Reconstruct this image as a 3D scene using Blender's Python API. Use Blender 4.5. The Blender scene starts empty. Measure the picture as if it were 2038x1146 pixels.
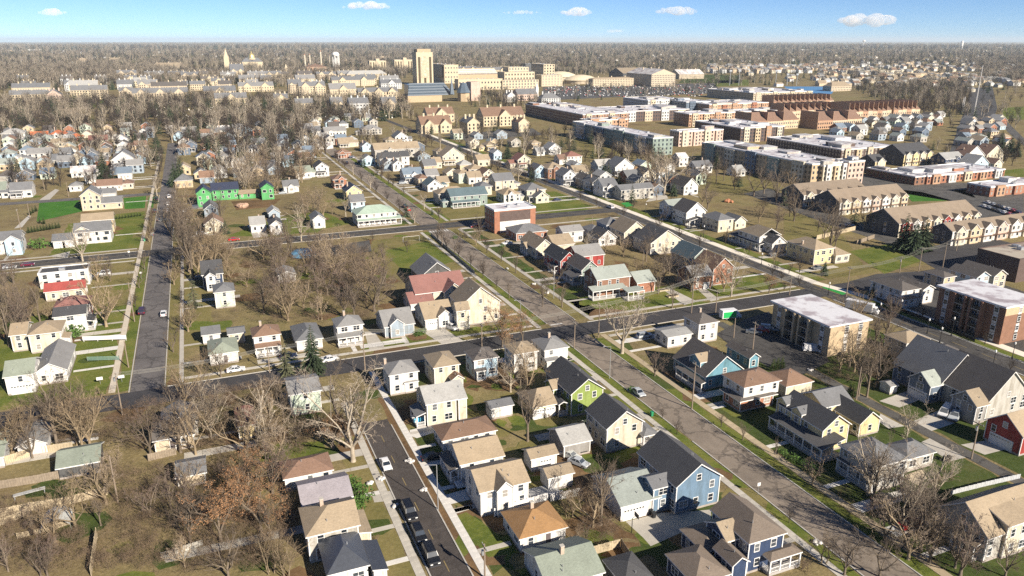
import bpy, math, random
from math import sin, cos, pi, radians, hypot, atan2, sqrt
from mathutils import Vector, Matrix
RND = random.Random(11)
sc = bpy.context.scene
col = sc.collection

# ---------------------------------------------------------------- camera, sky, sun, exposure
H, F = 82.0, 1500.0                      # camera height (m) and focal length in photo pixels (photo is 2038 wide)
PITCH = math.atan(493 / F)
YAW = math.atan(654 / hypot(F, 493))
cam = bpy.data.cameras.new('camera')
cam.sensor_width = 36.0
cam.lens = 36.0 * F / 2038
cam.clip_start, cam.clip_end = 1.0, 120000.0
camo = bpy.data.objects.new('camera', cam)
camo.location = (0, 0, H)
camo.rotation_euler = (pi / 2 - PITCH, 0, -YAW)
col.objects.link(camo)
sc.camera = camo

HAZE_D = 0.00004
SUN_EL, SUN_AZ = radians(29), radians(158)      # azimuth clockwise from +Y (the streets' far direction)
world = bpy.data.worlds.new("World")
sc.world = world
world.use_nodes = True
wn = world.node_tree
for n in list(wn.nodes):
    wn.nodes.remove(n)
sky = wn.nodes.new('ShaderNodeTexSky')
sky.sky_type = 'NISHITA'
sky.sun_disc = False
sky.sun_elevation = SUN_EL
sky.sun_rotation = SUN_AZ
sky.altitude = 4000
sky.air_density = 0.8
sky.dust_density = 0.0
sky.ozone_density = 6.0
bg = wn.nodes.new('ShaderNodeBackground')
bg.inputs['Strength'].default_value = 0.064
wo = wn.nodes.new('ShaderNodeOutputWorld')
wn.links.new(sky.outputs[0], bg.inputs[0])
wn.links.new(bg.outputs[0], wo.inputs[0])
sl = bpy.data.lights.new('sun', 'SUN')
sl.energy = 4.8
sl.angle = radians(0.5)
sl.color = (1.0, 0.90, 0.76)
so = bpy.data.objects.new('sun', sl)
sd = Vector((sin(SUN_AZ) * cos(SUN_EL), cos(SUN_AZ) * cos(SUN_EL), sin(SUN_EL)))
so.rotation_euler = sd.to_track_quat('Z', 'Y').to_euler()
so.location = sd * 300
col.objects.link(so)
vs = sc.view_settings
sc.display_settings.display_device = 'sRGB'
vs.view_transform = 'Standard'
vs.look = 'None'
vs.gamma = 1.0
vs.exposure = 0.95
vs.use_curve_mapping = False
cy = sc.cycles
cy.use_denoising = False
cy.max_bounces = 5
cy.diffuse_bounces = 2
cy.glossy_bounces = 2
cy.transmission_bounces = 2
cy.volume_bounces = 2
cy.transparent_max_bounces = 8
cy.caustics_reflective = False
cy.caustics_refractive = False
sc.render.film_transparent = False

# ---------------------------------------------------------------- pixel <-> ground helpers (photo pixels, real metres)
_cy, _sy, _cp, _sp = cos(YAW), sin(YAW), cos(PITCH), sin(PITCH)
FV = (_sy * _cp, _cy * _cp, -_sp)
RV = (_cy, -_sy, 0.0)
UV = (_sy * _sp, _cy * _sp, _cp)
def g(px, py, z=0.0):
    "point at height z seen at photo pixel (px, py)"
    a, b = (px - 1019) / F, -(py - 573) / F
    d = [FV[i] + a * RV[i] + b * UV[i] for i in range(3)]
    t = (z - H) / d[2]
    return d[0] * t, d[1] * t
def xat(px, Y, z):
    "x of the point on the line (y=Y, height z) seen at photo column px"
    k = (px - 1019) / F
    dz = z - H
    return (k * (FV[1] * Y + FV[2] * dz) - (RV[1] * Y + RV[2] * dz)) / (RV[0] - k * FV[0])
def proj(x, y, z=0.0):
    v = (x, y, z - H)
    dd = lambda a: sum(a[i] * v[i] for i in range(3))
    f = dd(FV)
    if f <= 0.1:
        return (-9e9, -9e9)
    return 1019 + F * dd(RV) / f, 573 - F * dd(UV) / f
def height_of(bx, by, tx, ty):
    "height of an upright thing from its base and top pixels"
    X, Y = g(bx, by)
    a, b = (tx - 1019) / F, -(ty - 573) / F
    d = [FV[i] + a * RV[i] + b * UV[i] for i in range(3)]
    return H + d[2] * hypot(X, Y) / hypot(d[0], d[1])

# ---------------------------------------------------------------- materials (all procedural)
_M = {}
def _nodes(name):
    m = bpy.data.materials.new(name)
    m.use_nodes = True
    nt = m.node_tree
    b = nt.nodes['Principled BSDF']
    return m, nt, b
def _noise(nt, vec, scale, detail=4, rough=.6):
    n = nt.nodes.new('ShaderNodeTexNoise')
    n.inputs['Scale'].default_value = scale
    n.inputs['Detail'].default_value = detail
    n.inputs['Roughness'].default_value = rough
    nt.links.new(vec, n.inputs['Vector'])
    return n.outputs['Fac']
def _ramp(nt, fac, stops):
    r = nt.nodes.new('ShaderNodeValToRGB')
    e = r.color_ramp.elements
    while len(e) < len(stops):
        e.new(.5)
    for i, (p, c) in enumerate(stops):
        e[i].position = p
        e[i].color = (*c, 1)
    nt.links.new(fac, r.inputs[0])
    return r.outputs[0]
def _mix(nt, fac, a, b, mode='MIX'):
    n = nt.nodes.new('ShaderNodeMix')
    n.data_type = 'RGBA'
    n.blend_type = mode
    for sock, v in ((n.inputs[0], fac), (n.inputs[6], a), (n.inputs[7], b)):
        if isinstance(v, (int, float)):
            sock.default_value = v
        elif isinstance(v, tuple):
            sock.default_value = (*v, 1)
        else:
            nt.links.new(v, sock)
    return n.outputs[2]
def sc3(c, k):
    return tuple(min(.95, x * k) for x in c)
def mat(name, c, rough=.8, var=.2, scale=1.5, fine=12.0, objvar=.0, metal=0.0, bump=0.0, spec=.3, bands=None):
    "plain surface: mottled by two noises, optional random value per object, optional raised bands"
    key = (name, c)
    if key in _M:
        return _M[key]
    m, nt, b = _nodes(name)
    tc = nt.nodes.new('ShaderNodeTexCoord')
    vec = tc.outputs['Object']
    f1 = _noise(nt, vec, scale)
    f2 = _noise(nt, vec, fine, 2)
    a = _ramp(nt, f1, [(.3, sc3(c, 1 - var)), (.7, sc3(c, 1 + var))])
    a = _mix(nt, .35, a, _ramp(nt, f2, [(.3, sc3(c, 1 - 1.6 * var)), (.7, sc3(c, 1 + 1.6 * var))]))
    if bands and bands[1] > 1:      # rain streaks and grime down the boards
        mp = nt.nodes.new('ShaderNodeMapping')
        mp.inputs['Scale'].default_value = (1.1, 1.1, .16)
        nt.links.new(vec, mp.inputs[0])
        a = _mix(nt, 1.0, a, _ramp(nt, _noise(nt, mp.outputs[0], 1.2, 4), [(.30, (.70, .67, .62)), (.56, (1, 1, 1))]), 'MULTIPLY')
    if objvar:
        oi = nt.nodes.new('ShaderNodeObjectInfo')
        a = _mix(nt, 1.0, a, _ramp(nt, oi.outputs['Random'], [(0, (1 - objvar,) * 3), (1, (min(1, 1 + objvar * .3),) * 3)]), 'MULTIPLY')
    nt.links.new(a, b.inputs['Base Color'])
    b.inputs['Roughness'].default_value = rough
    b.inputs['Metallic'].default_value = metal
    b.inputs['Specular IOR Level'].default_value = spec
    if bump or bands:
        bp = nt.nodes.new('ShaderNodeBump')
        bp.inputs['Distance'].default_value = .03
        bp.inputs['Strength'].default_value = bump or .5
        if bands:
            w = nt.nodes.new('ShaderNodeTexWave')
            w.bands_direction = bands[0]
            w.wave_profile = 'SAW'
            w.inputs['Scale'].default_value = bands[1]
            nt.links.new(vec, w.inputs['Vector'])
            nt.links.new(w.outputs['Fac'], bp.inputs['Height'])
        else:
            nt.links.new(f2, bp.inputs['Height'])
        nt.links.new(bp.outputs[0], b.inputs['Normal'])
    _M[key] = m
    return m
WALL = dict(white=(.63, .62, .60), cream=(.57, .52, .41), beige=(.52, .47, .38), greige=(.42, .40, .36), tan=(.55, .44, .30),
            slate=(.13, .17, .23), navy=(.035, .055, .11), blue=(.14, .215, .30), sky=(.42, .56, .66), steel=(.30, .36, .42), teal=(.13, .27, .34),
            green=(.24, .31, .09), mint=(.50, .58, .48), sage=(.24, .30, .27), yellow=(.64, .53, .30), red=(.30, .045, .04), maroon=(.22, .06, .05),
            grey=(.28, .27, .26), dark=(.10, .10, .10), brick=(.32, .15, .095), brownbrick=(.22, .12, .08), tanbrick=(.44, .34, .22), stone=(.52, .44, .31),
            pink=(.54, .41, .34), buff=(.50, .42, .31), sheath=(.10, .36, .13), char=(.055, .055, .06), cedar=(.36, .25, .15), palegrey=(.55, .56, .56),
            darkbrick=(.11, .08, .07), chimbrick=(.42,.33,.26), gold=(.80, .55, .12), orangebrick=(.40, .255, .165))
ROOF = dict(terrace=(.25, .20, .15), mottled=(.185, .15, .12), tan=(.33, .265, .185), brown=(.23, .145, .10), redbrown=(.25, .12, .095), grey=(.24, .24, .24), slate=(.165, .17, .18), char=(.074, .075, .08),
            dark=(.12, .108, .10), sage=(.30, .335, .31), green=(.36, .46, .38), white=(.66, .66, .68), orange=(.30, .175, .078), maroon=(.25, .125, .11),
            lavender=(.30, .28, .31), light=(.36, .36, .35), greygreen=(.25, .285, .235), teal=(.11, .16, .18), navy=(.035, .045, .085), orangetile=(.50, .16, .07),
            metal=(.12, .13, .15), bluish=(.17, .22, .28), terra=(.23, .145, .105), deck=(.45, .40, .32), red=(.33, .07, .06), pale=(.60, .58, .55))
def wallm(k):
    c = WALL[k]
    if 'brick' in k or k in ('stone', 'buff'):
        return mat('masonry_' + k, c, .9, .22, .6, 5.0, bump=.3)
    return mat('siding_' + k, c, .6, .13, .35, 2.2, bands=('Z', 1.05), bump=.35)
def roofm(k):
    c = ROOF[k]
    if k in ('white', 'pale', 'deck'):
        return flatroof(k, c)
    if k == 'metal':
        return mat('roof_metal', c, .35, .1, .5, 2.0, metal=.6)
    return shingle(k, c)
def flatroof(k, c):
    key = 'flat' + k
    if key in _M:
        return _M[key]
    m, nt, b = _nodes('flat_roof_' + k)
    tc = nt.nodes.new('ShaderNodeTexCoord')
    v = tc.outputs['Object']
    f = _noise(nt, v, .16, 5, .65)
    f2 = _noise(nt, v, 1.3, 4)
    a = _ramp(nt, f, [(.0, sc3(c, .9)), (.47, c), (.57, (c[0] * .5, c[1] * .42, c[2] * .44)), (.70, (.20, .15, .16))])
    a = _mix(nt, .25, a, _ramp(nt, f2, [(.3, sc3(c, .55)), (.7, sc3(c, 1.1))]))
    nt.links.new(a, b.inputs['Base Color'])
    b.inputs['Roughness'].default_value = .7
    _M[key] = m
    return m
def shingle(k, c):
    key = 'sh' + k
    if key in _M:
        return _M[key]
    m, nt, b = _nodes('shingle_' + k)
    tc = nt.nodes.new('ShaderNodeTexCoord')
    v = tc.outputs['Object']
    mp = nt.nodes.new('ShaderNodeMapping')
    mp.inputs['Scale'].default_value = (1.6, 1.6, 7)
    nt.links.new(v, mp.inputs[0])
    big = _noise(nt, v, .35, 5, .6)
    mid = _noise(nt, mp.outputs[0], 1.4, 3)
    fine = _noise(nt, mp.outputs[0], 4.5, 2)
    a = _ramp(nt, big, [(.30, sc3(c, .62)), (.70, sc3(c, 1.28))])
    a = _mix(nt, .5, a, _ramp(nt, mid, [(.32, sc3(c, .62)), (.68, sc3(c, 1.35))]))
    a = _mix(nt, .35, a, _ramp(nt, fine, [(.3, sc3(c, .5)), (.7, sc3(c, 1.5))]))
    oi = nt.nodes.new('ShaderNodeObjectInfo')
    a = _mix(nt, 1.0, a, _ramp(nt, oi.outputs['Random'], [(0, (.8, .8, .8)), (1, (1, .98, .95))]), 'MULTIPLY')
    nt.links.new(a, b.inputs['Base Color'])
    b.inputs['Roughness'].default_value = .9
    bp = nt.nodes.new('ShaderNodeBump')
    bp.inputs['Strength'].default_value = .5
    bp.inputs['Distance'].default_value = .03
    nt.links.new(fine, bp.inputs['Height'])
    nt.links.new(bp.outputs[0], b.inputs['Normal'])
    _M[key] = m
    return m
TRIM = mat('white_trim', (.70, .69, .67), .5, .05)
def glass_material():
    m, nt, b = _nodes('window_glass')
    oi = nt.nodes.new('ShaderNodeObjectInfo')
    r = nt.nodes.new('ShaderNodeValToRGB')
    r.color_ramp.interpolation = 'CONSTANT'
    e = r.color_ramp.elements
    for i, (q, c) in enumerate(((0, (.02, .026, .035)), (.42, (.045, .055, .07)), (.66, (.12, .13, .14)), (.82, (.30, .28, .25)))):
        if i > 1:
            e.new(q)
        e[i].position, e[i].color = q, (*c, 1)
    nt.links.new(oi.outputs['Random'], r.inputs[0])
    nt.links.new(r.outputs[0], b.inputs['Base Color'])
    b.inputs['Roughness'].default_value = .12
    b.inputs['Specular IOR Level'].default_value = .8
    return m
GLASS = glass_material()
GARAGE = mat('garage_door_paint', (.64, .64, .63), .5, .04, bands=('Z', .32), bump=.6)
CONC = mat('concrete', (.47, .44, .385), .9, .16, .5, 6.0, objvar=.16)
CONCP = mat('pale_concrete', (.60, .58, .54), .9, .12, .4, 5.0)
KERB = mat('kerb_concrete', (.44, .42, .38), .9, .2, .8, 6.0)
WOODP = mat('weathered_pole_wood', (.24, .19, .145), .9, .2, 2.0, 10.0)
FENCEW = mat('weathered_fence_boards', (.27, .22, .165), .9, .3, 1.2, 9.0, objvar=.15)
PALEF = mat('pale_fence_boards', (.46, .38, .26), .9, .25, 1.2, 9.0, objvar=.15)
BLACK = mat('black_metal', (.02, .02, .022), .45, .1)
RUBBER = mat('tyre_rubber', (.02, .02, .02), .9, .1)
STEEL = mat('galvanised_steel', (.42, .43, .44), .4, .1, metal=.5)

def ground_material():
    m, nt, b = _nodes('dry_winter_ground')
    tc = nt.nodes.new('ShaderNodeTexCoord')
    v = tc.outputs['Object']
    huge = _noise(nt, v, .006, 4, .55)
    big = _noise(nt, v, .035, 5, .62)
    mid = _noise(nt, v, .22, 5, .65)
    fine = _noise(nt, v, 1.6, 4, .7)
    a = _ramp(nt, big, [(.32, (.13, .09, .055)), (.43, (.28, .205, .10)), (.54, (.40, .32, .135)), (.62, (.25, .235, .075)), (.72, (.115, .135, .038))])
    a = _mix(nt, .45, a, _ramp(nt, mid, [(.32, (.06, .046, .03)), (.5, (.28, .215, .10)), (.66, (.48, .38, .19))]))
    a = _mix(nt, .38, a, _ramp(nt, fine, [(.32, (.035, .028, .02)), (.5, (.18, .14, .07)), (.68, (.48, .38, .22))]))
    a = _mix(nt, .4, a, _ramp(nt, huge, [(.35, (.10, .075, .05)), (.65, (.085, .088, .042))]))
    nt.links.new(a, b.inputs['Base Color'])
    b.inputs['Roughness'].default_value = 1.0
    b.inputs['Specular IOR Level'].default_value = .1
    bp = nt.nodes.new('ShaderNodeBump')
    bp.inputs['Strength'].default_value = .8
    bp.inputs['Distance'].default_value = .15
    nt.links.new(fine, bp.inputs['Height'])
    nt.links.new(bp.outputs[0], b.inputs['Normal'])
    return m
def lawn_material(name, c1, c2, c3):
    m, nt, b = _nodes(name)
    tc = nt.nodes.new('ShaderNodeTexCoord')
    v = tc.outputs['Object']
    big = _noise(nt, v, .11, 5, .6)
    fine = _noise(nt, v, 1.1, 5, .7)
    a = _ramp(nt, big, [(.32, c1), (.5, c2), (.68, c3)])
    a = _mix(nt, .45, a, _ramp(nt, fine, [(.3, sc3(c2, .45)), (.55, c2), (.75, sc3(c3, 1.25))]))
    nt.links.new(a, b.inputs['Base Color'])
    b.inputs['Roughness'].default_value = 1.0
    b.inputs['Specular IOR Level'].default_value = .1
    bp = nt.nodes.new('ShaderNodeBump')
    bp.inputs['Strength'].default_value = .7
    bp.inputs['Distance'].default_value = .08
    nt.links.new(fine, bp.inputs['Height'])
    nt.links.new(bp.outputs[0], b.inputs['Normal'])
    return m
def asphalt(name, c, crack=.5):
    m, nt, b = _nodes(name)
    tc = nt.nodes.new('ShaderNodeTexCoord')
    v = tc.outputs['Object']
    mp = nt.nodes.new('ShaderNodeMapping')
    mp.inputs['Scale'].default_value = (1, .25, 1)
    nt.links.new(v, mp.inputs[0])
    big = _noise(nt, v, .12, 5, .65)
    streak = _noise(nt, mp.outputs[0], .5, 4, .6)
    fine = _noise(nt, v, 2.6, 4, .7)
    a = _ramp(nt, big, [(.32, sc3(c, .55)), (.5, c), (.68, sc3(c, 1.45))])
    a = _mix(nt, .4, a, _ramp(nt, streak, [(.3, sc3(c, .6)), (.7, sc3(c, 1.45))]))
    a = _mix(nt, .3, a, _ramp(nt, fine, [(.3, sc3(c, .5)), (.7, sc3(c, 1.6))]))
    if crack:
        vo = nt.nodes.new('ShaderNodeTexVoronoi')
        vo.feature = 'DISTANCE_TO_EDGE'
        vo.inputs['Scale'].default_value = .13
        wv = nt.nodes.new('ShaderNodeVectorMath')
        wv.operation = 'ADD'
        nz = nt.nodes.new('ShaderNodeTexNoise')
        nz.inputs['Scale'].default_value = .35
        nt.links.new(v, nz.inputs['Vector'])
        scl = nt.nodes.new('ShaderNodeVectorMath')
        scl.operation = 'SCALE'
        scl.inputs['Scale'].default_value = 5.0
        nt.links.new(nz.outputs['Color'], scl.inputs[0])
        nt.links.new(v, wv.inputs[0])
        nt.links.new(scl.outputs[0], wv.inputs[1])
        nt.links.new(wv.outputs[0], vo.inputs['Vector'])
        r = _ramp(nt, vo.outputs['Distance'], [(0.0, (1 - crack,) * 3), (.03, (1 - crack,) * 3), (.05, (1, 1, 1))])
        a = _mix(nt, 1.0, a, r, 'MULTIPLY')
    nt.links.new(a, b.inputs['Base Color'])
    b.inputs['Roughness'].default_value = .85
    return m

# ---------------------------------------------------------------- mesh builder
class MB:
    def __init__(s):
        s.v, s.f, s.mi, s.mats = [], [], [], []
    def m(s, mt):
        for i, q in enumerate(s.mats):
            if q is mt:
                return i
        s.mats.append(mt)
        return len(s.mats) - 1
    def poly(s, pts, mt):
        n = len(s.v)
        s.v.extend(pts)
        s.f.append(tuple(range(n, n + len(pts))))
        s.mi.append(s.m(mt))
        return s
    def solid(s, bot, top, mt, cap=True):
        "prism between two rings of equal length (counter-clockwise seen from above)"
        n, k, i = len(s.v), len(bot), s.m(mt)
        s.v.extend(bot)
        s.v.extend(top)
        for a in range(k):
            b = (a + 1) % k
            s.f.append((n + a, n + b, n + k + b, n + k + a))
            s.mi.append(i)
        if cap:
            s.f.append(tuple(n + k + a for a in range(k)))
            s.f.append(tuple(n + a for a in reversed(range(k))))
            s.mi += [i, i]
        return s
    def box(s, x0, y0, z0, x1, y1, z1, mt):
        r = ((x0, y0), (x1, y0), (x1, y1), (x0, y1))
        return s.solid([(a, b, z0) for a, b in r], [(a, b, z1) for a, b in r], mt)
    def obox(s, p, q, w, z0, z1, mt):
        "upright box of width w along the ground line p-q"
        dx, dy = q[0] - p[0], q[1] - p[1]
        L = hypot(dx, dy) or 1
        nx, ny = -dy / L * w / 2, dx / L * w / 2
        r = ((p[0] - nx, p[1] - ny), (q[0] - nx, q[1] - ny), (q[0] + nx, q[1] + ny), (p[0] + nx, p[1] + ny))
        return s.solid([(a, b, z0) for a, b in r], [(a, b, z1) for a, b in r], mt)
    def tube(s, p, q, r0, r1, mt, n=5, cap=False):
        p, q = Vector(p), Vector(q)
        d = (q - p)
        if d.length < 1e-6:
            return s
        d.normalize()
        u = d.orthogonal().normalized()
        w = d.cross(u)
        k, i = len(s.v), s.m(mt)
        for c, r in ((p, r0), (q, r1)):
            for a in range(n):
                t = 2 * pi * a / n
                s.v.append(tuple(c + u * (cos(t) * r) + w * (sin(t) * r)))
        for a in range(n):
            b = (a + 1) % n
            s.f.append((k + a, k + b, k + n + b, k + n + a))
            s.mi.append(i)
        if cap:
            s.f.append(tuple(k + n + a for a in range(n)))
            s.mi.append(i)
        return s
    def lathe(s, prof, mt, n=16, cx=0, cy=0):
        k, i = len(s.v), s.m(mt)
        for r, z in prof:
            for a in range(n):
                t = 2 * pi * a / n
                s.v.append((cx + r * cos(t), cy + r * sin(t), z))
        for j in range(len(prof) - 1):
            for a in range(n):
                b = (a + 1) % n
                s.f.append((k + j * n + a, k + j * n + b, k + (j + 1) * n + b, k + (j + 1) * n + a))
                s.mi.append(i)
        return s
    def mesh(s, name, smooth=False):
        me = bpy.data.meshes.new(name)
        me.from_pydata(s.v, [], s.f)
        for q in s.mats:
            me.materials.append(q)
        if len(s.mats) > 1:
            me.polygons.foreach_set('material_index', s.mi)
        if smooth:
            me.polygons.foreach_set('use_smooth', [True] * len(s.f))
        me.update()
        return me
    def build(s, name, parent=None, loc=(0, 0, 0), rz=0, smooth=False):
        return put(name, s.mesh(name, smooth), parent, loc, rz)
def put(name, me, parent=None, loc=(0, 0, 0), rz=0, scale=None):
    o = bpy.data.objects.new(name, me)
    o.location = loc
    if rz:
        o.rotation_euler = (0, 0, rz)
    if scale:
        o.scale = scale
    if parent:
        o.parent = parent
    col.objects.link(o)
    return o
def tag(o, label, cat, group=None, kind=None):
    o['label'], o['category'] = label, cat
    if group:
        o['group'] = group
    if kind:
        o['kind'] = kind
    return o
def thing(name, label, cat, loc=(0, 0, 0), rz=0, group=None):
    o = put(name, None, None, loc, rz)
    o.empty_display_size = .2
    return tag(o, label, cat, group)
def struct(name, mb, label=None):
    o = mb.build(name)
    o['kind'] = 'structure'
    if label:
        o['label'] = label
    return o

# ---------------------------------------------------------------- houses
def roof_polys(kind, x0, x1, y0, y1, z, p):
    xm, ym, W, D = (x0 + x1) / 2, (y0 + y1) / 2, x1 - x0, y1 - y0
    A, B, C, E = (x0, y0, z), (x1, y0, z), (x1, y1, z), (x0, y1, z)
    if kind in ('gx', 'hw', 'he', 'hx') or (kind == 'h' and W >= D):
        zr = z + p * D / 2
        i = min(D / 2, W / 2)
        a = x0 + (i if kind in ('hw', 'hx', 'h') else 0)
        b = x1 - (i if kind in ('he', 'hx', 'h') else 0)
        if b - a < .2:
            a = b = (a + b) / 2
        P, Q = (a, ym, zr), (b, ym, zr)
        if a == b:
            return [[A, B, P], [B, C, P], [C, E, P], [E, A, P]], zr
        r = [[A, B, Q, P], [C, E, P, Q]]
        if kind in ('hw', 'hx', 'h'):
            r.append([E, A, P])
        if kind in ('he', 'hx', 'h'):
            r.append([B, C, Q])
        return r, zr
    if kind in ('gy', 'h', 'hy', 'hs', 'hn'):
        zr = z + p * W / 2
        i = min(W / 2, D / 2)
        a = y0 + (i if kind in ('h', 'hy', 'hs') else 0)
        b = y1 - (i if kind in ('h', 'hy', 'hn') else 0)
        P, Q = (xm, a, zr), (xm, b, zr)
        r = [[B, C, Q, P], [E, A, P, Q]]
        if kind in ('h', 'hy', 'hs'):
            r.append([A, B, P])
        if kind in ('h', 'hy', 'hn'):
            r.append([C, E, Q])
        return r, zr
    k = {'sw': (0, 1, 1, 0), 'se': (1, 0, 0, 1), 'ss': (0, 0, 1, 1), 'sn': (1, 1, 0, 0)}[kind]
    up = p * (W if kind in ('sw', 'se') else D)
    q = [(c[0], c[1], z + up * kk) for c, kk in zip((A, B, C, E), k)]
    return [q], z + up
def roof_mesh(kind, x0, x1, y0, y1, z, p, rm, tm=None, t=.22):
    polys, zr = roof_polys(kind, x0, x1, y0, y1, z, p)
    mb = MB()
    mb.m(rm)
    edges = {}
    for q in polys:
        mb.poly(q, rm)
        for a in range(len(q)):
            e = (q[a], q[(a + 1) % len(q)])
            edges[e] = 1
    for q in polys:
        mb.poly([(x, y, zz - t) for x, y, zz in reversed(q)], tm or TRIM)
    for (a, b) in edges:
        if (b, a) not in edges:
            mb.poly([(a[0], a[1], a[2] - t), (b[0], b[1], b[2] - t), b, a], tm or TRIM)
    return mb, zr
def wall_mesh(kind, x0, x1, y0, y1, z, p, zr, oh, wm, z0=0.0):
    mb = MB()
    a, b, c, d = x0 + oh, x1 - oh, y0 + oh, y1 - oh
    zt = z + oh * p - .2
    if kind in ('gx', 'hw', 'he'):
        ym = (c + d) / 2
        rise = zr - .23
        pa = [(c, z0), (d, z0), (d, zt), (ym, rise), (c, zt)]
        bot = [(a, q[0], q[1]) for q in pa]
        top = [(b, q[0], q[1]) for q in pa]
        if kind == 'hw':
            bot[3] = (a, ym, zt)
        if kind == 'he':
            top[3] = (b, ym, zt)
        mb.solid(bot, top, wm)
    elif kind == 'gy':
        xm = (a + b) / 2
        pa = [(b, z0), (a, z0), (a, zt), (xm, zr - .23), (b, zt)]
        mb.solid([(q[0], c, q[1]) for q in pa], [(q[0], d, q[1]) for q in pa], wm)
    elif kind in ('sw', 'se', 'ss', 'sn'):
        polys, _ = roof_polys(kind, x0, x1, y0, y1, z, p)
        hs = [q[2] - .23 for q in polys[0]]
        ins = ((a, c), (b, c), (b, d), (a, d))
        mb.solid([(x, y, z0) for x, y in ins], [(x, y, h) for (x, y), h in zip(ins, hs)], wm)
    else:
        mb.box(a, c, z0, b, d, zt, wm)
    return mb, (a, b, c, d)
_W = {}
def win_meshes(w, h, tm=None):
    key = (round(w, 1), round(h, 1), id(tm))
    if key not in _W:
        f = MB()
        t = tm or TRIM
        b = .11
        f.box(-w / 2 - b, -.07, -b, -w / 2, .02, h + b, t).box(w / 2, -.07, -b, w / 2 + b, .02, h + b, t)
        f.box(-w / 2, -.07, h, w / 2, .02, h + b, t).box(-w / 2, -.09, -b, w / 2, .02, 0, t)
        f.box(-w / 2, -.055, h * .5 - .03, w / 2, .02, h * .5 + .03, t)
        if w > 1.3:
            f.box(-.04, -.06, .0, .04, .02, h * .5 - .03, t).box(-.04, -.06, h * .5 + .03, .04, .02, h, t)
        p = MB().box(-w / 2, -.02, 0, w / 2, .015, h, GLASS)
        c = MB()
        c.box(-w / 2 - b, -.05, -b, w / 2 + b, .015, h + b, t).box(-w / 2, -.07, 0, w / 2, -.05, h, GLASS)
        _W[key] = (f.mesh('window'), p.mesh('pane'), c.mesh('window'))
    return _W[key]
FACE_R = {'S': 0, 'W': -pi / 2, 'E': pi / 2, 'N': pi}
def face_pt(face, rect, u, off=0.0):
    a, b, c, d = rect
    if face == 'S':
        return a + (b - a) * u, c - off
    if face == 'N':
        return b - (b - a) * u, d + off
    if face == 'W':
        return a - off, d - (d - c) * u
    return b + off, c + (d - c) * u
def add_window(root, face, rect, u, z, w, h, mode, tm=None, ctr=(0, 0)):
    x, y = face_pt(face, rect, u)
    f, p, c = win_meshes(w, h, tm)
    if mode == 'near':
        o = put('window', f, root, (x - ctr[0], y - ctr[1], z), FACE_R[face])
        put('pane', p, o)
    else:
        put('window', c, root, (x - ctr[0], y - ctr[1], z), FACE_R[face])
LAST, YARDS = [], []
ANCH = []        # (short description, x, y, radius) of what was built, used to describe the trees beside it
RECTS = []       # built-up rectangles and roads in which no tree may grow
_LAB = {}
def uniq(label):
    _LAB[label] = _LAB.get(label, 0) + 1
    return label
class B:
    "one volume of a building: eave corners read off the photograph (south-west, south-east column, north-west point or depth in metres)"
    def __init__(s, sw, se, nw, h, kind, wall, roof, p=None, oh=.45, g=(), d=(), win=1, porch=False, z0=0.0, chim=None, wx=None, tm=None, name='roof', floors=None, faces=None, vents=0, ww=None):
        s.__dict__.update(locals())
def rect_of(b, base=None):
    x0, y0 = g(*b.sw, b.h)
    if isinstance(b.se, tuple):
        q = g(*b.se, b.h)
        x1 = q[0]
        y0 = (y0 + q[1]) / 2 if abs(y0 - q[1]) < 6 else y0
    else:
        x1 = xat(b.se, y0, b.h)
    y1 = g(*b.nw, b.h)[1] if isinstance(b.nw, tuple) else y0 + b.nw
    if x1 < x0 + 1:
        x1 = x0 + 1
    if y1 < y0 + 1:
        y1 = y0 + 1
    return x0, x1, y0, y1
def house(label, blocks, name='house', cat='house', group=None, short=None):
    rs = [rect_of(b) for b in blocks]
    X, Y = (rs[0][0] + rs[0][1]) / 2, (rs[0][2] + rs[0][3]) / 2
    root = thing(name, uniq(label), cat, (X, Y, 0), 0, group)
    dist = hypot(X, Y)
    mode = 'near' if dist < 330 else ('mid' if dist < 640 else 'far')
    for b, (x0, x1, y0, y1) in zip(blocks, rs):
        RECTS.append((x0 - 1, x1 + 1, y0 - 1, y1 + 1))
        build_block(root, b, x0 - X, x1 - X, y0 - Y, y1 - Y, X, Y, mode)
    ANCH.append((short or label.split(',')[0], X, Y, max(rs[0][1] - rs[0][0], rs[0][3] - rs[0][2]) / 2))
    LAST[:] = [rs[0], X, Y, mode]
    YARDS.append((rs, X, Y))
    return root
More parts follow.
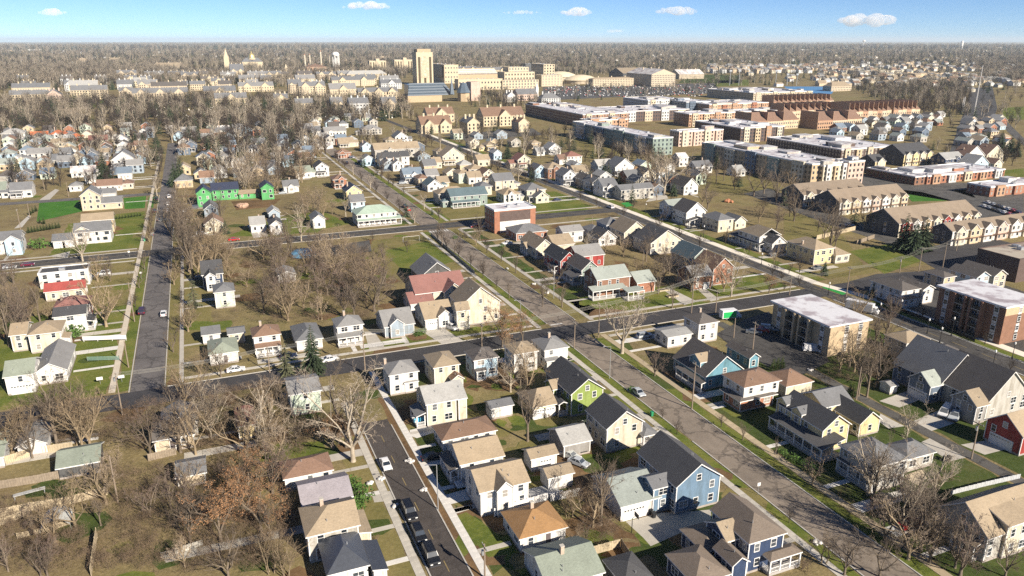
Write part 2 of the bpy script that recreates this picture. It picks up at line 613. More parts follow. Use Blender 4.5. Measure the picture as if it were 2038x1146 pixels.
def build_block(root, b, x0, x1, y0, y1, X, Y, mode):
    k, h, oh = b.kind, b.h, b.oh
    p = b.p if b.p is not None else {'gx': .62, 'gy': .72, 'hw': .58}.get(k, .5)
    W, D = x1 - x0, y1 - y0
    if k in ('sw', 'se', 'ss', 'sn') and b.p is None:
        p = .25
    wm, rm = wallm(b.wall), roofm(b.roof)
    dark = (b.wall in ('darkbrick', 'dark', 'char'))
    if k == 'f':
        return build_flat(root, b, x0, x1, y0, y1, X, Y, mode)
    oh = min(oh, W * .12, D * .12)
    rmb, zr = roof_mesh(k, x0, x1, y0, y1, h, p, rm, b.tm and wallm(b.tm))
    ro = rmb.build('porch_roof' if b.porch else 'roof', root)
    if b.porch:
        a, bb, c, d = x0 + .25, x1 - .25, y0 + .25, y1 - .25
        MB().box(a - .1, c - .1, 0, bb + .1, d + .1, .5, mat('porch_boards', (.36, .34, .32), .8, .15)).build('porch_floor', root)
        faces = b.porch if isinstance(b.porch, str) else 'SW'
        pts = set()
        for fc in faces:
            L = W if fc in 'SN' else D
            n = max(1, round(L / 2.6))
            for i in range(n + 1):
                x, y = face_pt(fc, (a, bb, c, d), i / n)
                pts.add((round(x, 2), round(y, 2)))
            if mode == 'near':
                q0, q1 = face_pt(fc, (a, bb, c, d), 0), face_pt(fc, (a, bb, c, d), 1)
                r = MB().obox(q0, q1, .07, 1.32, 1.42, TRIM).obox(q0, q1, .07, .62, .70, TRIM)
                m = int(L / .3)
                for i in range(m + 1):
                    u = i / max(1, m)
                    xx, yy = q0[0] + (q1[0] - q0[0]) * u, q0[1] + (q1[1] - q0[1]) * u
                    r.box(xx - .025, yy - .025, .70, xx + .025, yy + .025, 1.32, TRIM)
                r.build('railing', root)
        for (x, y) in pts:
            MB().box(x - .11, y - .11, .5, x + .11, y + .11, h - .12 + (.0 if k[0] != 's' else .0), TRIM).build('porch_post', root)
        return
    wmb, rect = wall_mesh(k, x0, x1, y0, y1, h, p, zr, oh, wm, b.z0)
    wmb.build('wall', root)
    a, bb, c, d = rect
    if mode == 'near' and b.z0 == 0:
        MB().box(a - .04, c - .04, 0, bb + .04, d + .04, .42, mat('foundation_block', (.33, .29, .26), .9, .25)).build('foundation', root)
        if not dark:
            for qx, qy in ((a, c), (bb, c), (a, d)):
                MB().box(qx - .09, qy - .09, .42, qx + .09, qy + .09, h - .16, TRIM).build('corner_board', root)
    # openings
    fl = b.floors or (1 if h - b.z0 < 4.4 else 2 if h < 7.6 else max(2, round(h / 3.0)))
    vis = b.faces if b.faces is not None else ('S' + ('W' if X + x0 > 0 else '') + ('E' if X + x1 < 4 else ''))
    rr = random.Random(int(abs(X * 7 + Y * 13 + x0 * 3)))
    gar = {}
    for (fc, u, w) in b.g:
        x, y = face_pt(fc, rect, u)
        nx, ny = face_pt(fc, rect, u, .1)
        t = MB().box(-w / 2 - .14, -.06, 0, w / 2 + .14, .02, 2.5, TRIM).box(-w / 2, -.1, .02, w / 2, -.06, 2.32, GARAGE)
        for i in range(int(w / .62)):
            xx = -w / 2 + .32 + i * .62
            t.box(xx - .2, -.112, 1.86, xx + .2, -.1, 2.14, GLASS)
        t.build('garage_door', root, (x, y, 0), FACE_R[fc])
        gar.setdefault(fc, []).append((u, w))
    for (fc, u) in b.d:
        x, y = face_pt(fc, rect, u)
        o = MB().box(-.6, -.07, .42, .6, .02, 2.62, TRIM).box(-.46, -.1, .44, .46, -.07, 2.5, mat('door_paint', (.12, .10, .10), .5)).build('door', root, (x, y, 0), FACE_R[fc])
        gar.setdefault(fc, []).append((u, 1.6))
    if b.win and mode != 'far':
        for fc in vis:
            L = (bb - a) if fc in 'SN' else (d - c)
            if L < 2.2:
                continue
            n = max(1, int(L / (2.9 if b.win == 1 else b.win)))
            zb = b.z0
            for s in range(fl):
                z = (zb + 1.15 + s * 2.85) if fl > 1 else zb + 1.1
                if z + 1.5 > h + (0 if fc not in 'S' or k != 'gy' else .2):
                    z = h - 1.75
                for i in range(n):
                    u = (i + .5) / n + rr.uniform(-.04, .04)
                    if s == 0 and any(abs(u - gu) * L < gw / 2 + .75 for gu, gw in gar.get(fc, ())):
                        continue
                    if rr.random() < .13:
                        continue
                    w = b.ww or rr.choice((.9, .9, 1.0, 1.7))
                    hh = 1.4 if z > .9 else 1.1
                    add_window(root, fc, rect, u, z, w, hh, mode, BLACK if False else None)
        if (k == 'gy' and 'S' in vis and zr - h > 2.6) or (k == 'gx' and ('W' in vis or 'E' in vis) and zr - h > 2.6):
            fc = 'S' if k == 'gy' else ('W' if 'W' in vis else 'E')
            add_window(root, fc, rect, .5, h + .15, .9, 1.2, mode)
    elif b.win:
        joined_windows(root, rect, vis, fl, h)
    if b.chim:
        u, v = b.chim
        x, y = x0 + W * u, y0 + D * v
        zc = h + p * (min(y - y0, y1 - y) if k == 'gx' else min(x - x0, x1 - x) if k == 'gy' else min(x - x0, x1 - x, y - y0, y1 - y)) + 1.3
        c_ = MB().box(x - .3, y - .3, h - .5, x + .3, y + .3, zc, wallm('chimbrick'))
        c_.box(x - .35, y - .35, zc, x + .35, y + .35, zc + .1, CONC)
        c_.build('chimney', ro)
    if mode == 'near':
        for i in range(1 + (W * D > 90)):
            x, y = x0 + W * rr.uniform(.3, .7), y0 + D * rr.uniform(.15, .45)
            z = h + p * min(y - y0, D - (y - y0)) if k in ('gx',) else h + p * min(x - x0, x1 - x, y - y0)
            if k == 'gy':
                z = h + p * min(x - x0, x1 - x)
            if k[0] != 's':
                MB().tube((x, y, z - .1), (x, y, z + .5), .07, .07, STEEL, 6, True).build('vent_pipe', ro)
def joined_windows(root, rect, vis, fl, h, sp=3.2, w=1.3, hh=1.6, z0=1.0, mt=None, fh=None):
    mb = MB()
    a, bb, c, d = rect
    fh = fh or (h - .6) / fl
    for fc in vis:
        L = (bb - a) if fc in 'SN' else (d - c)
        n = max(1, int(L / sp))
        for s in range(fl):
            z = z0 + s * fh
            for i in range(n):
                u = (i + .5) / n
                x, y = face_pt(fc, rect, u)
                if fc in 'SN':
                    e = -.05 if fc == 'S' else .05
                    mb.box(x - w / 2, min(y, y + e), z, x + w / 2, max(y, y + e), z + hh, mt or GLASS)
                else:
                    e = -.05 if fc == 'W' else .05
                    mb.box(min(x, x + e), y - w / 2, z, max(x, x + e), y + w / 2, z + hh, mt or GLASS)
    if mb.v:
        o = mb.build('window_rows', root)
        o['kind'] = 'stuff'
def build_flat(root, b, x0, x1, y0, y1, X, Y, mode):
    wm, rm = wallm(b.wall), roofm(b.roof)
    h = b.h
    MB().box(x0 + .02, y0 + .02, b.z0, x1 - .02, y1 - .02, h - .3, wm).build('wall', root)
    r = MB().box(x0, y0, h - .3, x1, y1, h, rm)
    r.build('roof', root)
    cp = MB()
    t = TRIM if b.tm is None else wallm(b.tm)
    w = .35
    cp.box(x0 - .1, y0 - .1, h - .45, x1 + .1, y0 + w, h + .35, t).box(x0 - .1, y1 - w, h - .45, x1 + .1, y1 + .1, h + .35, t)
    cp.box(x0 - .1, y0 + w, h - .45, x0 + w, y1 - w, h + .35, t).box(x1 - w, y0 + w, h - .45, x1 + .1, y1 - w, h + .35, t)
    cp.build('parapet', root)
    rr = random.Random(int(abs(X + Y)))
    for i in range(min(14, int((x1 - x0) * (y1 - y0) / 90))):
        x, y, s = rr.uniform(x0 + 2, x1 - 2), rr.uniform(y0 + 2, y1 - 2), rr.uniform(.5, 1.0)
        MB().box(x - s, y - s, h, x + s, y + s, h + rr.uniform(.6, 1.2), STEEL).build('roof_unit', root)
    vis = b.faces if b.faces is not None else 'S' + ('W' if X + x0 > 0 else 'E')
    fl = b.floors or max(1, round(h / 3.2))
    if b.win:
        rect = (x0 + .02, x1 - .02, y0 + .02, y1 - .02)
        if mode == 'far' or b.win == 2:
            joined_windows(root, rect, vis, fl, h, 3.0 if b.ww is None else b.ww)
        else:
            for fc in vis:
                L = (x1 - x0) if fc in 'SN' else (y1 - y0)
                n = max(1, int(L / 3.4))
                for s in range(fl):
                    for i in range(n):
                        add_window(root, fc, rect, (i + .5) / n, 1.1 + s * (h - .6) / fl, 1.3, 1.5, mode)
# ================================================================ ground, roads, pavements
GROUND = ground_material()
gm = MB()
S_ = 45000
gm.poly([(-S_, -300, 0), (S_, -300, 0), (S_, S_, 0), (-S_, S_, 0)], GROUND)
struct('ground', gm)
LAWN = lawn_material('green_lawn', (.05, .085, .016), (.12, .145, .030), (.22, .19, .060))
LAWNB = lawn_material('bright_turf', (.035, .10, .018), (.055, .16, .022), (.09, .18, .035))
LAWNS = lawn_material('straw_lawn', (.115, .115, .035), (.185, .160, .062), (.24, .19, .085))
LAWND = lawn_material('deep_green_lawn', (.035, .05, .016), (.06, .085, .022), (.125, .115, .05))
LITTER = lawn_material('leaf_litter', (.075, .05, .03), (.15, .095, .05), (.24, .15, .075))
ASPH_OLD = asphalt('worn_asphalt', (.20, .165, .13), .35)
ASPH_A = asphalt('grey_asphalt', (.115, .105, .10), .35)
ASPH_NEW = asphalt('fresh_asphalt', (.040, .038, .040), .15)
ASPH_MID = asphalt('dark_asphalt', (.060, .056, .052), .3)
ALLEY = asphalt('alley_asphalt', (.085, .08, .072), .4)
PAINT_W = mat('road_paint_white', (.65, .65, .62), .8, .2)
PAINT_Y = mat('road_paint_yellow', (.26, .20, .09), .8, .2)
def rect_sheet(name, x0, x1, y0, y1, z, m, road=False, kind='structure'):
    mb = MB()
    n = max(1, int((y1 - y0) / 60))
    for i in range(n):
        a, b = y0 + (y1 - y0) * i / n, y0 + (y1 - y0) * (i + 1) / n
        mb.poly([(x0, a, z), (x1, a, z), (x1, b, z), (x0, b, z)], m)
    o = mb.build(name)
    o['kind'] = kind
    if road:
        RECTS.append((x0 - .3, x1 + .3, y0, y1))
    return o
def sheet(name, pts, z, m, kind='structure', road=False):
    w = [g(*q) for q in pts]
    ar = sum(w[i][0] * w[(i + 1) % len(w)][1] - w[(i + 1) % len(w)][0] * w[i][1] for i in range(len(w)))
    if ar < 0:
        w.reverse()
    o = MB().poly([(x, y, z) for x, y in w], m).build(name)
    o['kind'] = kind
    if road:
        xs, ys = [q[0] for q in w], [q[1] for q in w]
        RECTS.append((min(xs), max(xs), min(ys), max(ys)))
    return o
# --- roads
rect_sheet('road', -22.4, -14.8, 181, 700, .034, ASPH_A, True)
rect_sheet('road', -260, 26, 323.5, 333.5, .040, ASPH_MID, True)
rect_sheet('road', 26, 189.5, 323.5, 333.5, .040, ASPH_MID, True)
rect_sheet('road', -75, 189.4, 181.5, 190.6, .046, ASPH_NEW, True)
rect_sheet('road', 197.6, 420, 181.5, 190.6, .046, ASPH_NEW, True)
rect_sheet('road', -260, -22.4, 460, 468, .040, ASPH_A, True)
rect_sheet('road', 91.0, 99.3, 40, 182, .030, ASPH_OLD, True)
rect_sheet('road', 92.0, 101.2, 190, 620, .030, ASPH_OLD, True)
rect_sheet('road', 26.6, 32.6, 60, 153, .030, asphalt('brown_black_asphalt', (.062, .052, .046), .2), True)
rect_sheet('road', 189.4, 197.6, 40, 181.4, .034, ASPH_MID, True)
rect_sheet('road', 189.4, 195.2, 181.4, 1050, .034, ASPH_MID, True)
rect_sheet('alley', 139.2, 142.4, 40, 175, .030, ALLEY, True)
mk = MB()
for y in range(60, 700, 9):
    mk.poly([(192.7, y, .045), (192.9, y, .045), (192.9, y + 4.5, .045), (192.7, y + 4.5, .045)], PAINT_Y)
for y in range(62, 150, 9):
    mk.poly([(29.5, y, .045), (29.65, y, .045), (29.65, y + 3, .045), (29.5, y + 3, .045)], PAINT_Y)
for x in (189.7, 197.2):
    mk.poly([(x, 40, .046), (x + .15, 40, .046), (x + .15, 178, .046), (x, 178, .046)], PAINT_W)
for x in (-15.2, 93, 100):
    pass
mk.poly([(92.4, 192.4, .05), (96.4, 192.4, .05), (96.4, 192.9, .05), (92.4, 192.9, .05)], PAINT_W)
for i in range(7):
    mk.poly([(92.4 + i * 1.3, 317.5, .05), (93.0 + i * 1.3, 317.5, .05), (93.0 + i * 1.3, 321, .05), (92.4 + i * 1.3, 321, .05)], PAINT_W)
mk.poly([(-75, 328.4, .05), (189, 328.4, .05), (189, 328.6, .05), (-75, 328.6, .05)], PAINT_Y)
struct('road_marking', mk)
GREENP = mat('green_lane_paint', (.03, .26, .05), .8, .2)
MB().poly([(195.6, 189.6, .055), (198.6, 190.6, .055), (198.9, 181.5, .055), (196.0, 180.5, .055)], GREENP).build('green_crossing')['kind'] = 'structure'
sheet('green_crossing', [(1236, 404), (1250, 402), (1262, 409), (1246, 412)], .06, GREENP)
# --- kerbs
def kerb(x0, x1, y0, y1):
    struct('kerb', MB().box(x0, y0, 0, x1, y1, .13, KERB))
for xa, ya, yb in ((-22.65, 190.8, 323), (-14.55, 190.8, 323), (-22.65, 334, 459), (-14.55, 334, 640),
                   (90.85, 40, 118), (90.85, 124, 178), (99.5, 40, 178), (91.85, 194, 320), (101.4, 194, 320), (91.85, 337, 600), (101.4, 337, 600),
                   (26.45, 60, 118), (26.45, 121, 150), (32.8, 60, 150), (189.25, 60, 178), (197.75, 40, 178), (195.35, 194, 700), (189.25, 194, 320), (189.25, 337, 700)):
    kerb(xa - .12, xa + .12, ya, yb)
for ya, xa, xb in ((190.8, -14, 88.5), (181.3, 36, 86), (190.8, 104, 187), (181.3, 103, 186), (333.7, -260, -25), (323.3, -260, -25), (333.7, -13, 90), (323.3, -13, 90)):
    kerb(xa, xb, ya - .12, ya + .12)
# --- pavements: near ones are laid slab by slab
def pavement(x0, x1, y0, y1, slabs=None, m=CONC, z=.07):
    "strip of concrete along the street; slabs=(from, to) is the stretch whose slabs the picture lets one tell apart"
    s0, s1 = slabs or (y1, y1)
    mb = MB()
    mb.box(x0 + .02, y0, 0, x1 - .02, y1, z - .03, KERB)
    if s0 > y0:
        mb.box(x0, y0, 0, x1, s0, z, m)
    if s1 < y1:
        mb.box(x0, s1, 0, x1, y1, z, m)
    o = struct('pavement', mb)
    if slabs:
        L = x1 - x0
        n = int((s1 - s0) / L)
        st = (s1 - s0) / n
        me = MB().box(-L / 2 + .01, -st / 2 + .02, 0, L / 2 - .01, st / 2 - .02, z, m).mesh('slab')
        for i in range(n):
            put('slab', me, o, ((x0 + x1) / 2, s0 + st * (i + .5), RND.uniform(-.006, .006)))
    return o
pavement(34.15, 35.65, 60, 180, (92, 168), CONCP)
pavement(24.3, 25.8, 60, 165, (92, 140), CONC)
pavement(87.0, 88.5, 40, 180, (78, 140), CONC)
pavement(102.4, 104.2, 40, 180, (76, 132), mat('tan_concrete', (.44, .36, .24), .9, .15, .5, 6.0, objvar=.15))
pavement(87.6, 89.1, 192, 320)
pavement(105.5, 107.0, 192, 320)
pavement(87.6, 89.1, 337, 600)
pavement(105.5, 107.0, 337, 560)
pavement(-27.3, -25.8, 192, 640, None, mat('tan_pavement', (.52, .46, .37), .9, .15, .5, 6.0))
pavement(-11.3, -10.2, 192, 320)
PATHM = mat('pale_path_concrete', (.72, .66, .56), .9, .1, .4, 4.0)
pavement(201.2, 204.6, 40, 172, None, PATHM)
pavement(195.9, 199.3, 194, 700, None, PATHM)
MB().poly([(201.2, 172, .07), (204.6, 172, .07), (199.3, 194, .07), (195.9, 194, .07)], PATHM).build('pavement')['kind'] = 'structure'
def xpave(y0, y1, x0, x1):
    struct('pavement', MB().box(x0, y0, 0, x1, y1, .06, CONC))
xpave(193.6, 195.0, -10, 87)
xpave(193.6, 195.0, 107, 188)
xpave(337.6, 339.0, -260, -28)
xpave(318.0, 319.4, -260, -28)
xpave(337.6, 339.0, 108, 188)
xpave(312, 313.5, 108, 188)
xpave(177.6, 179.0, 104.5, 140)
# --- lawns and verges
def lawn(x0, x1, y0, y1, m, z=.012):
    r = random.Random(int(x0 * 7 + y0 * 3))
    st, j = 2.5, min(.5, (x1 - x0) * .14)
    nx, ny = max(1, int((x1 - x0) / st)), max(1, int((y1 - y0) / st))
    q = lambda: r.uniform(-j, j)
    pt = [(x0 + (x1 - x0) * i / nx, y0 + q(), z) for i in range(nx)] + [(x1 + q(), y0 + (y1 - y0) * i / ny, z) for i in range(ny)]
    pt += [(x1 - (x1 - x0) * i / nx, y1 + q(), z) for i in range(nx)] + [(x0 + q(), y1 - (y1 - y0) * i / ny, z) for i in range(ny)]
    MB().poly(pt, m).build('lawn')['kind'] = 'structure'
lawn(-25.6, -22.8, 192, 323, LAWN)
lawn(-60, -27.5, 192, 262, LAWN)
lawn(-48, -27.5, 262, 323, LAWNS)
lawn(-60, -27.5, 339.2, 400, LAWN)
lawn(-14.4, -11.5, 192, 320, LAWNS)
lawn(-10, -2, 215, 320, LAWNS)
lawn(88.6, 90.7, 60, 178, LAWN)
lawn(99.7, 102.3, 60, 178, LAWN)
lawn(104.4, 138.5, 40, 150, LAWND)
lawn(143, 180, 60, 170, LAWND)
lawn(32.9, 34.1, 60, 178, LITTER)
lawn(20, 24.2, 60, 150, LAWNS)
lawn(36, 39.5, 60, 150, LAWND)
lawn(36, 87, 191, 193.4, LAWNS)
lawn(36, 86, 195.2, 200, LAWN)
lawn(89.3, 91.7, 194, 320, LAWN)
lawn(101.7, 105.3, 194, 320, LAWNS)
lawn(107.2, 112, 195, 320, LAWND)
lawn(106, 186, 195.2, 212, LAWN)
lawn(107, 188, 190.9, 193.4, LAWNS)
lawn(101.8, 104.8, 337, 560, LAWN)
lawn(107.2, 186, 339.2, 385, LAWN)
lawn(197.9, 201, 40, 172, LAWN)
lawn(204.8, 208, 40, 172, LAWND)
lawn(199.6, 204, 196, 640, LAWN)
lawn(205, 260, 196, 205, LAWNS)
sheet('lawn', [(902, 1029), (928, 1019), (960, 1040), (1036, 1100), (972, 1109), (935, 1068)], .02, LAWN)
sheet('lawn', [(740, 478), (862, 466), (925, 530), (800, 560), (735, 530)], .02, LAWNS)
sheet('sports_field', [(760, 500), (850, 480), (905, 520), (810, 545)], .028, LAWN)
sheet('lawn', [(78, 404), (155, 398), (166, 420), (73, 441)], .02, LAWNB)
sheet('lawn', [(246, 394), (291, 390), (288, 414), (248, 416)], .02, LAWNB)
sheet('lawn', [(296, 392), (308, 391), (305, 413), (293, 414)], .02, LAWNB)
sheet('lawn', [(195, 430), (290, 420), (280, 490), (150, 500)], .016, LAWN)
sheet('lawn', [(1793, 377), (1835, 382), (1896, 399), (1815, 401)], .02, LAWNB)
sheet('lawn', [(1888, 379), (1925, 377), (1942, 393), (1905, 391)], .02, LAWNB)
sheet('lawn', [(1930, 345), (2038, 335), (2038, 352), (1960, 350)], .02, LAWN)
sheet('lawn', [(1136, 270), (1190, 268), (1290, 285), (1240, 315), (1170, 312)], .02, LAWNS)
sheet('lawn', [(1380, 350), (1540, 350), (1560, 375), (1470, 385), (1370, 375)], .02, LAWNS)
sheet('lawn', [(1560, 425), (1640, 420), (1680, 470), (1720, 530), (1660, 545), (1560, 500)], .02, LAWNS)
sheet('lawn', [(1690, 500), (1800, 480), (1860, 510), (1760, 545)], .024, LAWN)
sheet('lawn', [(450, 470), (560, 430), (640, 420), (700, 445), (560, 470)], .012, LAWN)
sheet('lawn', [(864, 412), (963, 410), (965, 436), (900, 438), (870, 420)], .02, LAWNS)
sheet('lawn', [(1060, 400), (1125, 395), (1180, 420), (1070, 425)], .02, LAWN)
sheet('lawn', [(80, 205), (215, 200), (190, 213), (70, 214)], .02, LAWN)
sheet('lawn', [(1430, 160), (1490, 158), (1490, 170), (1420, 172)], .02, LAWN)
sheet('lawn', [(1560, 172), (1665, 172), (1655, 187), (1580, 186)], .03, mat('blue_sports_court', (.08, .22, .42), .8, .1))
sheet('lawn', [(1990, 215), (2038, 212), (2038, 238), (2000, 236)], .02, LAWN)
sheet('lawn', [(1370, 148), (1480, 150), (1470, 165), (1350, 165)], .02, LAWND)
sheet('lawn', [(1820, 172), (1930, 168), (1940, 180), (1850, 184)], .02, LAWNS)
sheet('bare_earth', [(460, 400), (560, 395), (540, 412), (470, 418)], .02, LITTER)
# ragged patches of turf, straw and leaf litter over the yards
r_ = random.Random(404)
for i in range(560):
    if i < 170:
        x, y = r_.uniform(36, 86), r_.uniform(86, 178)
    else:
        y = 90 + 420 * r_.random() ** 1.3
        x = r_.uniform(-.45, .62) * y + (30 if y < 200 else 0)
    if any(a - 1 < x < b + 1 and c < y < d for a, b, c, d in RECTS):
        continue
    rad, n = r_.uniform(1.5, 5.5), 11
    el = r_.uniform(.5, 1.6)
    MB().poly([(x + cos(2 * pi * k / n) * rad * el * r_.uniform(.6, 1.15), y + sin(2 * pi * k / n) * rad * r_.uniform(.6, 1.15), .0135 + i * .00001) for k in range(n)], r_.choice((LAWN, LAWND, LITTER, LAWNS, LAWN, LITTER))).build('turf_patch')['kind'] = 'structure'
# --- drives and yards
for pts, m in (([(893, 983), (945, 968), (945, 992), (886, 1006), (876, 990)], CONCP),
               ([(896, 1015), (945, 1003), (945, 1010), (902, 1024)], CONCP),
               ([(815, 856), (862, 844), (866, 860), (830, 872), (818, 868)], CONCP),
               ([(1245, 1038), (1318, 1020), (1350, 1020), (1415, 1014), (1415, 1034), (1295, 1087), (1280, 1070)], CONC),
               ([(790, 995), (745, 1000), (740, 985), (785, 975)], CONC),
               ([(1750, 798), (1810, 776), (1846, 790), (1790, 811)], CONC),
               ([(1818, 838), (1872, 815), (1900, 842), (1853, 858)], CONC),
               ([(1912, 885), (2000, 870), (2038, 885), (1960, 905)], CONC),
               ([(1833, 880), (1855, 870), (1925, 910), (1890, 918)], CONC),
               ([(1752, 823), (1776, 836), (1800, 848), (1768, 853), (1748, 838)], CONC),
               ([(837, 658), (875, 648), (925, 680), (888, 690)], CONC),
               ([(725, 660), (745, 660), (765, 690), (735, 695)], CONC),
               ([(795, 664), (803, 663), (815, 682), (806, 684)], CONC),
               ([(1318, 575), (1330, 572), (1388, 600), (1362, 607)], CONC),
               ([(1390, 578), (1404, 574), (1432, 596), (1415, 600)], CONC),
               ([(95, 510), (140, 500), (135, 512), (110, 512)], CONC),
               ([(492, 448), (530, 445), (533, 470), (505, 474)], CONC),
               ([(1300, 388), (1325, 386), (1330, 395), (1285, 402)], CONC),
               ([(78, 398), (110, 376), (118, 378), (98, 398)], CONC),
               ([(28, 455), (57, 428), (62, 430), (44, 452)], CONC)):
    sheet('driveway', pts, .026, m)
sheet('car_park', [(1425, 665), (1470, 640), (1530, 620), (1560, 650), (1640, 690), (1650, 720), (1600, 745), (1530, 730), (1470, 700)], .05, ASPH_MID, road=True)
sheet('car_park', [(1690, 690 - 130), (1745, 545), (1900, 535), (2038, 580), (2038, 700), (1850, 640)], .02, ASPH_MID)
sheet('car_park', [(1700, 362), (1760, 355), (2038, 370), (2038, 440), (1940, 440), (1890, 400), (1720, 372)], .02, ALLEY)
sheet('car_park', [(1800, 500), (1960, 470), (2038, 490), (2038, 530), (1880, 545)], .03, ASPH_NEW)
sheet('car_park', [(1080, 172), (1420, 165), (1440, 185), (1290, 190), (1080, 200)], .02, ALLEY)
sheet('car_park', [(880, 268), (1060, 255), (1080, 268), (930, 280)], .02, ALLEY)
sheet('road', [(1935, 175), (1975, 172), (1985, 215), (1955, 300), (1880, 330), (1905, 260)], .03, ASPH_MID)
sheet('road', [(1990, 240), (2000, 238), (2038, 275), (2038, 290), (2005, 262)], .03, ALLEY)
sheet('road', [(1700, 345), (1850, 365), (1960, 400), (2038, 395), (2038, 410), (1950, 415), (1840, 380), (1690, 358)], .035, ALLEY)
sheet('road', [(1530, 375), (1700, 440), (1860, 500), (1830, 505), (1660, 450), (1480, 385)], .03, ALLEY)
sheet('patio', [(1801, 946), (1835, 934), (1845, 952), (1828, 966), (1806, 955)], .03, mat('tan_patio', (.50, .42, .30), .9, .15))
sheet('play_pad', [(650, 490), (735, 478), (740, 500), (660, 510)], .03, ALLEY)
# ================================================================ houses near the camera
h1, h2 = 3.1, 5.6
G5 = 'pale houses on the north side of the dark cross street'
house('greige two-storey house with tan half-hipped roof and chimney by the near left pavement', [
    B((608, 1070), 718, (590, 1011), 5.4, 'hw', 'greige', 'tan', p=.5, chim=(.4, .62), d=[('S', .2)]),
    B((712, 1065), 741, (709, 1017), 3.0, 'se', 'cream', 'tan', p=.18, oh=.3)], short='tan-roofed greige house at bottom left')
house('white house with dark standing-seam metal pyramid roof at the bottom edge', [
    B((650, 1146), 737, 9.5, 3.6, 'h', 'white', 'metal', p=.7),
    B((742, 1140), 773, 8.0, 2.9, 'se', 'white', 'metal', p=.2)], short='metal-roofed house at the bottom edge')
house('low house with speckled lavender-grey roof between the greige house and the white-walled one', [
    B((600, 1010), 704, 9.0, 3.0, 'gx', 'palegrey', 'lavender', p=.4)], short='lavender-roofed house')
house('long one-storey house with orange-brown hip roof and white wall near the left pavement', [
    B((563, 955), 665, (553, 918), 3.0, 'hx', 'white', 'terra', p=.42)], short='orange-brown hip-roofed house')
house('low garage with grey-green roof and dark wall behind a board fence', [
    B((109, 934), 200, 8.5, 2.7, 'gx', 'dark', 'greygreen', p=.4, win=0)], name='garage', cat='garage', short='grey-green roofed garage')
house('small shed with streaked dark grey roof and buff wall among the lower left trees', [
    B((348, 952), 412, 7.0, 2.6, 'gx', 'buff', 'slate', p=.35, win=0)], name='shed', cat='shed', short='streaked grey shed')
house('little white gable garage behind the tan board fence at far left', [
    B((29, 892), 94, 9.0, 2.7, 'gy', 'white', 'grey', p=.6, win=0)], name='garage', cat='garage', short='little white gable garage')
house('white shed cut by the left edge beside the tan fence', [
    B((-30, 893), 14, 7.0, 2.7, 'gx', 'white', 'greygreen', p=.4, win=0)], name='shed', cat='shed', short='white shed at the left edge')
house('pale green shed cut by the left edge below the tan fence', [
    B((-30, 915), 8, 6.0, 2.6, 'gx', 'palegrey', 'greygreen', p=.4, win=0)], name='shed', cat='shed', short='pale green shed')
house('tan cottage with white fascia hidden among bare trees left of centre', [
    B((302, 879), 388, 9.0, 3.2, 'gx', 'buff', 'dark', p=.45, d=[('S', .45)])], short='tan cottage in the trees')
house('grey cottage with white gable trim behind the tan cottage', [
    B((318, 852), 395, 9.0, 3.4, 'gy', 'greige', 'slate', p=.5)], short='grey cottage in the trees')
house('cream cottage with rusty brown hip roof deep in the trees', [
    B((470, 850), 512, 10.0, 3.4, 'hy', 'yellow', 'redbrown', p=.5)], short='rusty-roofed cream cottage')
house('mint green two-storey house with low grey roof behind the trees', [
    B((574, 787), 641, 10.0, 5.6, 'gx', 'mint', 'grey', p=.28, win=5)], short='mint green house')
# --- east of the dark street with parked cars
house('white two-storey house with grey hip roof, corner of the two dark streets', [
    B((773, 748), 835, (757, 724), h2, 'h', 'white', 'grey', p=.5, chim=(.1, .85)),
    B((804, 763), 834, 4.0, 3.0, 'h', 'white', 'grey', p=.4)], short='white corner house with grey hip roof', group=G5)
house('cream two-storey house with tan hip roof and small rear gable, second from that corner', [
    B((862, 733), 917, (839, 706), h2, 'h', 'cream', 'tan', p=.5),
    B((899, 757), 925, 5.0, 2.7, 'gy', 'cream', 'brown', p=.7)], short='cream hip-roofed house', group=G5)
house('pale blue two-storey house with dark hip roof and little entry hood', [
    B((942, 718), 994, (918, 698), h2, 'h', 'sky', 'dark', p=.52),
    B((948, 740), 970, 2.6, 2.9, 'ss', 'steel', 'dark', p=.2)], short='pale blue hip-roofed house', group=G5)
house('white two-storey house with tan hip roof behind bare trees', [
    B((1022, 706), 1073, (997, 686), h2, 'h', 'white', 'tan', p=.5)], short='white house with tan hip roof', group=G5)
house('white two-storey house with light grey hip roof at the wide street corner', [
    B((1083, 698), 1134, (1058, 675), h2, 'h', 'white', 'grey', p=.5, chim=(.45, .5)),
    B((1088, 720), 1115, 4.0, 3.0, 'ss', 'white', 'grey', p=.2)], short='white corner house by the wide street', group=G5)
house('big white two-storey house with light grey gable roof and blue tarp on its porch', [
    B((847, 806), 912, 9.0, 5.8, 'gx', 'cream', 'light', p=.55),
    B((911, 795), 931, 10.0, 5.6, 'gx', 'cream', 'light', p=.5),
    B((828, 830), 848, (813, 808), 3.0, 'sw', 'white', 'slate', p=.3, porch='SW')], short='big white house with light grey roof')
tarp = MB()
for i in range(6):
    tarp.box(-1.6 + i * .53, -.04 - .03 * (i % 2), 0, -1.6 + (i + 1) * .53, .02, .95 + .1 * (i % 2), mat('blue_tarp', (.10, .42, .62), .5))
xx, yy = g(838, 843)
tag(tarp.build('tarp', None, (xx, yy, .6)), 'bright blue tarp hung along the porch rail of the big white house', 'tarp')
house('one-storey house with brown hip roof and white trim beside the dark street', [
    B((879, 878), 991, (857, 847), 3.0, 'hx', 'white', 'brown', p=.45)], short='brown hip-roofed bungalow')
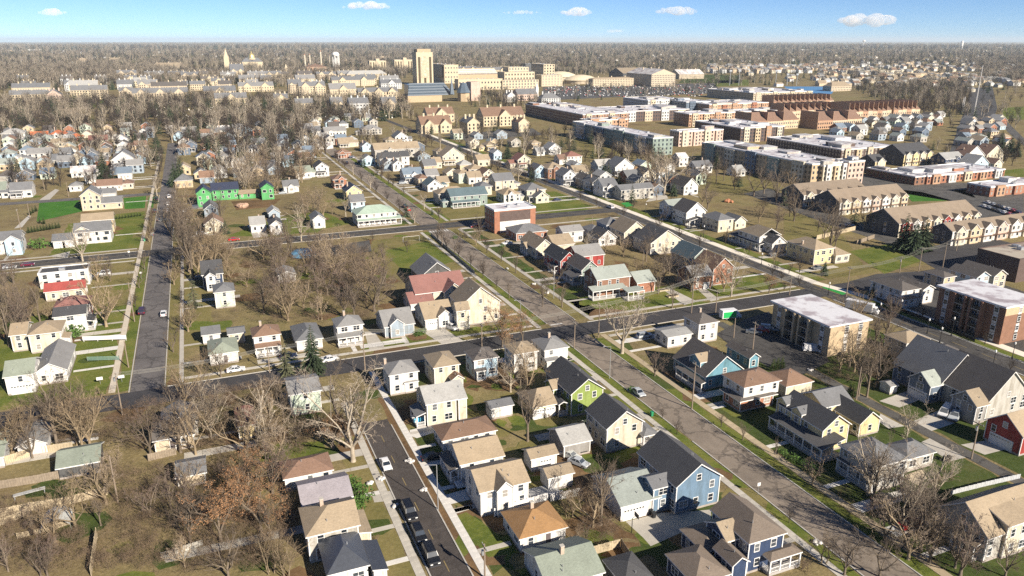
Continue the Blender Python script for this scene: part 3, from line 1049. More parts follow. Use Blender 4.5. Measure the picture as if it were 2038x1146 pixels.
house('pale grey house with tan gable roof and dark-roofed front porch', [
    B((915, 926), 1006, 9.0, 4.7, 'gx', 'palegrey', 'tan', p=.5),
    B((895, 939), 915, (875, 905), 2.9, 'sw', 'white', 'dark', p=.3, porch='SW')], short='pale grey house with tan roof')
house('white two-storey house with tan roof and front cross gable', [
    B((954, 982), 1057, 9.0, 5.3, 'gx', 'white', 'tan', p=.5),
    B((989, 979), 1025, 5.5, 5.5, 'gy', 'white', 'tan', p=.95, oh=.25)], short='white house with cross gable')
house('low white house with rusty orange hip roof and open corner porch', [
    B((1033, 1074), 1132, (996, 1018), 3.1, 'h', 'white', 'orange', p=.48, chim=(.5, .62), d=[('S', .62)], oh=.5)], short='orange-roofed white house')
house('white garage with tan roof, upper of two behind the white houses', [
    B((1056, 915), 1113, (1040, 893), 3.2, 'gx', 'white', 'tan', p=.5, win=0, g=[('S', .62, 3.0)])], name='garage', cat='garage', short='upper white garage')
house('white garage with tan roof and wooden deck, lower of two behind the white houses', [
    B((1090, 953), 1145, (1071, 930), 3.2, 'gx', 'white', 'tan', p=.5, win=0)], name='garage', cat='garage', short='lower white garage')
house('small white garage with patched dark grey roof in the middle yard', [
    B((976, 814), 1024, (963, 798), 3.0, 'gx', 'white', 'slate', p=.45, win=0, g=[('W', .5, 2.6)])], name='garage', cat='garage', short='small white garage')
house('lime green two-storey gable house with charcoal roof and attached tan-roofed garage', [
    B((1136, 786), 1205, (1084, 737), 5.8, 'gy', 'green', 'char', p=.72),
    B((1100, 776), 1127, 5.0, 4.9, 'gx', 'green', 'tan', p=.6),
    B((1059, 813), 1110, 9.0, 3.2, 'hw', 'yellow', 'tan', p=.55, g=[('S', .3, 2.7), ('S', .75, 2.7)], win=0),
    B((1112, 806), 1132, 4.0, 3.2, 'gy', 'green', 'char', p=.5, porch='S')], short='lime green house')
house('beige two-storey gable house with charcoal roof facing the wide street', [
    B((1207, 855), 1284, (1164, 815), 5.8, 'gy', 'beige', 'char', p=.72),
    B((1281, 869), 1312, 6.5, 3.1, 'h', 'white', 'slate', p=.4, porch='SE')], short='beige gable house')
house('open-fronted grey carport garage with two cars inside, behind the beige house', [
    B((1121, 888), 1180, (1095, 852), 3.2, 'gx', 'grey', 'light', p=.5, win=0)], name='carport', cat='garage', short='open-fronted grey carport')
house('large blue two-storey gable house with charcoal roof and sage-roofed garage', [
    B((1346, 971), 1440, (1262, 900), 6.0, 'gy', 'blue', 'char', p=.72),
    B((1235, 1010), 1318, 11.0, 3.4, 'gx', 'white', 'sage', p=.5, g=[('S', .38, 4.9)], win=0),
    B((1300, 975), 1345, 5.0, 5.4, 'gx', 'blue', 'slate', p=.5)], short='large blue house')
house('dark navy house with sprawling mottled brown roofs at the bottom edge', [
    B((1491, 1083), 1568, (1412, 1013), 6.2, 'hs', 'navy', 'mottled', p=.62),
    B((1382, 1165), 1457, (1321, 1102), 3.6, 'h', 'navy', 'mottled', p=.5),
    B((1400, 1100), 1470, (1360, 1050), 3.5, 'hx', 'navy', 'mottled', p=.4),
    B((1458, 1128), 1494, (1428, 1086), 4.6, 'gy', 'navy', 'mottled', p=.7),
    B((1446, 1079), 1480, 6.0, 5.4, 'gx', 'navy', 'tan', p=.6),
    B((1534, 1118), 1598, (1514, 1098), 3.0, 'h', 'navy', 'mottled', p=.4, porch='SW')], short='dark navy house')
house('low house with grey-green roof and brick chimney cut by the bottom edge', [
    B((1090, 1172), 1206, 10.0, 3.0, 'gx', 'palegrey', 'greygreen', p=.45, chim=(.45, .45))], short='grey-green roofed house at the bottom edge')
house('dark roofed outbuilding at the bottom edge left of the navy house', [
    B((1242, 1168), 1304, 7.0, 2.8, 'hx', 'dark', 'char', p=.4, win=0)], name='shed', cat='shed', short='dark outbuilding')
# --- east of the wide street
house('teal blue bungalow with dark brown roof and tan dormer beside the wide street', [
    B((1403, 752), 1484, (1337, 710), 3.6, 'gy', 'teal', 'dark', p=.78, d=[('W', .4)]),
    B((1394, 722), 1424, 5.0, 6.0, 'gx', 'teal', 'tan', p=.6, oh=.3),
    B((1396, 764), 1406, (1350, 728), 3.0, 'sw', 'white', 'dark', p=.2, porch='W')], short='teal bungalow')
house('teal gabled garage with dark roof behind the teal bungalow', [
    B((1492, 714), 1515, 10.0, 3.4, 'gy', 'teal', 'dark', p=.7)], name='garage', cat='garage', short='teal garage')
house('foursquare house with wide brown hip roof, white upper storey and brick below', [
    B((1481, 772), 1557, (1433, 744), 6.3, 'h', 'white', 'brown', p=.42, z0=3.2),
    B((1473, 800), 1549, (1427, 774), 3.2, 'h', 'brick', 'dark', p=.3, oh=.8)], short='brown-roofed brick foursquare')
house('cream garage with brown pyramid roof beside the brick foursquare', [
    B((1565, 770), 1621, (1530, 740), 3.2, 'h', 'cream', 'brown', p=.5, win=0)], name='garage', cat='garage', short='cream pyramid-roofed garage')
house('yellow craftsman house with charcoal roofs, dormers and wraparound white porch', [
    B((1638, 858), 1696, (1552, 803), 5.6, 'gy', 'yellow', 'char', p=.72),
    B((1636, 896), 1682, (1527, 828), 3.2, 'sw', 'white', 'char', p=.22, porch='SW'),
    B((1566, 806), 1590, 3.4, 6.4, 'gx', 'yellow', 'slate', p=.7, oh=.25),
    B((1596, 826), 1622, 3.4, 6.4, 'gx', 'yellow', 'slate', p=.7, oh=.25),
    B((1640, 812), 1700, 8.0, 4.6, 'gx', 'yellow', 'slate', p=.55),
    B((1712, 845), 1757, (1655, 802), 3.4, 'gy', 'yellow', 'char', p=.75)], short='yellow craftsman house')
house('grey house with dark hip roof, row of upper windows and white front porch', [
    B((1743, 931), 1811, (1667, 885), 5.8, 'h', 'greige', 'slate', p=.5, win=1.7),
    B((1737, 957), 1748, (1654, 913), 3.1, 'sw', 'white', 'dark', p=.2, porch='SW'),
    B((1806, 915), 1865, (1768, 882), 3.3, 'h', 'greige', 'slate', p=.5)], short='grey hip-roofed porch house')
house('large tan-roofed taupe house at the lower right edge with big shed dormer', [
    B((1962, 1070), (2110, 1030), (1878, 1002), 5.0, 'gx', 'greige', 'tan', p=.8),
    B((2007, 1048), (2090, 1024), 5.0, 6.6, 'ss', 'cream', 'tan', p=.3),
    B((1940, 1090), 1964, (1900, 1056), 3.0, 'sw', 'white', 'tan', p=.3, porch='W')], short='tan-roofed taupe house')
house('slate blue gable house with white two-car garage door facing the alley', [
    B((1873, 765), 1958, 14.0, 4.7, 'gy', 'slate', 'slate', p=.9, floors=2),
    B((1853, 771), 1880, (1806, 749), 4.6, 'gx', 'slate', 'sage', p=.8, g=[('W', .47, 4.9)])], short='slate blue alley house')
house('grey gable house with open dark garage facing the alley', [
    B((1966, 803), 2053, 14.0, 4.7, 'gy', 'greige', 'dark', p=.9, floors=2),
    B((1945, 811), 1972, (1891, 786), 4.6, 'gx', 'grey', 'tan', p=.8)], short='grey alley house')
house('dark red house with white garage door at the right edge', [
    B((2038, 872), (2070, 862), (1983, 828), 4.6, 'gx', 'red', 'tan', p=.8, g=[('W', .47, 4.9)])], short='dark red house')
house('grey-sided house with brown hip roof behind the slate blue house', [
    B((1850, 718), 1926, (1804, 698), 5.6, 'h', 'grey', 'dark', p=.45)], short='grey-sided hip house')
house('beige two-storey house with tan hip roof by the striped road', [
    B((1805, 684), 1853, (1767, 663), 5.4, 'h', 'greige', 'tan', p=.45)], short='beige house by the striped road')
house('tiny white shed beside the slate blue house', [
    B((1773, 770), 1790, 3.5, 2.3, 'gx', 'white', 'grey', p=.4, win=0)], name='shed', cat='shed', short='tiny white shed')
# --- left block along the quiet street
house('white and blue two-storey house with front gable and porch at the left edge', [
    B((-16, 481), 42, 11.0, 5.8, 'gx', 'white', 'slate', p=.5),
    B((5, 481), 42, 5, 6.0, 'gy', 'sky', 'slate', p=.7),
    B((-16, 494), 41, 3.2, 3.1, 'ss', 'white', 'grey', p=.25, porch='S')], short='white porch house at the left edge')
house('sprawling cream house with slate roofs and white double garage on the corner', [
    B((145, 464), 221, 12.0, 5.2, 'gx', 'white', 'slate', p=.5),
    B((143, 463), 184, 7.0, 5.2, 'gy', 'cream', 'slate', p=.6),
    B((102, 481), 146, 9.0, 3.1, 'gx', 'white', 'slate', p=.5, g=[('S', .3, 4), ('S', .75, 4)], win=0),
    B((160, 441), 226, 10.0, 5.8, 'gx', 'tan', 'tan', p=.5)], short='sprawling cream corner house')
house('tall beige gabled house with grey roof standing on bright green turf', [
    B((157, 391), 200, 13.0, 7.6, 'gy', 'buff', 'slate', p=.75, floors=3),
    B((197, 386), 231, 9.0, 4.2, 'gx', 'white', 'slate', p=.5),
    B((197, 405), 244, 10.0, 3.3, 'gx', 'buff', 'slate', p=.5)], short='tall beige gabled house')
house('long white-walled building with flat black roof above a red-roofed wing', [
    B((75, 546), 175, (80, 534), 5.4, 'f', 'white', 'char'),
    B((86, 582), 171, 7.0, 3.4, 'gx', 'cream', 'red', p=.6)], short='long red-winged building')
house('house with dark maroon hip roof behind the white charcoal-roofed one', [
    B((105, 613), 179, 9.0, 5.0, 'h', 'maroon', 'maroon', p=.45, chim=(.2, .5))], short='maroon hip-roofed house')
house('white two-storey house with plain charcoal gable roof facing the quiet street', [
    B((103, 632), 172, 8.5, 5.6, 'gx', 'white', 'char', p=.4, win=7),
    B((170, 640), 188, 6.0, 3.0, 'se', 'white', 'char', p=.2, porch='SE')], short='white charcoal-roofed house')
house('cream two-storey house with tan hip roof and dark shutters on the left', [
    B((52, 668), 122, 10.0, 5.6, 'h', 'cream', 'tan', p=.45),
    B((16, 669), 54, 10.0, 5.0, 'gx', 'cream', 'tan', p=.4),
    B((119, 675), 139, 5.0, 3.0, 'se', 'white', 'tan', p=.2)], short='cream shuttered house')
house('white L-shaped house with grey-green roof, dormers and garage below at far left', [
    B((4, 752), 68, (4, 721), 5.0, 'gx', 'white', 'greygreen', p=.42, g=[('S', .55, 5.0)]),
    B((65, 745), 134, 18.0, 3.4, 'gy', 'white', 'grey', p=.62)], short='white L-shaped house')
# --- middle block
house('small white bungalow with greenish hip roof and little dormer', [
    B((414, 707), 476, 11.0, 3.3, 'h', 'white', 'greygreen', p=.45, d=[('S', .55)])], short='greenish-roofed bungalow')
house('low white cottage with pale gable wall behind the greenish-roofed bungalow', [
    B((400, 668), 440, 7.0, 3.0, 'gx', 'white', 'slate', p=.4),
    B((452, 666), 489, 6.0, 3.2, 'gx', 'cream', 'slate', p=.25)], short='low white cottage')
house('white two-storey house with brown hip roof, shutters and brown porch roof', [
    B((502, 672), 560, (493, 653), h2, 'h', 'white', 'brown', p=.52, chim=(.35, .6)),
    B((508, 694), 560, 3.0, 3.0, 'ss', 'white', 'brown', p=.25, porch='S')], short='white brown-roofed house')
house('low house with slate hip roof half hidden by the big spruce', [
    B((588, 680), 644, 13.0, 3.3, 'h', 'white', 'slate', p=.5)], short='slate-roofed house behind the spruce')
house('white two-storey house with grey hip roof and full front porch', [
    B((669, 652), 725, (659, 634), h2, 'h', 'white', 'grey', p=.52, chim=(.4, .6)),
    B((672, 674), 724, 3.0, 3.0, 'ss', 'white', 'grey', p=.25, porch='S')], short='white grey-roofed porch house')
house('blue craftsman with grey gable roof and white front dormer', [
    B((764, 652), 827, 12.0, 3.5, 'gx', 'steel', 'grey', p=.55, d=[('S', .5)]),
    B((776, 648), 806, 5.0, 4.2, 'gy', 'steel', 'grey', p=.8, oh=.3)], short='blue craftsman house')
house('very large cream house with tan roofs, tall gable and attached garage', [
    B((916, 610), 998, 11.0, 6.6, 'gy', 'cream', 'tan', p=.8, floors=2),
    B((908, 620), 936, 4.0, 6.2, 'gx', 'cream', 'tan', p=1.1, oh=.3),
    B((845, 637), 905, 12.0, 3.5, 'gx', 'white', 'tan', p=.6, g=[('S', .35, 5)]),
    B((872, 630), 902, 5.0, 4.2, 'gy', 'white', 'tan', p=.75, oh=.3)], short='very large cream house')
house('house with broad maroon shingle roofs and a cream gable', [
    B((826, 586), 930, 14.0, 5.2, 'gx', 'cream', 'maroon', p=.6),
    B((884, 583), 926, 7.0, 5.2, 'gy', 'cream', 'maroon', p=.8),
    B((816, 606), 866, 10.0, 3.2, 'gx', 'white', 'maroon', p=.5)], short='maroon-shingled house')
house('dark-sided house with grey-black gable roof at the edge of the field', [
    B((836, 552), 905, 14.0, 4.6, 'gy', 'dark', 'slate', p=.75)], short='dark house by the field')
house('dark blue house with white-trimmed black gables right of the quiet street', [
    B((400, 548), 445, 12.0, 5.2, 'gx', 'navy', 'char', p=.6),
    B((407, 552), 430, 6.0, 5.4, 'gy', 'white', 'char', p=.8)], short='dark blue gabled house')
house('yellow-green two-storey house with grey hip roof among bare trees', [
    B((424, 583), 468, 9.0, h2, 'h', 'mint', 'slate', p=.5)], short='yellow-green hip house')
house('small grey-roofed outbuilding buried in the middle thicket', [
    B((552, 549), 590, 9.0, 3.0, 'gy', 'grey', 'grey', p=.4, win=0)], name='shed', cat='shed', short='outbuilding in the thicket')
# --- block between the curving street and the striped road
house('tan craftsman with dark west roof slope and cream gable', [
    B((1066, 495), 1105, 16.0, 4.6, 'gy', 'cream', 'tan', p=.8),
    B((1103, 489), 1145, 12.0, 4.0, 'gx', 'cream', 'tan', p=.5),
    B((1048, 494), 1072, 7.0, 3.4, 'gx', 'white', 'tan', p=.5, porch='SW')], short='tan craftsman')
house('bright red house with dark front roof and long grey-roofed rear wing', [
    B((1115, 521), 1151, 15.0, 5.2, 'gy', 'red', 'char', p=.9),
    B((1150, 512), 1205, 12.0, 4.8, 'gx', 'red', 'grey', p=.5),
    B((1103, 531), 1128, 6.0, 3.0, 'sw', 'white', 'char', p=.2, porch='SW')], short='bright red house')
house('small grey-green house with dark gable roof and dormers beside the red house', [
    B((1157, 539), 1195, 12.0, 5.0, 'gy', 'sage', 'dark', p=.85),
    B((1140, 553), 1160, 8.0, 3.0, 'sw', 'white', 'char', p=.2, porch='W')], short='small grey-green house')
house('large brick house with sage gable roof, white porch and separate matching garage', [
    B((1188, 558), 1257, 10.0, 6.2, 'gx', 'brownbrick', 'sage', p=.6),
    B((1180, 581), 1248, 3.5, 3.3, 'ss', 'white', 'sage', p=.25, porch='SW'),
    B((1268, 564), 1307, 10.0, 4.0, 'gx', 'brick', 'sage', p=.55),
    B((1250, 582), 1284, 4.0, 3.2, 'ss', 'white', 'sage', p=.1, porch='S')], short='large brick house with sage roof')
house('one-storey orange brick house with grey hip roof in front of the brick school block', [
    B((1027, 465), 1091, (1006, 452), 3.6, 'h', 'brick', 'slate', p=.4)], short='orange brick hip house')
house('white two-storey house with bright porch right of the brick block', [
    B((1120, 463), 1163, 8.0, 5.0, 'gx', 'white', 'grey', p=.5)], short='white house right of the brick block')
house('blue-grey house with dark grey hip roof above the white house', [
    B((1207, 448), 1244, (1191, 438), h2, 'h', 'steel', 'slate', p=.5)], short='blue-grey hip house')
house('small house with dark grey hip roof below the blue-grey one', [
    B((1176, 460), 1204, 9.0, 3.2, 'h', 'palegrey', 'slate', p=.5)], short='small dark hip house')
house('cream house with tan gable roof left of the dark-roofed beige one', [
    B((1242, 464), 1291, 13.0, 5.2, 'gy', 'cream', 'tan', p=.75)], short='cream tan-gabled house')
house('white gable garage in front of the cream tan-gabled house', [
    B((1191, 476), 1229, 10.0, 3.4, 'gy', 'white', 'char', p=.75)], name='garage', cat='garage', short='white gable garage')
house('beige gable house with charcoal roof just left of the pale cycle path', [
    B((1295, 485), 1361, 14.0, 5.0, 'gy', 'cream', 'char', p=.62)], short='charcoal-roofed beige house')
house('dark teal house with tall red brick chimney beside the cycle path', [
    B((1376, 518), 1422, 14.0, 4.6, 'gy', 'sage', 'teal', p=.8, chim=(.85, .25))], short='dark teal house with red chimney')
house('old brick house with brown roof, white trim and steep brick gable', [
    B((1420, 537), 1463, 12.0, 6.0, 'gy', 'brick', 'brown', p=.85),
    B((1380, 552), 1422, 10.0, 5.0, 'gx', 'brownbrick', 'grey', p=.55, g=[('S', .7, 2.4)])], short='old gabled brick house')
house('tall white house with brown pyramid roof and low white rear wing', [
    B((1391, 646), 1433, (1360, 628), 6.0, 'h', 'white', 'dark', p=.5, chim=(.5, .6)),
    B((1329, 672), 1380, (1302, 654), 3.5, 'gx', 'white', 'light', p=.22)], short='tall white pyramid-roofed house')
# --- east of the striped road
house('white two-storey house with brown roof and long west side by the cycle path', [
    B((1796, 580), 1834, (1738, 556), h2, 'h', 'white', 'dark', p=.42),
    B((1838, 577), 1863, (1795, 556), 5.2, 'gy', 'white', 'dark', p=.5),
    B((1800, 598), 1832, 6.0, 3.0, 'hs', 'white', 'char', p=.3, porch='SW')], short='white brown-roofed house by the path')
house('brown-roofed beige house behind the white house by the cycle path', [
    B((1880, 553), 1905, (1835, 540), 5.0, 'h', 'tan', 'dark', p=.42)], short='brown-roofed beige house')
house('pale blue house with brown gable roof below the parking deck', [
    B((1945, 553), 1973, (1884, 536), h2, 'gy', 'sky', 'dark', p=.55),
    B((1980, 550), 2007, (1925, 527), 5.2, 'gy', 'buff', 'dark', p=.6)], short='pale blue house')
house('white house with dark porch roof and tan dormers above the cycle path', [
    B((1512, 472), 1556, 14.0, 6.0, 'hn', 'white', 'tan', p=.55),
    B((1512, 487), 1540, (1470, 462), 3.2, 'sw', 'white', 'char', p=.2, porch='SW'),
    B((1537, 486), 1568, 9.0, 4.2, 'gy', 'white', 'char', p=.75)], short='white dark-porched house')
house('pale yellow house with tan hip roof and dark west front', [
    B((1622, 498), 1663, (1573, 478), 6.2, 'h', 'yellow', 'tan', p=.5, chim=(.1, .5)),
    B((1664, 509), 1694, 10.0, 3.4, 'hx', 'cream', 'tan', p=.45)], short='pale yellow tan-roofed house')
house('long beige house with grey roof set back on the far side of the cycle path', [
    B((1236, 379), 1304, 10.0, h2, 'gx', 'greige', 'slate', p=.45)], short='long grey-roofed beige house')
house('white gable house with dark west roof beside the pale sycamore', [
    B((1361, 372), 1392, 14.0, 4.8, 'gy', 'white', 'dark', p=.9, g=[('S', .5, 3)])], short='white gable house by the sycamore')
house('white house with sage grey roof beside the orange dig', [
    B((1333, 411), 1369, 10.0, 5.4, 'gx', 'white', 'sage', p=.5)], short='white sage-roofed house')
house('tall white house with dark porch and brown gable roof above the path', [
    B((1366, 424), 1408, 12.0, 6.2, 'gy', 'white', 'dark', p=.8),
    B((1372, 440), 1395, (1342, 427), 3.0, 'sw', 'white', 'char', p=.2, porch='SW')], short='tall white dark-porched house')
house('cream house with slate hip roof next to the tall white house', [
    B((1430, 439), 1463, (1408, 426), h2, 'h', 'cream', 'slate', p=.5)], short='cream slate-hipped house')
house('small cream gable garage right of the slate-hipped house', [
    B((1463, 442), 1488, 10.0, 3.6, 'gy', 'cream', 'slate', p=.7)], name='garage', cat='garage', short='small cream garage')
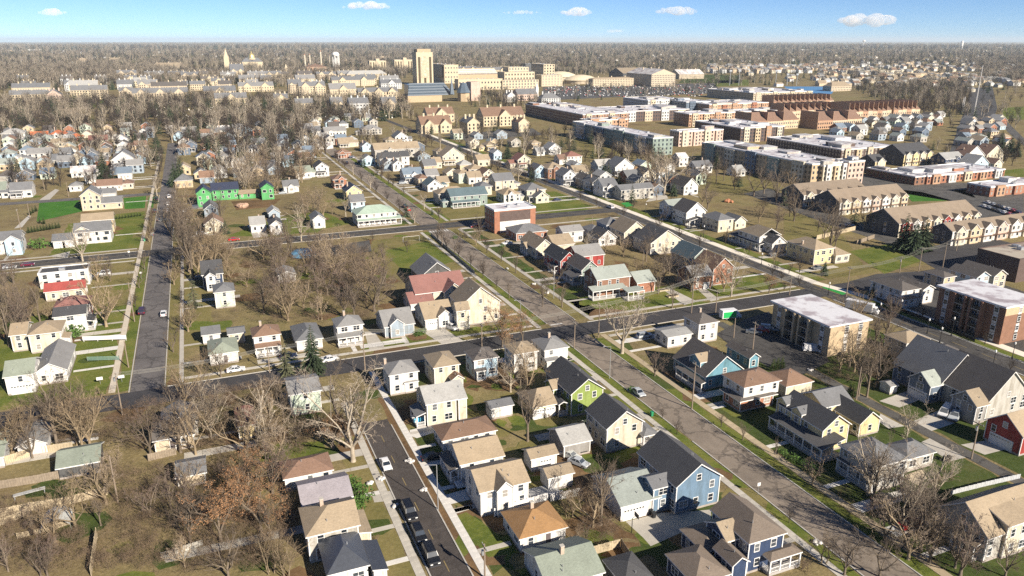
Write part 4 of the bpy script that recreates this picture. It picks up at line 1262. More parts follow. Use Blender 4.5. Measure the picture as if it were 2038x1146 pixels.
# ================================================================ middle distance: (label, sw, se, depth, height, roof form, wall, roof[, pitch])
MID = [
 ('blue-grey house with wide teal gable roof beside the straw-coloured lot', (896, 392), 972, 11, 5.8, 'gx', 'sage', 'teal'),
 ('house with grey-tan hip roof just behind the blue-grey teal-roofed one', (872, 387), 936, 11, 5.6, 'h', 'greige', 'tan'),
 ('small white gable house with teal grey roof by the curving street', (850, 370), 882, 12, 3.6, 'gy', 'white', 'teal'),
 ('white house with tan hip roof and dark garage opening behind the brick block', (1002, 388), 1038, 12, 4.6, 'h', 'white', 'tan'),
 ('large cream house with tall slate hip roof behind the brick block', (1048, 379), 1088, 13, 6.4, 'h', 'cream', 'slate'),
 ('little cream gabled front wing with three windows by the striped road', (1066, 393), 1095, 8, 3.4, 'gy', 'cream', 'slate'),
 ('cream house with small dark grey hip roof in the dense block', (953, 372), 981, 10, 5.0, 'h', 'cream', 'slate'),
 ('long cream house with slate gable roofs in the dense block', (985, 361), 1025, 12, 5.6, 'gx', 'cream', 'slate'),
 ('mint green house with tan hip roof in the dense block', (912, 346), 931, 12, 6.0, 'h', 'mint', 'tan'),
 ('low tan-roofed white house beside the mint green one', (932, 354), 961, 10, 4.0, 'gx', 'white', 'tan'),
 ('house with steep dark brown gable between tan roofs', (961, 347), 986, 12, 5.0, 'gy', 'cream', 'brown'),
 ('cream house with broad tan hip roof behind the mint green one', (935, 338), 967, 12, 5.6, 'h', 'cream', 'tan'),
 ('big cream gabled house with two dark arched garage doors', (880, 312), 926, 13, 6.0, 'gy', 'cream', 'tan'),
 ('plain cream garage with tan roof left of the big cream gable', (861, 324), 881, 10, 4.0, 'gx', 'cream', 'tan'),
 ('cream house with tan hip roof up behind the big cream gable', (868, 302), 889, 11, 5.2, 'h', 'cream', 'tan'),
 ('tan bungalow with wide brown eaves by the curving street', (832, 356), 856, 11, 4.4, 'h', 'tan', 'brown'),
 ('long pale house with grey roof behind the tan bungalow', (848, 350), 875, 11, 4.4, 'gx', 'palegrey', 'grey'),
 ('slate-roofed white house on the far side of the curving street', (803, 348), 843, 11, 5.0, 'gx', 'white', 'bluish'),
 ('low tan-roofed building right of the small white gable house', (872, 364), 896, 10, 3.6, 'gx', 'tan', 'tan'),
 ('row house with black roof and white front on the far curving street', (755, 316), 796, 11, 6.0, 'gx', 'white', 'char'),
 ('second shorter black-roofed white row house beside the first', (798, 312), 816, 11, 6.0, 'gx', 'white', 'char'),
 ('long flat tan-roofed block behind the black-roofed row houses', (745, 299), 836, 14, 6.6, 'gx', 'greige', 'tan'),
 ('white gambrel house with arched front facing the near side', (781, 328), 806, 12, 4.4, 'gy', 'white', 'grey'),
 ('small blue-grey gable house left of the white gambrel', (763, 327), 785, 12, 4.2, 'gy', 'steel', 'slate'),
 ('pale house with tan roof behind the long flat block', (767, 280), 791, 12, 5.2, 'h', 'cream', 'tan'),
 ('white and pale blue gable house with steep roof at the end of the street', (786, 273), 813, 14, 5.6, 'gy', 'white', 'slate'),
 ('small sky blue gable house at the top of the curving street', (720, 291), 742, 12, 4.4, 'gy', 'sky', 'slate'),
 ('wide grey-roofed house near the stone college building', (720, 258), 761, 14, 5.0, 'h', 'greige', 'grey'),
 ('house with pale tan roof near the top of the curving street', (674, 285), 706, 12, 3.6, 'gx', 'cream', 'tan'),
 ('light blue house with dark roof behind the pale green roof', (697, 403), 728, 10, 5.2, 'gx', 'sky', 'slate'),
 ('pale yellow gable house with dark navy west roof', (688, 382), 722, 13, 4.8, 'gy', 'yellow', 'navy'),
 ('brick house with pinkish brown hip roof behind the pale yellow gable', (662, 358), 691, 11, 5.2, 'h', 'brick', 'terra'),
 ('white farmhouse with black roof and brick chimney', (627, 334), 656, 13, 5.8, 'gy', 'white', 'char'),
 ('white garage wing with green roof left of the white farmhouse', (587, 344), 621, 11, 3.8, 'gx', 'white', 'greygreen'),
 ('small white gable house with porch, right of the bare thicket', (621, 438), 649, 11, 4.2, 'gy', 'white', 'slate'),
 ('white gable house with black west roof and long concrete drive', (536, 449), 564, 13, 4.6, 'gy', 'white', 'char'),
 ('white garage with pale grey roof left of the black-roofed gable house', (497, 449), 530, 10, 3.4, 'gx', 'white', 'light'),
 ('small blue garage with grey gable behind the white garage', (533, 425), 559, 10, 2.8, 'gy', 'steel', 'light'),
 ('grey blue gable house in front of the green sheathed construction', (404, 418), 436, 13, 5.4, 'gy', 'steel', 'slate'),
 ('tan-roofed cream gable house in front of the grey blue one', (405, 448), 446, 12, 4.0, 'gy', 'cream', 'brown'),
 ('white garage with peeling grey roof behind the construction site', (563, 372), 596, 10, 3.4, 'gx', 'white', 'slate'),
 ('white double garage building with dark roof at far left', (17, 380), 64, 12, 4.2, 'gx', 'white', 'slate'),
 ('white building with teal roof cut by the left edge', (-16, 379), 12, 12, 4.4, 'gx', 'white', 'greygreen'),
 ('large white gable house facing the quiet street beyond the spruce', (219, 320), 273, 16, 5.6, 'gy', 'white', 'slate'),
 ('white cottage with steel blue roof right of the tall spruce', (232, 346), 263, 11, 3.8, 'gx', 'white', 'bluish'),
 ('long ranch house with orange-brown roof behind the bright turf', (191, 371), 244, 10, 3.2, 'gx', 'white', 'terra'),
 ('short ranch wing with rusty roof at the end of the long ranch', (240, 366), 266, 10, 3.2, 'h', 'cream', 'terra'),
 ('ranch house with patchy pale roof left of the tall spruce', (139, 344), 191, 11, 3.2, 'gx', 'white', 'pale'),
 ('low white house with grey hip roof left of the tall beige gable', (135, 371), 163, 10, 3.2, 'h', 'white', 'grey'),
 ('tiny white shed at the foot of the tall spruce', (167, 357), 191, 7, 2.6, 'gx', 'white', 'light'),
 ('white two-storey house with orange tile hip roof', (96, 268), 132, 13, 5.6, 'h', 'white', 'orangetile'),
 ('cream gable house with red-brown roof right of the orange-tiled one', (175, 280), 215, 12, 3.8, 'gx', 'cream', 'redbrown'),
 ('white gable house with grey roof left of the far spruces', (224, 279), 258, 13, 3.8, 'gy', 'white', 'slate'),
 ('white gable cottage beside the green lawn strip', (268, 302), 294, 12, 3.4, 'gy', 'white', 'light'),
 ('low house with tan roof behind the white gable cottage', (266, 290), 293, 11, 3.2, 'gx', 'tan', 'terra'),
 ('dark blue house with white porch in the far left block', (115, 306), 142, 12, 4.2, 'gx', 'slate', 'slate'),
 ('white cape house with front gable in the far left block', (52, 307), 101, 12, 4.4, 'gx', 'white', 'grey'),
 ('small white gable house left of the white cape', (22, 317), 44, 11, 3.6, 'gy', 'white', 'light'),
 ('large pale grey-roofed house in the top left corner block', (0, 266), 50, 14, 4.8, 'h', 'white', 'light'),
 ('low pink-roofed house between the pale house and the orange tile roof', (58, 270), 96, 10, 3.2, 'gx', 'pink', 'orangetile'),
 ('low red-roofed house right of the orange-tiled one', (135, 273), 165, 10, 3.2, 'h', 'brick', 'orangetile'),
 ('low cream house with long tan roof below the orange-tiled one', (100, 285), 148, 10, 3.2, 'gx', 'cream', 'tan'),
 ('brown-roofed cottage left of the long cream one', (72, 291), 98, 10, 3.2, 'h', 'orangebrick', 'brown'),
 ('navy gable house with white porch right of the far quiet street', (365, 290), 393, 13, 5.0, 'gy', 'slate', 'slate'),
 ('white ranch with flat pale roof in the far middle', (413, 253), 446, 10, 4.0, 'f', 'white', 'pale'),
 ('long low white house with grey roof in the far middle', (412, 263), 460, 11, 3.4, 'gx', 'white', 'slate'),
 ('long tan house below the grey-roofed long one', (413, 273), 452, 10, 3.2, 'gx', 'tan', 'brown'),
 ('white cottage by the bare trees in the far middle', (430, 297), 452, 11, 3.4, 'h', 'white', 'light'),
 ('navy two-storey house beside the far end of the quiet street', (290, 262), 308, 12, 5.4, 'gx', 'steel', 'slate'),
 ('white cottage at the very end of the quiet street', (330, 258), 345, 11, 3.6, 'gx', 'white', 'pale'),
 ('house with grey roof right of the street end', (360, 262), 392, 12, 4.6, 'gx', 'palegrey', 'light'),
 ('pale house with dark roof by the parking area left of the curving street', (600, 262), 640, 12, 4.0, 'gx', 'white', 'slate'),
 ('long white house with grey roof near the cemetery', (645, 262), 690, 12, 4.0, 'gx', 'white', 'grey'),
 ('white cottage with pale roof near the top of the middle wood', (620, 289), 655, 12, 3.6, 'h', 'white', 'pale'),
 ('cream bungalow at the top of the middle wood', (590, 312), 625, 12, 3.6, 'gx', 'cream', 'light'),
 ('brick cottage left of the curving street', (670, 305), 700, 11, 3.8, 'h', 'brick', 'terra'),
 ('white bungalow in the gap of the middle wood', (540, 315), 570, 11, 3.6, 'gx', 'white', 'grey'),
 ('pale cottage roof showing through the left middle wood', (480, 318), 510, 11, 3.6, 'h', 'white', 'light'),
 ('white cottage deep in the upper middle wood', (500, 285), 530, 11, 3.6, 'gx', 'white', 'slate'),
 # east of the striped road
 ('tudor house with red-brown roof and cream gable', (1030, 319), 1058, 12, 5.6, 'gy', 'cream', 'redbrown'),
 ('brick house with red roof and tall chimney by the open green', (1128, 312), 1160, 12, 5.0, 'h', 'white', 'redbrown'),
 ('pale blue cottage left of the tudor house', (982, 305), 1000, 11, 4.8, 'gy', 'sky', 'light'),
 ('small cream gable house far up the striped road', (935, 283), 955, 12, 5.4, 'gy', 'cream', 'tan'),
 ('yellow gabled house behind the far trees', (968, 289), 990, 12, 4.6, 'h', 'yellow', 'tan'),
 ('white cottage with steep roof right of the tudor house', (1092, 296), 1118, 12, 4.6, 'gy', 'white', 'light'),
 ('tan house with pointed hip roof above the tudor house', (1058, 285), 1078, 11, 4.8, 'h', 'tan', 'tan'),
 ('pale roofed shed between the tudor house and the white cottage', (1068, 302), 1086, 9, 3.2, 'gx', 'palegrey', 'light'),
 ('low white house by the open green', (1113, 318), 1130, 10, 3.6, 'gx', 'white', 'terra'),
 ('sky blue gable house at the bend of the striped road', (1064, 339), 1090, 12, 5.0, 'gy', 'sky', 'slate'),
 ('large brick house with tan hip roof right of the sky blue gable', (1090, 336), 1127, 13, 6.4, 'h', 'brownbrick', 'tan'),
 ('slate house with white bay right of the large brick house', (1121, 350), 1150, 12, 6.0, 'gy', 'palegrey', 'slate'),
 ('house with broad tan roof behind the white bay', (1144, 344), 1175, 12, 4.8, 'gx', 'cream', 'tan'),
 ('white gable house with bright front beside the bare grove', (1224, 333), 1264, 13, 6.0, 'gy', 'white', 'slate'),
 ('blue house left of the bright white gable', (1190, 330), 1222, 11, 5.4, 'gx', 'steel', 'light'),
 ('orange-roofed cottage right of the bright white gable', (1262, 338), 1280, 10, 3.8, 'h', 'cream', 'orange'),
 ('brick cottage with slate roof below the orange-roofed one', (1248, 352), 1275, 11, 4.0, 'gx', 'brick', 'slate'),
 ('dark gabled house left of the pale sycamore', (1280, 348), 1308, 12, 5.4, 'gy', 'cream', 'char'),
 ('dark house with small gables among the bushes', (1160, 358), 1185, 11, 5.0, 'gy', 'grey', 'dark'),
 ('white gabled house with two storeys of dark windows by the path', (1200, 372), 1232, 12, 6.0, 'gx', 'white', 'slate'),
 ('grey house with dark roof left of that white two-storey gable', (1178, 365), 1205, 12, 5.0, 'gy', 'palegrey', 'slate'),
 ('pale house with light roof behind the bare grove', (1385, 333), 1420, 11, 4.4, 'gx', 'white', 'slate'),
 ('white cottage in the shade of the long apartment block', (1466, 342), 1486, 11, 3.2, 'gx', 'white', 'light'),
 ('white tent-roofed house behind the pale sycamore', (1352, 315), 1372, 10, 6.0, 'gx', 'white', 'pale'),
 ('dark blue house with pale roof facing the right-hand lot', (1882, 317), 1921, 12, 6.0, 'gx', 'navy', 'light'),
 ('white house with orange-brown roof right of the dark blue one', (1922, 312), 1962, 12, 5.4, 'gy', 'white', 'terra'),
 ('brown-roofed house at the end of that row', (1965, 308), 2000, 12, 5.0, 'gy', 'cream', 'terra'),
 ('small navy gable cottage below the orange-brown roof', (1938, 327), 1970, 12, 3.8, 'gy', 'sky', 'light'),
 ('tiny cream gable shed by the right-hand green', (1980, 326), 1998, 9, 3.2, 'gy', 'cream', 'terra'),
]
_S = {}
def short_of(lab):
    w = lab.split()
    cut = ('right', 'left', 'behind', 'beside', 'below', 'above', 'in', 'by', 'near', 'facing', 'at', 'on', 'up', 'deep', 'just', 'beyond', 'cut', 'of', 'between')
    n = len(w)
    for i in range(3, len(w)):
        if w[i] in cut:
            n = i
            break
    s = ' '.join(w[:min(n, 7)])
    if s in _S:
        s = ' '.join(w[:9])
    _S[s] = 1
    return s
for r in MID:
    lab, sw, se, dp, hh, kd, wl, rf = r[:8]
    b_ = B(sw, se, dp, hh, kd, wl, rf)
    r_ = house(lab, [b_], short=short_of(lab))
    (x0, x1, y0, y1), X, Y, mode = LAST
    x0, x1, y0, y1 = x0 - X, x1 - X, y0 - Y, y1 - Y
    q = random.Random(lab)
    W_ = x1 - x0
    if q.random() < .55 and W_ > 8 and hh > 3.5:      # porch across part of the front
        f = q.uniform(.45, .95)
        build_block(r_, B(sw, se, dp, 3.0, 'ss', wl, rf, p=.25, porch='S'), x0 + .5, x0 + .5 + (W_ - 1) * f, y0 - 2.4, y0 + .35, X, Y, mode)
    if q.random() < .5 and W_ > 9:                    # rear or side wing
        s = q.choice((-1, 1))
        a_, c_ = (x1 - .6, x1 + q.uniform(3.5, 6)) if s > 0 else (x0 - q.uniform(3.5, 6), x0 + .6)
        build_block(r_, B(sw, se, dp, min(hh, 3.2), q.choice(('gx', 'gx', 'hx')), wl, rf), a_, c_, y0 + 2, y0 + 2 + q.uniform(5, 7.5), X, Y, mode)
    if q.random() < .45 and kd in ('gx', 'h') and W_ > 8:   # cross gable or dormer
        u = q.uniform(.3, .7)
        build_block(r_, B(sw, se, dp, hh - .3 if kd == 'gx' else hh, 'gy', wl, rf, p=.85, oh=.25), x0 + W_ * u - 2.1, x0 + W_ * u + 2.1, y0 - .9, y0 + (y1 - y0) * .45, X, Y, mode)
    if q.random() < .4:
        cx_, cy2 = x0 + W_ * q.uniform(.25, .75), (y0 + y1) / 2 + .8
        MB().box(cx_ - .32, cy2 - .32, hh - .5, cx_ + .32, cy2 + .32, hh + (min(W_, y1 - y0)) * .36 + 1.0, wallm('chimbrick')).build('chimney', r_)
house('long white house with pale green roof and full-length green porch roof', [
    B((709, 428), 791, (700, 417), 5.6, 'h', 'white', 'green', p=.45),
    B((712, 441), 800, 3.6, 3.0, 'ss', 'white', 'green', p=.2, porch='S')], short='long white green-roofed house')
# house under construction wrapped in green sheathing
t = house('unfinished house wrapped in bright green sheathing under dark blue roof felt', [
    B((389, 386), 422, 13.0, 7.0, 'gy', 'sheath', 'navy', p=.8, tm='sheath'),
    B((420, 380), 476, 12.0, 5.4, 'gx', 'sheath', 'navy', p=.55, tm='sheath'),
    B((518, 375), 546, 13.0, 6.4, 'gy', 'sheath', 'navy', p=.7, tm='sheath'),
    B((474, 386), 518, 9.0, 3.0, 'gx', 'sheath', 'tan', p=.3, tm='cedar')], name='building_site', cat='house', short='green sheathed house')
# brick school block
t = house('tall flat-roofed brick block with dark band and white front panels', [
    B((984, 419), 1066, (966, 408), 10.5, 'f', 'brick', 'white', win=0)], name='brick_building', cat='building', short='flat-roofed brick block')
x0, x1, y0, y1 = rect_of(B((984, 419), 1066, (966, 408), 10.5, 'f', 'brick', 'white'))
X, Y = (x0 + x1) / 2, (y0 + y1) / 2
L = x1 - x0
MB().box(-L / 2 + 2.6, y0 - Y - .08, .3, L / 2 - 2.6, y0 - Y + .04, 5.2, wallm('white')).box(-L / 2 + 2.6, y0 - Y - .08, 5.25, L / 2 - 2.6, y0 - Y + .04, 9.6, wallm('darkbrick')).build('front_panel', t)
for i in range(4):
    for s in range(3):
        add_window(t, 'W', (x0 - X, x1 - X, y0 - Y, y1 - Y), (i + .5) / 4, 1.3 + s * 3.2, 1.3, 1.5, 'mid')
# ================================================================ apartment buildings by the striped road
def apartment(label, short, nwp, swp, sep, h, wall, wall2, stair=1):
    x0, y1 = g(*nwp, h)
    xs, y0 = g(*swp, h)
    x0 = (x0 + xs) / 2
    x1 = xat(sep[0], y0, h)
    X, Y = (x0 + x1) / 2, (y0 + y1) / 2
    r = thing('apartment_building', uniq(label), 'apartment building', (X, Y, 0))
    RECTS.append((x0, x1, y0, y1))
    ANCH.append((short, X, Y, 12))
    a, b, c, d = x0 - X + .9, x1 - X - .5, y0 - Y + .5, y1 - Y - .5
    fl = round(h / 2.9)
    fh = (h - .8) / fl
    MB().box(a, c, 0, b, d, h - .5, wallm(wall)).build('wall', r)
    MB().box(x0 - X, y0 - Y, h - .5, x1 - X, y1 - Y, h, roofm('white')).box(x0 - X - .06, y0 - Y - .06, h - .42, x1 - X + .06, y1 - Y + .06, h - .1, TRIM).build('roof', r)
    rect = (a, b, c, d)
    Dp = d - c
    # west front: window strips, dark balcony bays between brick piers
    n = 4
    for i in range(n):
        u = (i + .5) / n
        yc = d - Dp * u
        bw = Dp / n * .52
        if i in (0, n - 1):
            for s in range(fl):
                MB().box(a - .06, yc - .7, .35 + s * fh, a + .02, yc + .7, .35 + s * fh + fh - .1, wallm('white')).build('spandrel_panel', r)
                add_window(r, 'W', (a - .06, b, c, d), u, 1.0 + s * fh, 1.2, 1.3, 'near')
        if i in (1, 2):
            for s in range(fl):
                z = .3 + s * fh
                MB().box(a - 1.5, yc - bw / 2, z - .18, a, yc + bw / 2, z, CONC).build('balcony_floor', r)
                q = MB()
                q.box(a - 1.5, yc - bw / 2, z, a - 1.44, yc + bw / 2, z + 1.0, BLACK)
                q.build('balcony_rail', r)
                for k in (-1, 1):
                    add_window(r, 'W', (a, b, c, d), u + k * .045, z + .25, 1.5, 1.9, 'near')
            for k in (-1, 1):
                MB().box(a - 1.6, yc + k * (bw / 2 + .35) - .3, 0, a + .1, yc + k * (bw / 2 + .35) + .3, h - .5, wallm(wall)).build('brick_pier', r)
    if stair:
        yc = (c + d) / 2
        lm = wallm('palegrey')
        for s in range(int((h - 3) / .9)):
            for k in range(4):
                MB().box(a - .1, yc - 1.3 + k * .66, 2.6 + s * .9, a + .02, yc - 1.3 + k * .66 + .56, 2.6 + s * .9 + .78, lm).build('lattice_block', r)
    # south end
    for u in (.42, .78):
        for s in range(fl):
            xx = a + (b - a) * u
            MB().box(xx - .7, c - .06, .35 + s * fh, xx + .7, c + .02, .35 + s * fh + fh - .1, wallm('white' if s % 2 else 'dark')).build('spandrel_panel', r)
            add_window(r, 'S', (a, b, c - .06, d), u, 1.0 + s * fh, 1.2, 1.3, 'near')
    MB().box(a + .05, c - .05, h - 3.0, b - .05, c + .01, h - .6, wallm(wall2)).build('brick_band', r)
    return r
apartment('three-storey tan brick apartment house with stained white flat roof by the car park', 'tan brick apartment house', (1535, 597), (1650, 650), (1737, 627), 9.2, 'tanbrick', 'tanbrick', 0)
apartment('four-storey dark brick apartment house with stained white roof at the right edge', 'dark brick apartment house', (1862, 567), (2006, 611), (2080, 590), 11.6, 'brownbrick', 'tanbrick', 1)
t = house('big brown parking structure with tan top deck at the right edge', [B((2030, 517), (2170, 470), (1955, 494), 8.5, 'f', 'darkbrick', 'deck', win=0, tm='darkbrick')], name='parking_garage', cat='parking garage', short='brown parking structure')
# ================================================================ terraces with tan roofs and front gables
def terrace(label, short, sw, se, nwp, h, wall, roof, n, shades, name='terrace', up=1.0):
    b = B(sw, se, nwp, h, 'gx', wall, roof)
    x0, x1, y0, y1 = rect_of(b)
    X, Y = (x0 + x1) / 2, (y0 + y1) / 2
    r = thing(name, uniq(label), 'terrace', (X, Y, 0), 0, None)
    RECTS.append((x0, x1, y0, y1))
    ANCH.append((short, X, Y, 12))
    a, c, L, D = x0 - X, y0 - Y, x1 - x0, y1 - y0
    rm_, zr = roof_mesh('gx', a, a + L, c, c + D, h, .55, roofm(roof))
    ro = rm_.build('roof', r)
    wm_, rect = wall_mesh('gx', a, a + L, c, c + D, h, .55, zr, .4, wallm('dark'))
    wm_.build('wall', r)
    st = L / n
    for i in range(n):
        xa = a + .4 + i * (L - .8) / n
        xb = a + .4 + (i + 1) * (L - .8) / n
        MB().box(xa + .02, c + .2, 0, xb - .02, c + .42, h - .3, wallm(shades[i % len(shades)])).build('front_bay', r)
        xm = (xa + xb) / 2
        gw = st * .3
        gm_, gz = roof_mesh('gy', xm - gw - .3, xm + gw + .3, c - .9, c + D * .3, h - .2, .85, roofm(roof))
        gm_.build('gable_roof', r)
        gq, _ = wall_mesh('gy', xm - gw - .3, xm + gw + .3, c - .9, c + D * .3, h - .2, .85, gz, .25, wallm(shades[(i + 1) % len(shades)]))
        gq.build('gable_bay', r)
        for s in range(2 if h > 5 else 1):
            for k in (-1, 1):
                add_window(r, 'S', (xm - gw, xm + gw, c - .66, c), .5 + k * .3, 1.0 + s * 2.9, 1.2, 1.5, 'mid')
        MB().box(xa + .5, c - 1.4, 2.7, xb - .5, c + .2, 2.86, roofm('terra')).build('porch_roof', r)
    for u in (.25, .6):
        for s in range(2):
            add_window(r, 'W', rect, u, 1.1 + s * 2.9, 1.1, 1.5, 'mid')
    return r
PZ = ('white', 'cream', 'tan', 'white', 'pink')
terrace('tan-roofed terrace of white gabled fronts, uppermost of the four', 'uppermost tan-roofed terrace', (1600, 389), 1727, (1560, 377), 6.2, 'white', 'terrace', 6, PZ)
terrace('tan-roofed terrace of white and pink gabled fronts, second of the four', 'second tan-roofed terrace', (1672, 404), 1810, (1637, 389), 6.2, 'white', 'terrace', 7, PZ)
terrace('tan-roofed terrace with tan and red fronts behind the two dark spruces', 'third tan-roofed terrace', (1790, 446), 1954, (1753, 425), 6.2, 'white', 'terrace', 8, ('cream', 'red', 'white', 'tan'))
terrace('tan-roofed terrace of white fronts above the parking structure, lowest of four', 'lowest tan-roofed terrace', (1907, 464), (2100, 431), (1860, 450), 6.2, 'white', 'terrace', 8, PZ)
# ================================================================ mid-rise blocks
def block(label, short, sw, se, nwp, h, wall, roof='white', bays=0, bw=('white', 'sage', 'cream'), face='S', cat='apartment building', name='apartment_block', win=2, tm=None, fl=None):
    b = B(sw, se, nwp, h, 'f', wall, roof, win=win, tm=tm, floors=fl)
    x0, x1, y0, y1 = rect_of(b)
    r = house(label, [b], name=name, cat=cat, short=short)
    X, Y = (x0 + x1) / 2, (y0 + y1) / 2
    q = random.Random(label)
    for i in range(int((x1 - x0) * (y1 - y0) / 700) + 1):
        w_, d_ = min(q.uniform(5, 16), (x1 - x0) * .4), min(q.uniform(5, 16), (y1 - y0) * .4)
        u_, v_ = q.uniform(x0 - X + w_ / 2 + .5, x1 - X - w_ / 2 - .5), q.uniform(y0 - Y + d_ / 2 + .5, y1 - Y - d_ / 2 - .5)
        zz = h + q.uniform(.8, 2.6)
        MB().box(u_ - w_ / 2, v_ - d_ / 2, h - .2, u_ + w_ / 2, v_ + d_ / 2, zz, wallm(q.choice((wall, 'palegrey', 'greige')))).box(u_ - w_ / 2 - .2, v_ - d_ / 2 - .2, zz, u_ + w_ / 2 + .2, v_ + d_ / 2 + .2, zz + .3, flatroof('light', (.5, .5, .5))).build('roof_house', r)
    for i in range(bays):
        for fc in face:
            L = (x1 - x0) if fc == 'S' else (y1 - y0)
            w = L / bays * .46
            u = (i + .5) / bays
            xx, yy = face_pt(fc, (x0 - X, x1 - X, y0 - Y, y1 - Y), u)
            m_ = wallm(bw[i % len(bw)])
            hh = h - .5 + (1.2 if i % 2 == 0 else 0)
            if fc == 'S':
                MB().box(xx - w / 2, yy - 1.2, 0, xx + w / 2, yy + .5, hh, m_).build('bay', r)
                joined_windows(r, (xx - w / 2, xx + w / 2, yy - 1.2, yy), 'S', fl or max(2, round(h / 3.2)), h - .8, 2.6)
            else:
                MB().box(xx - 1.2, yy - w / 2, 0, xx + .5, yy + w / 2, hh, m_).build('bay', r)
                joined_windows(r, (xx - 1.2, xx, yy - w / 2, yy + w / 2), 'W', fl or max(2, round(h / 3.2)), h - .8, 2.6)
    return r
block('long four-storey apartment block with white roof, sage bays and a pink end tower', 'long white-roofed apartment block', (1617, 327), 1690, (1407, 283), 13.0, 'tanbrick', 'white', 5, ('sage', 'cream', 'slate'), 'W')
block('pink brick end tower of the long white-roofed apartment block', 'pink end tower', (1690, 322), 1722, (1676, 316), 13.6, 'pink', 'slate')
block('cream and pale front block standing before the long apartment block', 'cream front block', (1640, 330), 1688, (1630, 326), 12.2, 'cream', 'white', 3, ('white', 'tan'), 'S')
block('green-grey apartment block with white roof left of the pale green bays', 'green-grey apartment block', (1300, 275), 1340, (1222, 238), 13.0, 'sage', 'white', 4, ('palegrey', 'slate', 'sage'), 'W')
block('cream and pink apartment front right of the green-grey block', 'cream and pink front', (1352, 262), 1440, (1345, 258), 12.0, 'pink', 'white', 4, ('cream', 'pink'), 'S')
block('dark brick apartment block with white roof behind the cream and pink front', 'dark brick block', (1475, 255), 1562, (1395, 240), 12.0, 'darkbrick', 'white', 4, ('cream', 'tan', 'orangebrick'), 'S')
block('orange brick apartment row with tall stair bays in the second rank', 'orange brick apartment row', (1372, 227), 1547, (1355, 222), 12.5, 'orangebrick', 'white', 8, ('buff', 'tan', 'orangebrick'), 'S')
block('brown brick block with white roof left of the orange brick row', 'brown brick block left of the row', (1160, 228), 1252, (1070, 206), 12.0, 'brownbrick', 'white', 4, ('buff', 'orangebrick'), 'S')
block('orange brick block in front of the brown brick one', 'front orange brick block', (1172, 240), 1250, (1165, 236), 11.0, 'orangebrick', 'white', 3, ('orangebrick', 'buff'), 'S')
block('dark long block with white roofs behind the yellow row houses', 'dark long shop block', (1675, 298), 1786, (1530, 273), 8.2, 'darkbrick', 'white', 5, ('buff', 'tan'), 'S')
block('white-framed grey apartment block at the parking field', 'white-framed grey block', (1290, 200), 1366, (1290, 192), 13.0, 'palegrey', 'white', 4, ('buff', 'white', 'dark'), 'S')
block('dark blue-grey apartment block right of the white-framed one', 'dark blue-grey block', (1366, 203), 1415, (1360, 197), 12.5, 'slate', 'white', 2, ('slate', 'palegrey'), 'S')
block('orange brick block in the second row of the shopping street', 'second-row orange block', (1412, 208), 1530, (1405, 200), 11.0, 'orangebrick', 'white', 6, ('buff', 'brick', 'orangebrick'), 'S')
block('brown brick shops behind the parking field', 'brown brick shops', (1240, 222), 1372, (1220, 212), 11.0, 'darkbrick', 'white', 4, ('palegrey', 'buff'), 'S')
block('low white-roofed brick shop row facing the round lawn', 'low brick shop row', (1838, 349), (2010, 338), 28.0, 5.0, 'brick', 'white', 5, ('orangebrick', 'palegrey', 'buff'), 'S', 'shop', 'shop_building')
block('dark brick wing of the low shop row', 'dark shop wing', (1822, 352), 1842, (1760, 331), 5.0, 'brownbrick', 'white', 0, cat='shop', name='shop_building')
block('brick shop with white roof and dark arches at the right edge', 'right edge brick shop', (1970, 372), (2080, 362), (1935, 363), 5.4, 'brick', 'white', 3, ('orangebrick', 'brick'), 'S', 'shop', 'shop_building')
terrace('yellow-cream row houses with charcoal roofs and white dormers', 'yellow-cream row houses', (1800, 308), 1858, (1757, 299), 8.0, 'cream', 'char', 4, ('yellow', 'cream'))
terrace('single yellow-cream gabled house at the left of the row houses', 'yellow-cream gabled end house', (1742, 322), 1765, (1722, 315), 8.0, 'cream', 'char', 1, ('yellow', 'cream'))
# brown-roofed terraces whose party walls step up the slope of the view
def brown_row(label, short, sw, se, nwp, h, n, walls=('orangebrick', 'buff', 'tan')):
    x0, y0 = g(*sw, h)
    x1 = xat(se, y0, h)
    y1 = g(*nwp, h)[1] if isinstance(nwp, tuple) else y0 + nwp
    X, Y = (x0 + x1) / 2, (y0 + y1) / 2
    r = thing('row_house_terrace', uniq(label), 'terrace', (X, Y, 0))
    RECTS.append((x0, x1, y0, y1))
    ANCH.append((short, X, Y, 12))
    L = (x1 - x0) / n
    for i in range(n):
        a = x0 - X + i * L
        dz = .0 if i % 2 else .5
        m_, zr = roof_mesh('gx', a + .15, a + L - .15, y0 - Y, y1 - Y, h + dz, .62, roofm('terra'), wallm('brick'))
        m_.build('roof', r)
        w_, rc = wall_mesh('gx', a, a + L, y0 - Y, y1 - Y, h + dz, .62, zr, .1, wallm(walls[i % len(walls)]))
        w_.build('wall', r)
        joined_windows(r, rc, 'S', 2, h, 2.6)
        MB().box(a - .2, y0 - Y, h, a + .15, y1 - Y, h + (y1 - y0) * .36, wallm('orangebrick')).build('party_wall', r)
    return r
brown_row('brown-roofed brick row houses stepping along the back, uppermost row', 'uppermost brown-roofed row', (1540, 204), 1660, 22, 10, 14)
brown_row('brown-roofed brick row houses in front of the uppermost row, left half', 'left brown-roofed row', (1560, 222), 1668, 22, 10, 9)
brown_row('brown-roofed brick row houses with many stepped gables toward the woods', 'stepped brown-roofed row', (1690, 223), 1775, 26, 10, 9)
brown_row('last brown-roofed row houses before the bare woods', 'last brown-roofed row', (1779, 219), 1832, 26, 10, 6)
brown_row('wide brown-roofed terrace left, above the white-roofed shops', 'left wide brown terrace', (1495, 243), 1590, 24, 8, 3)
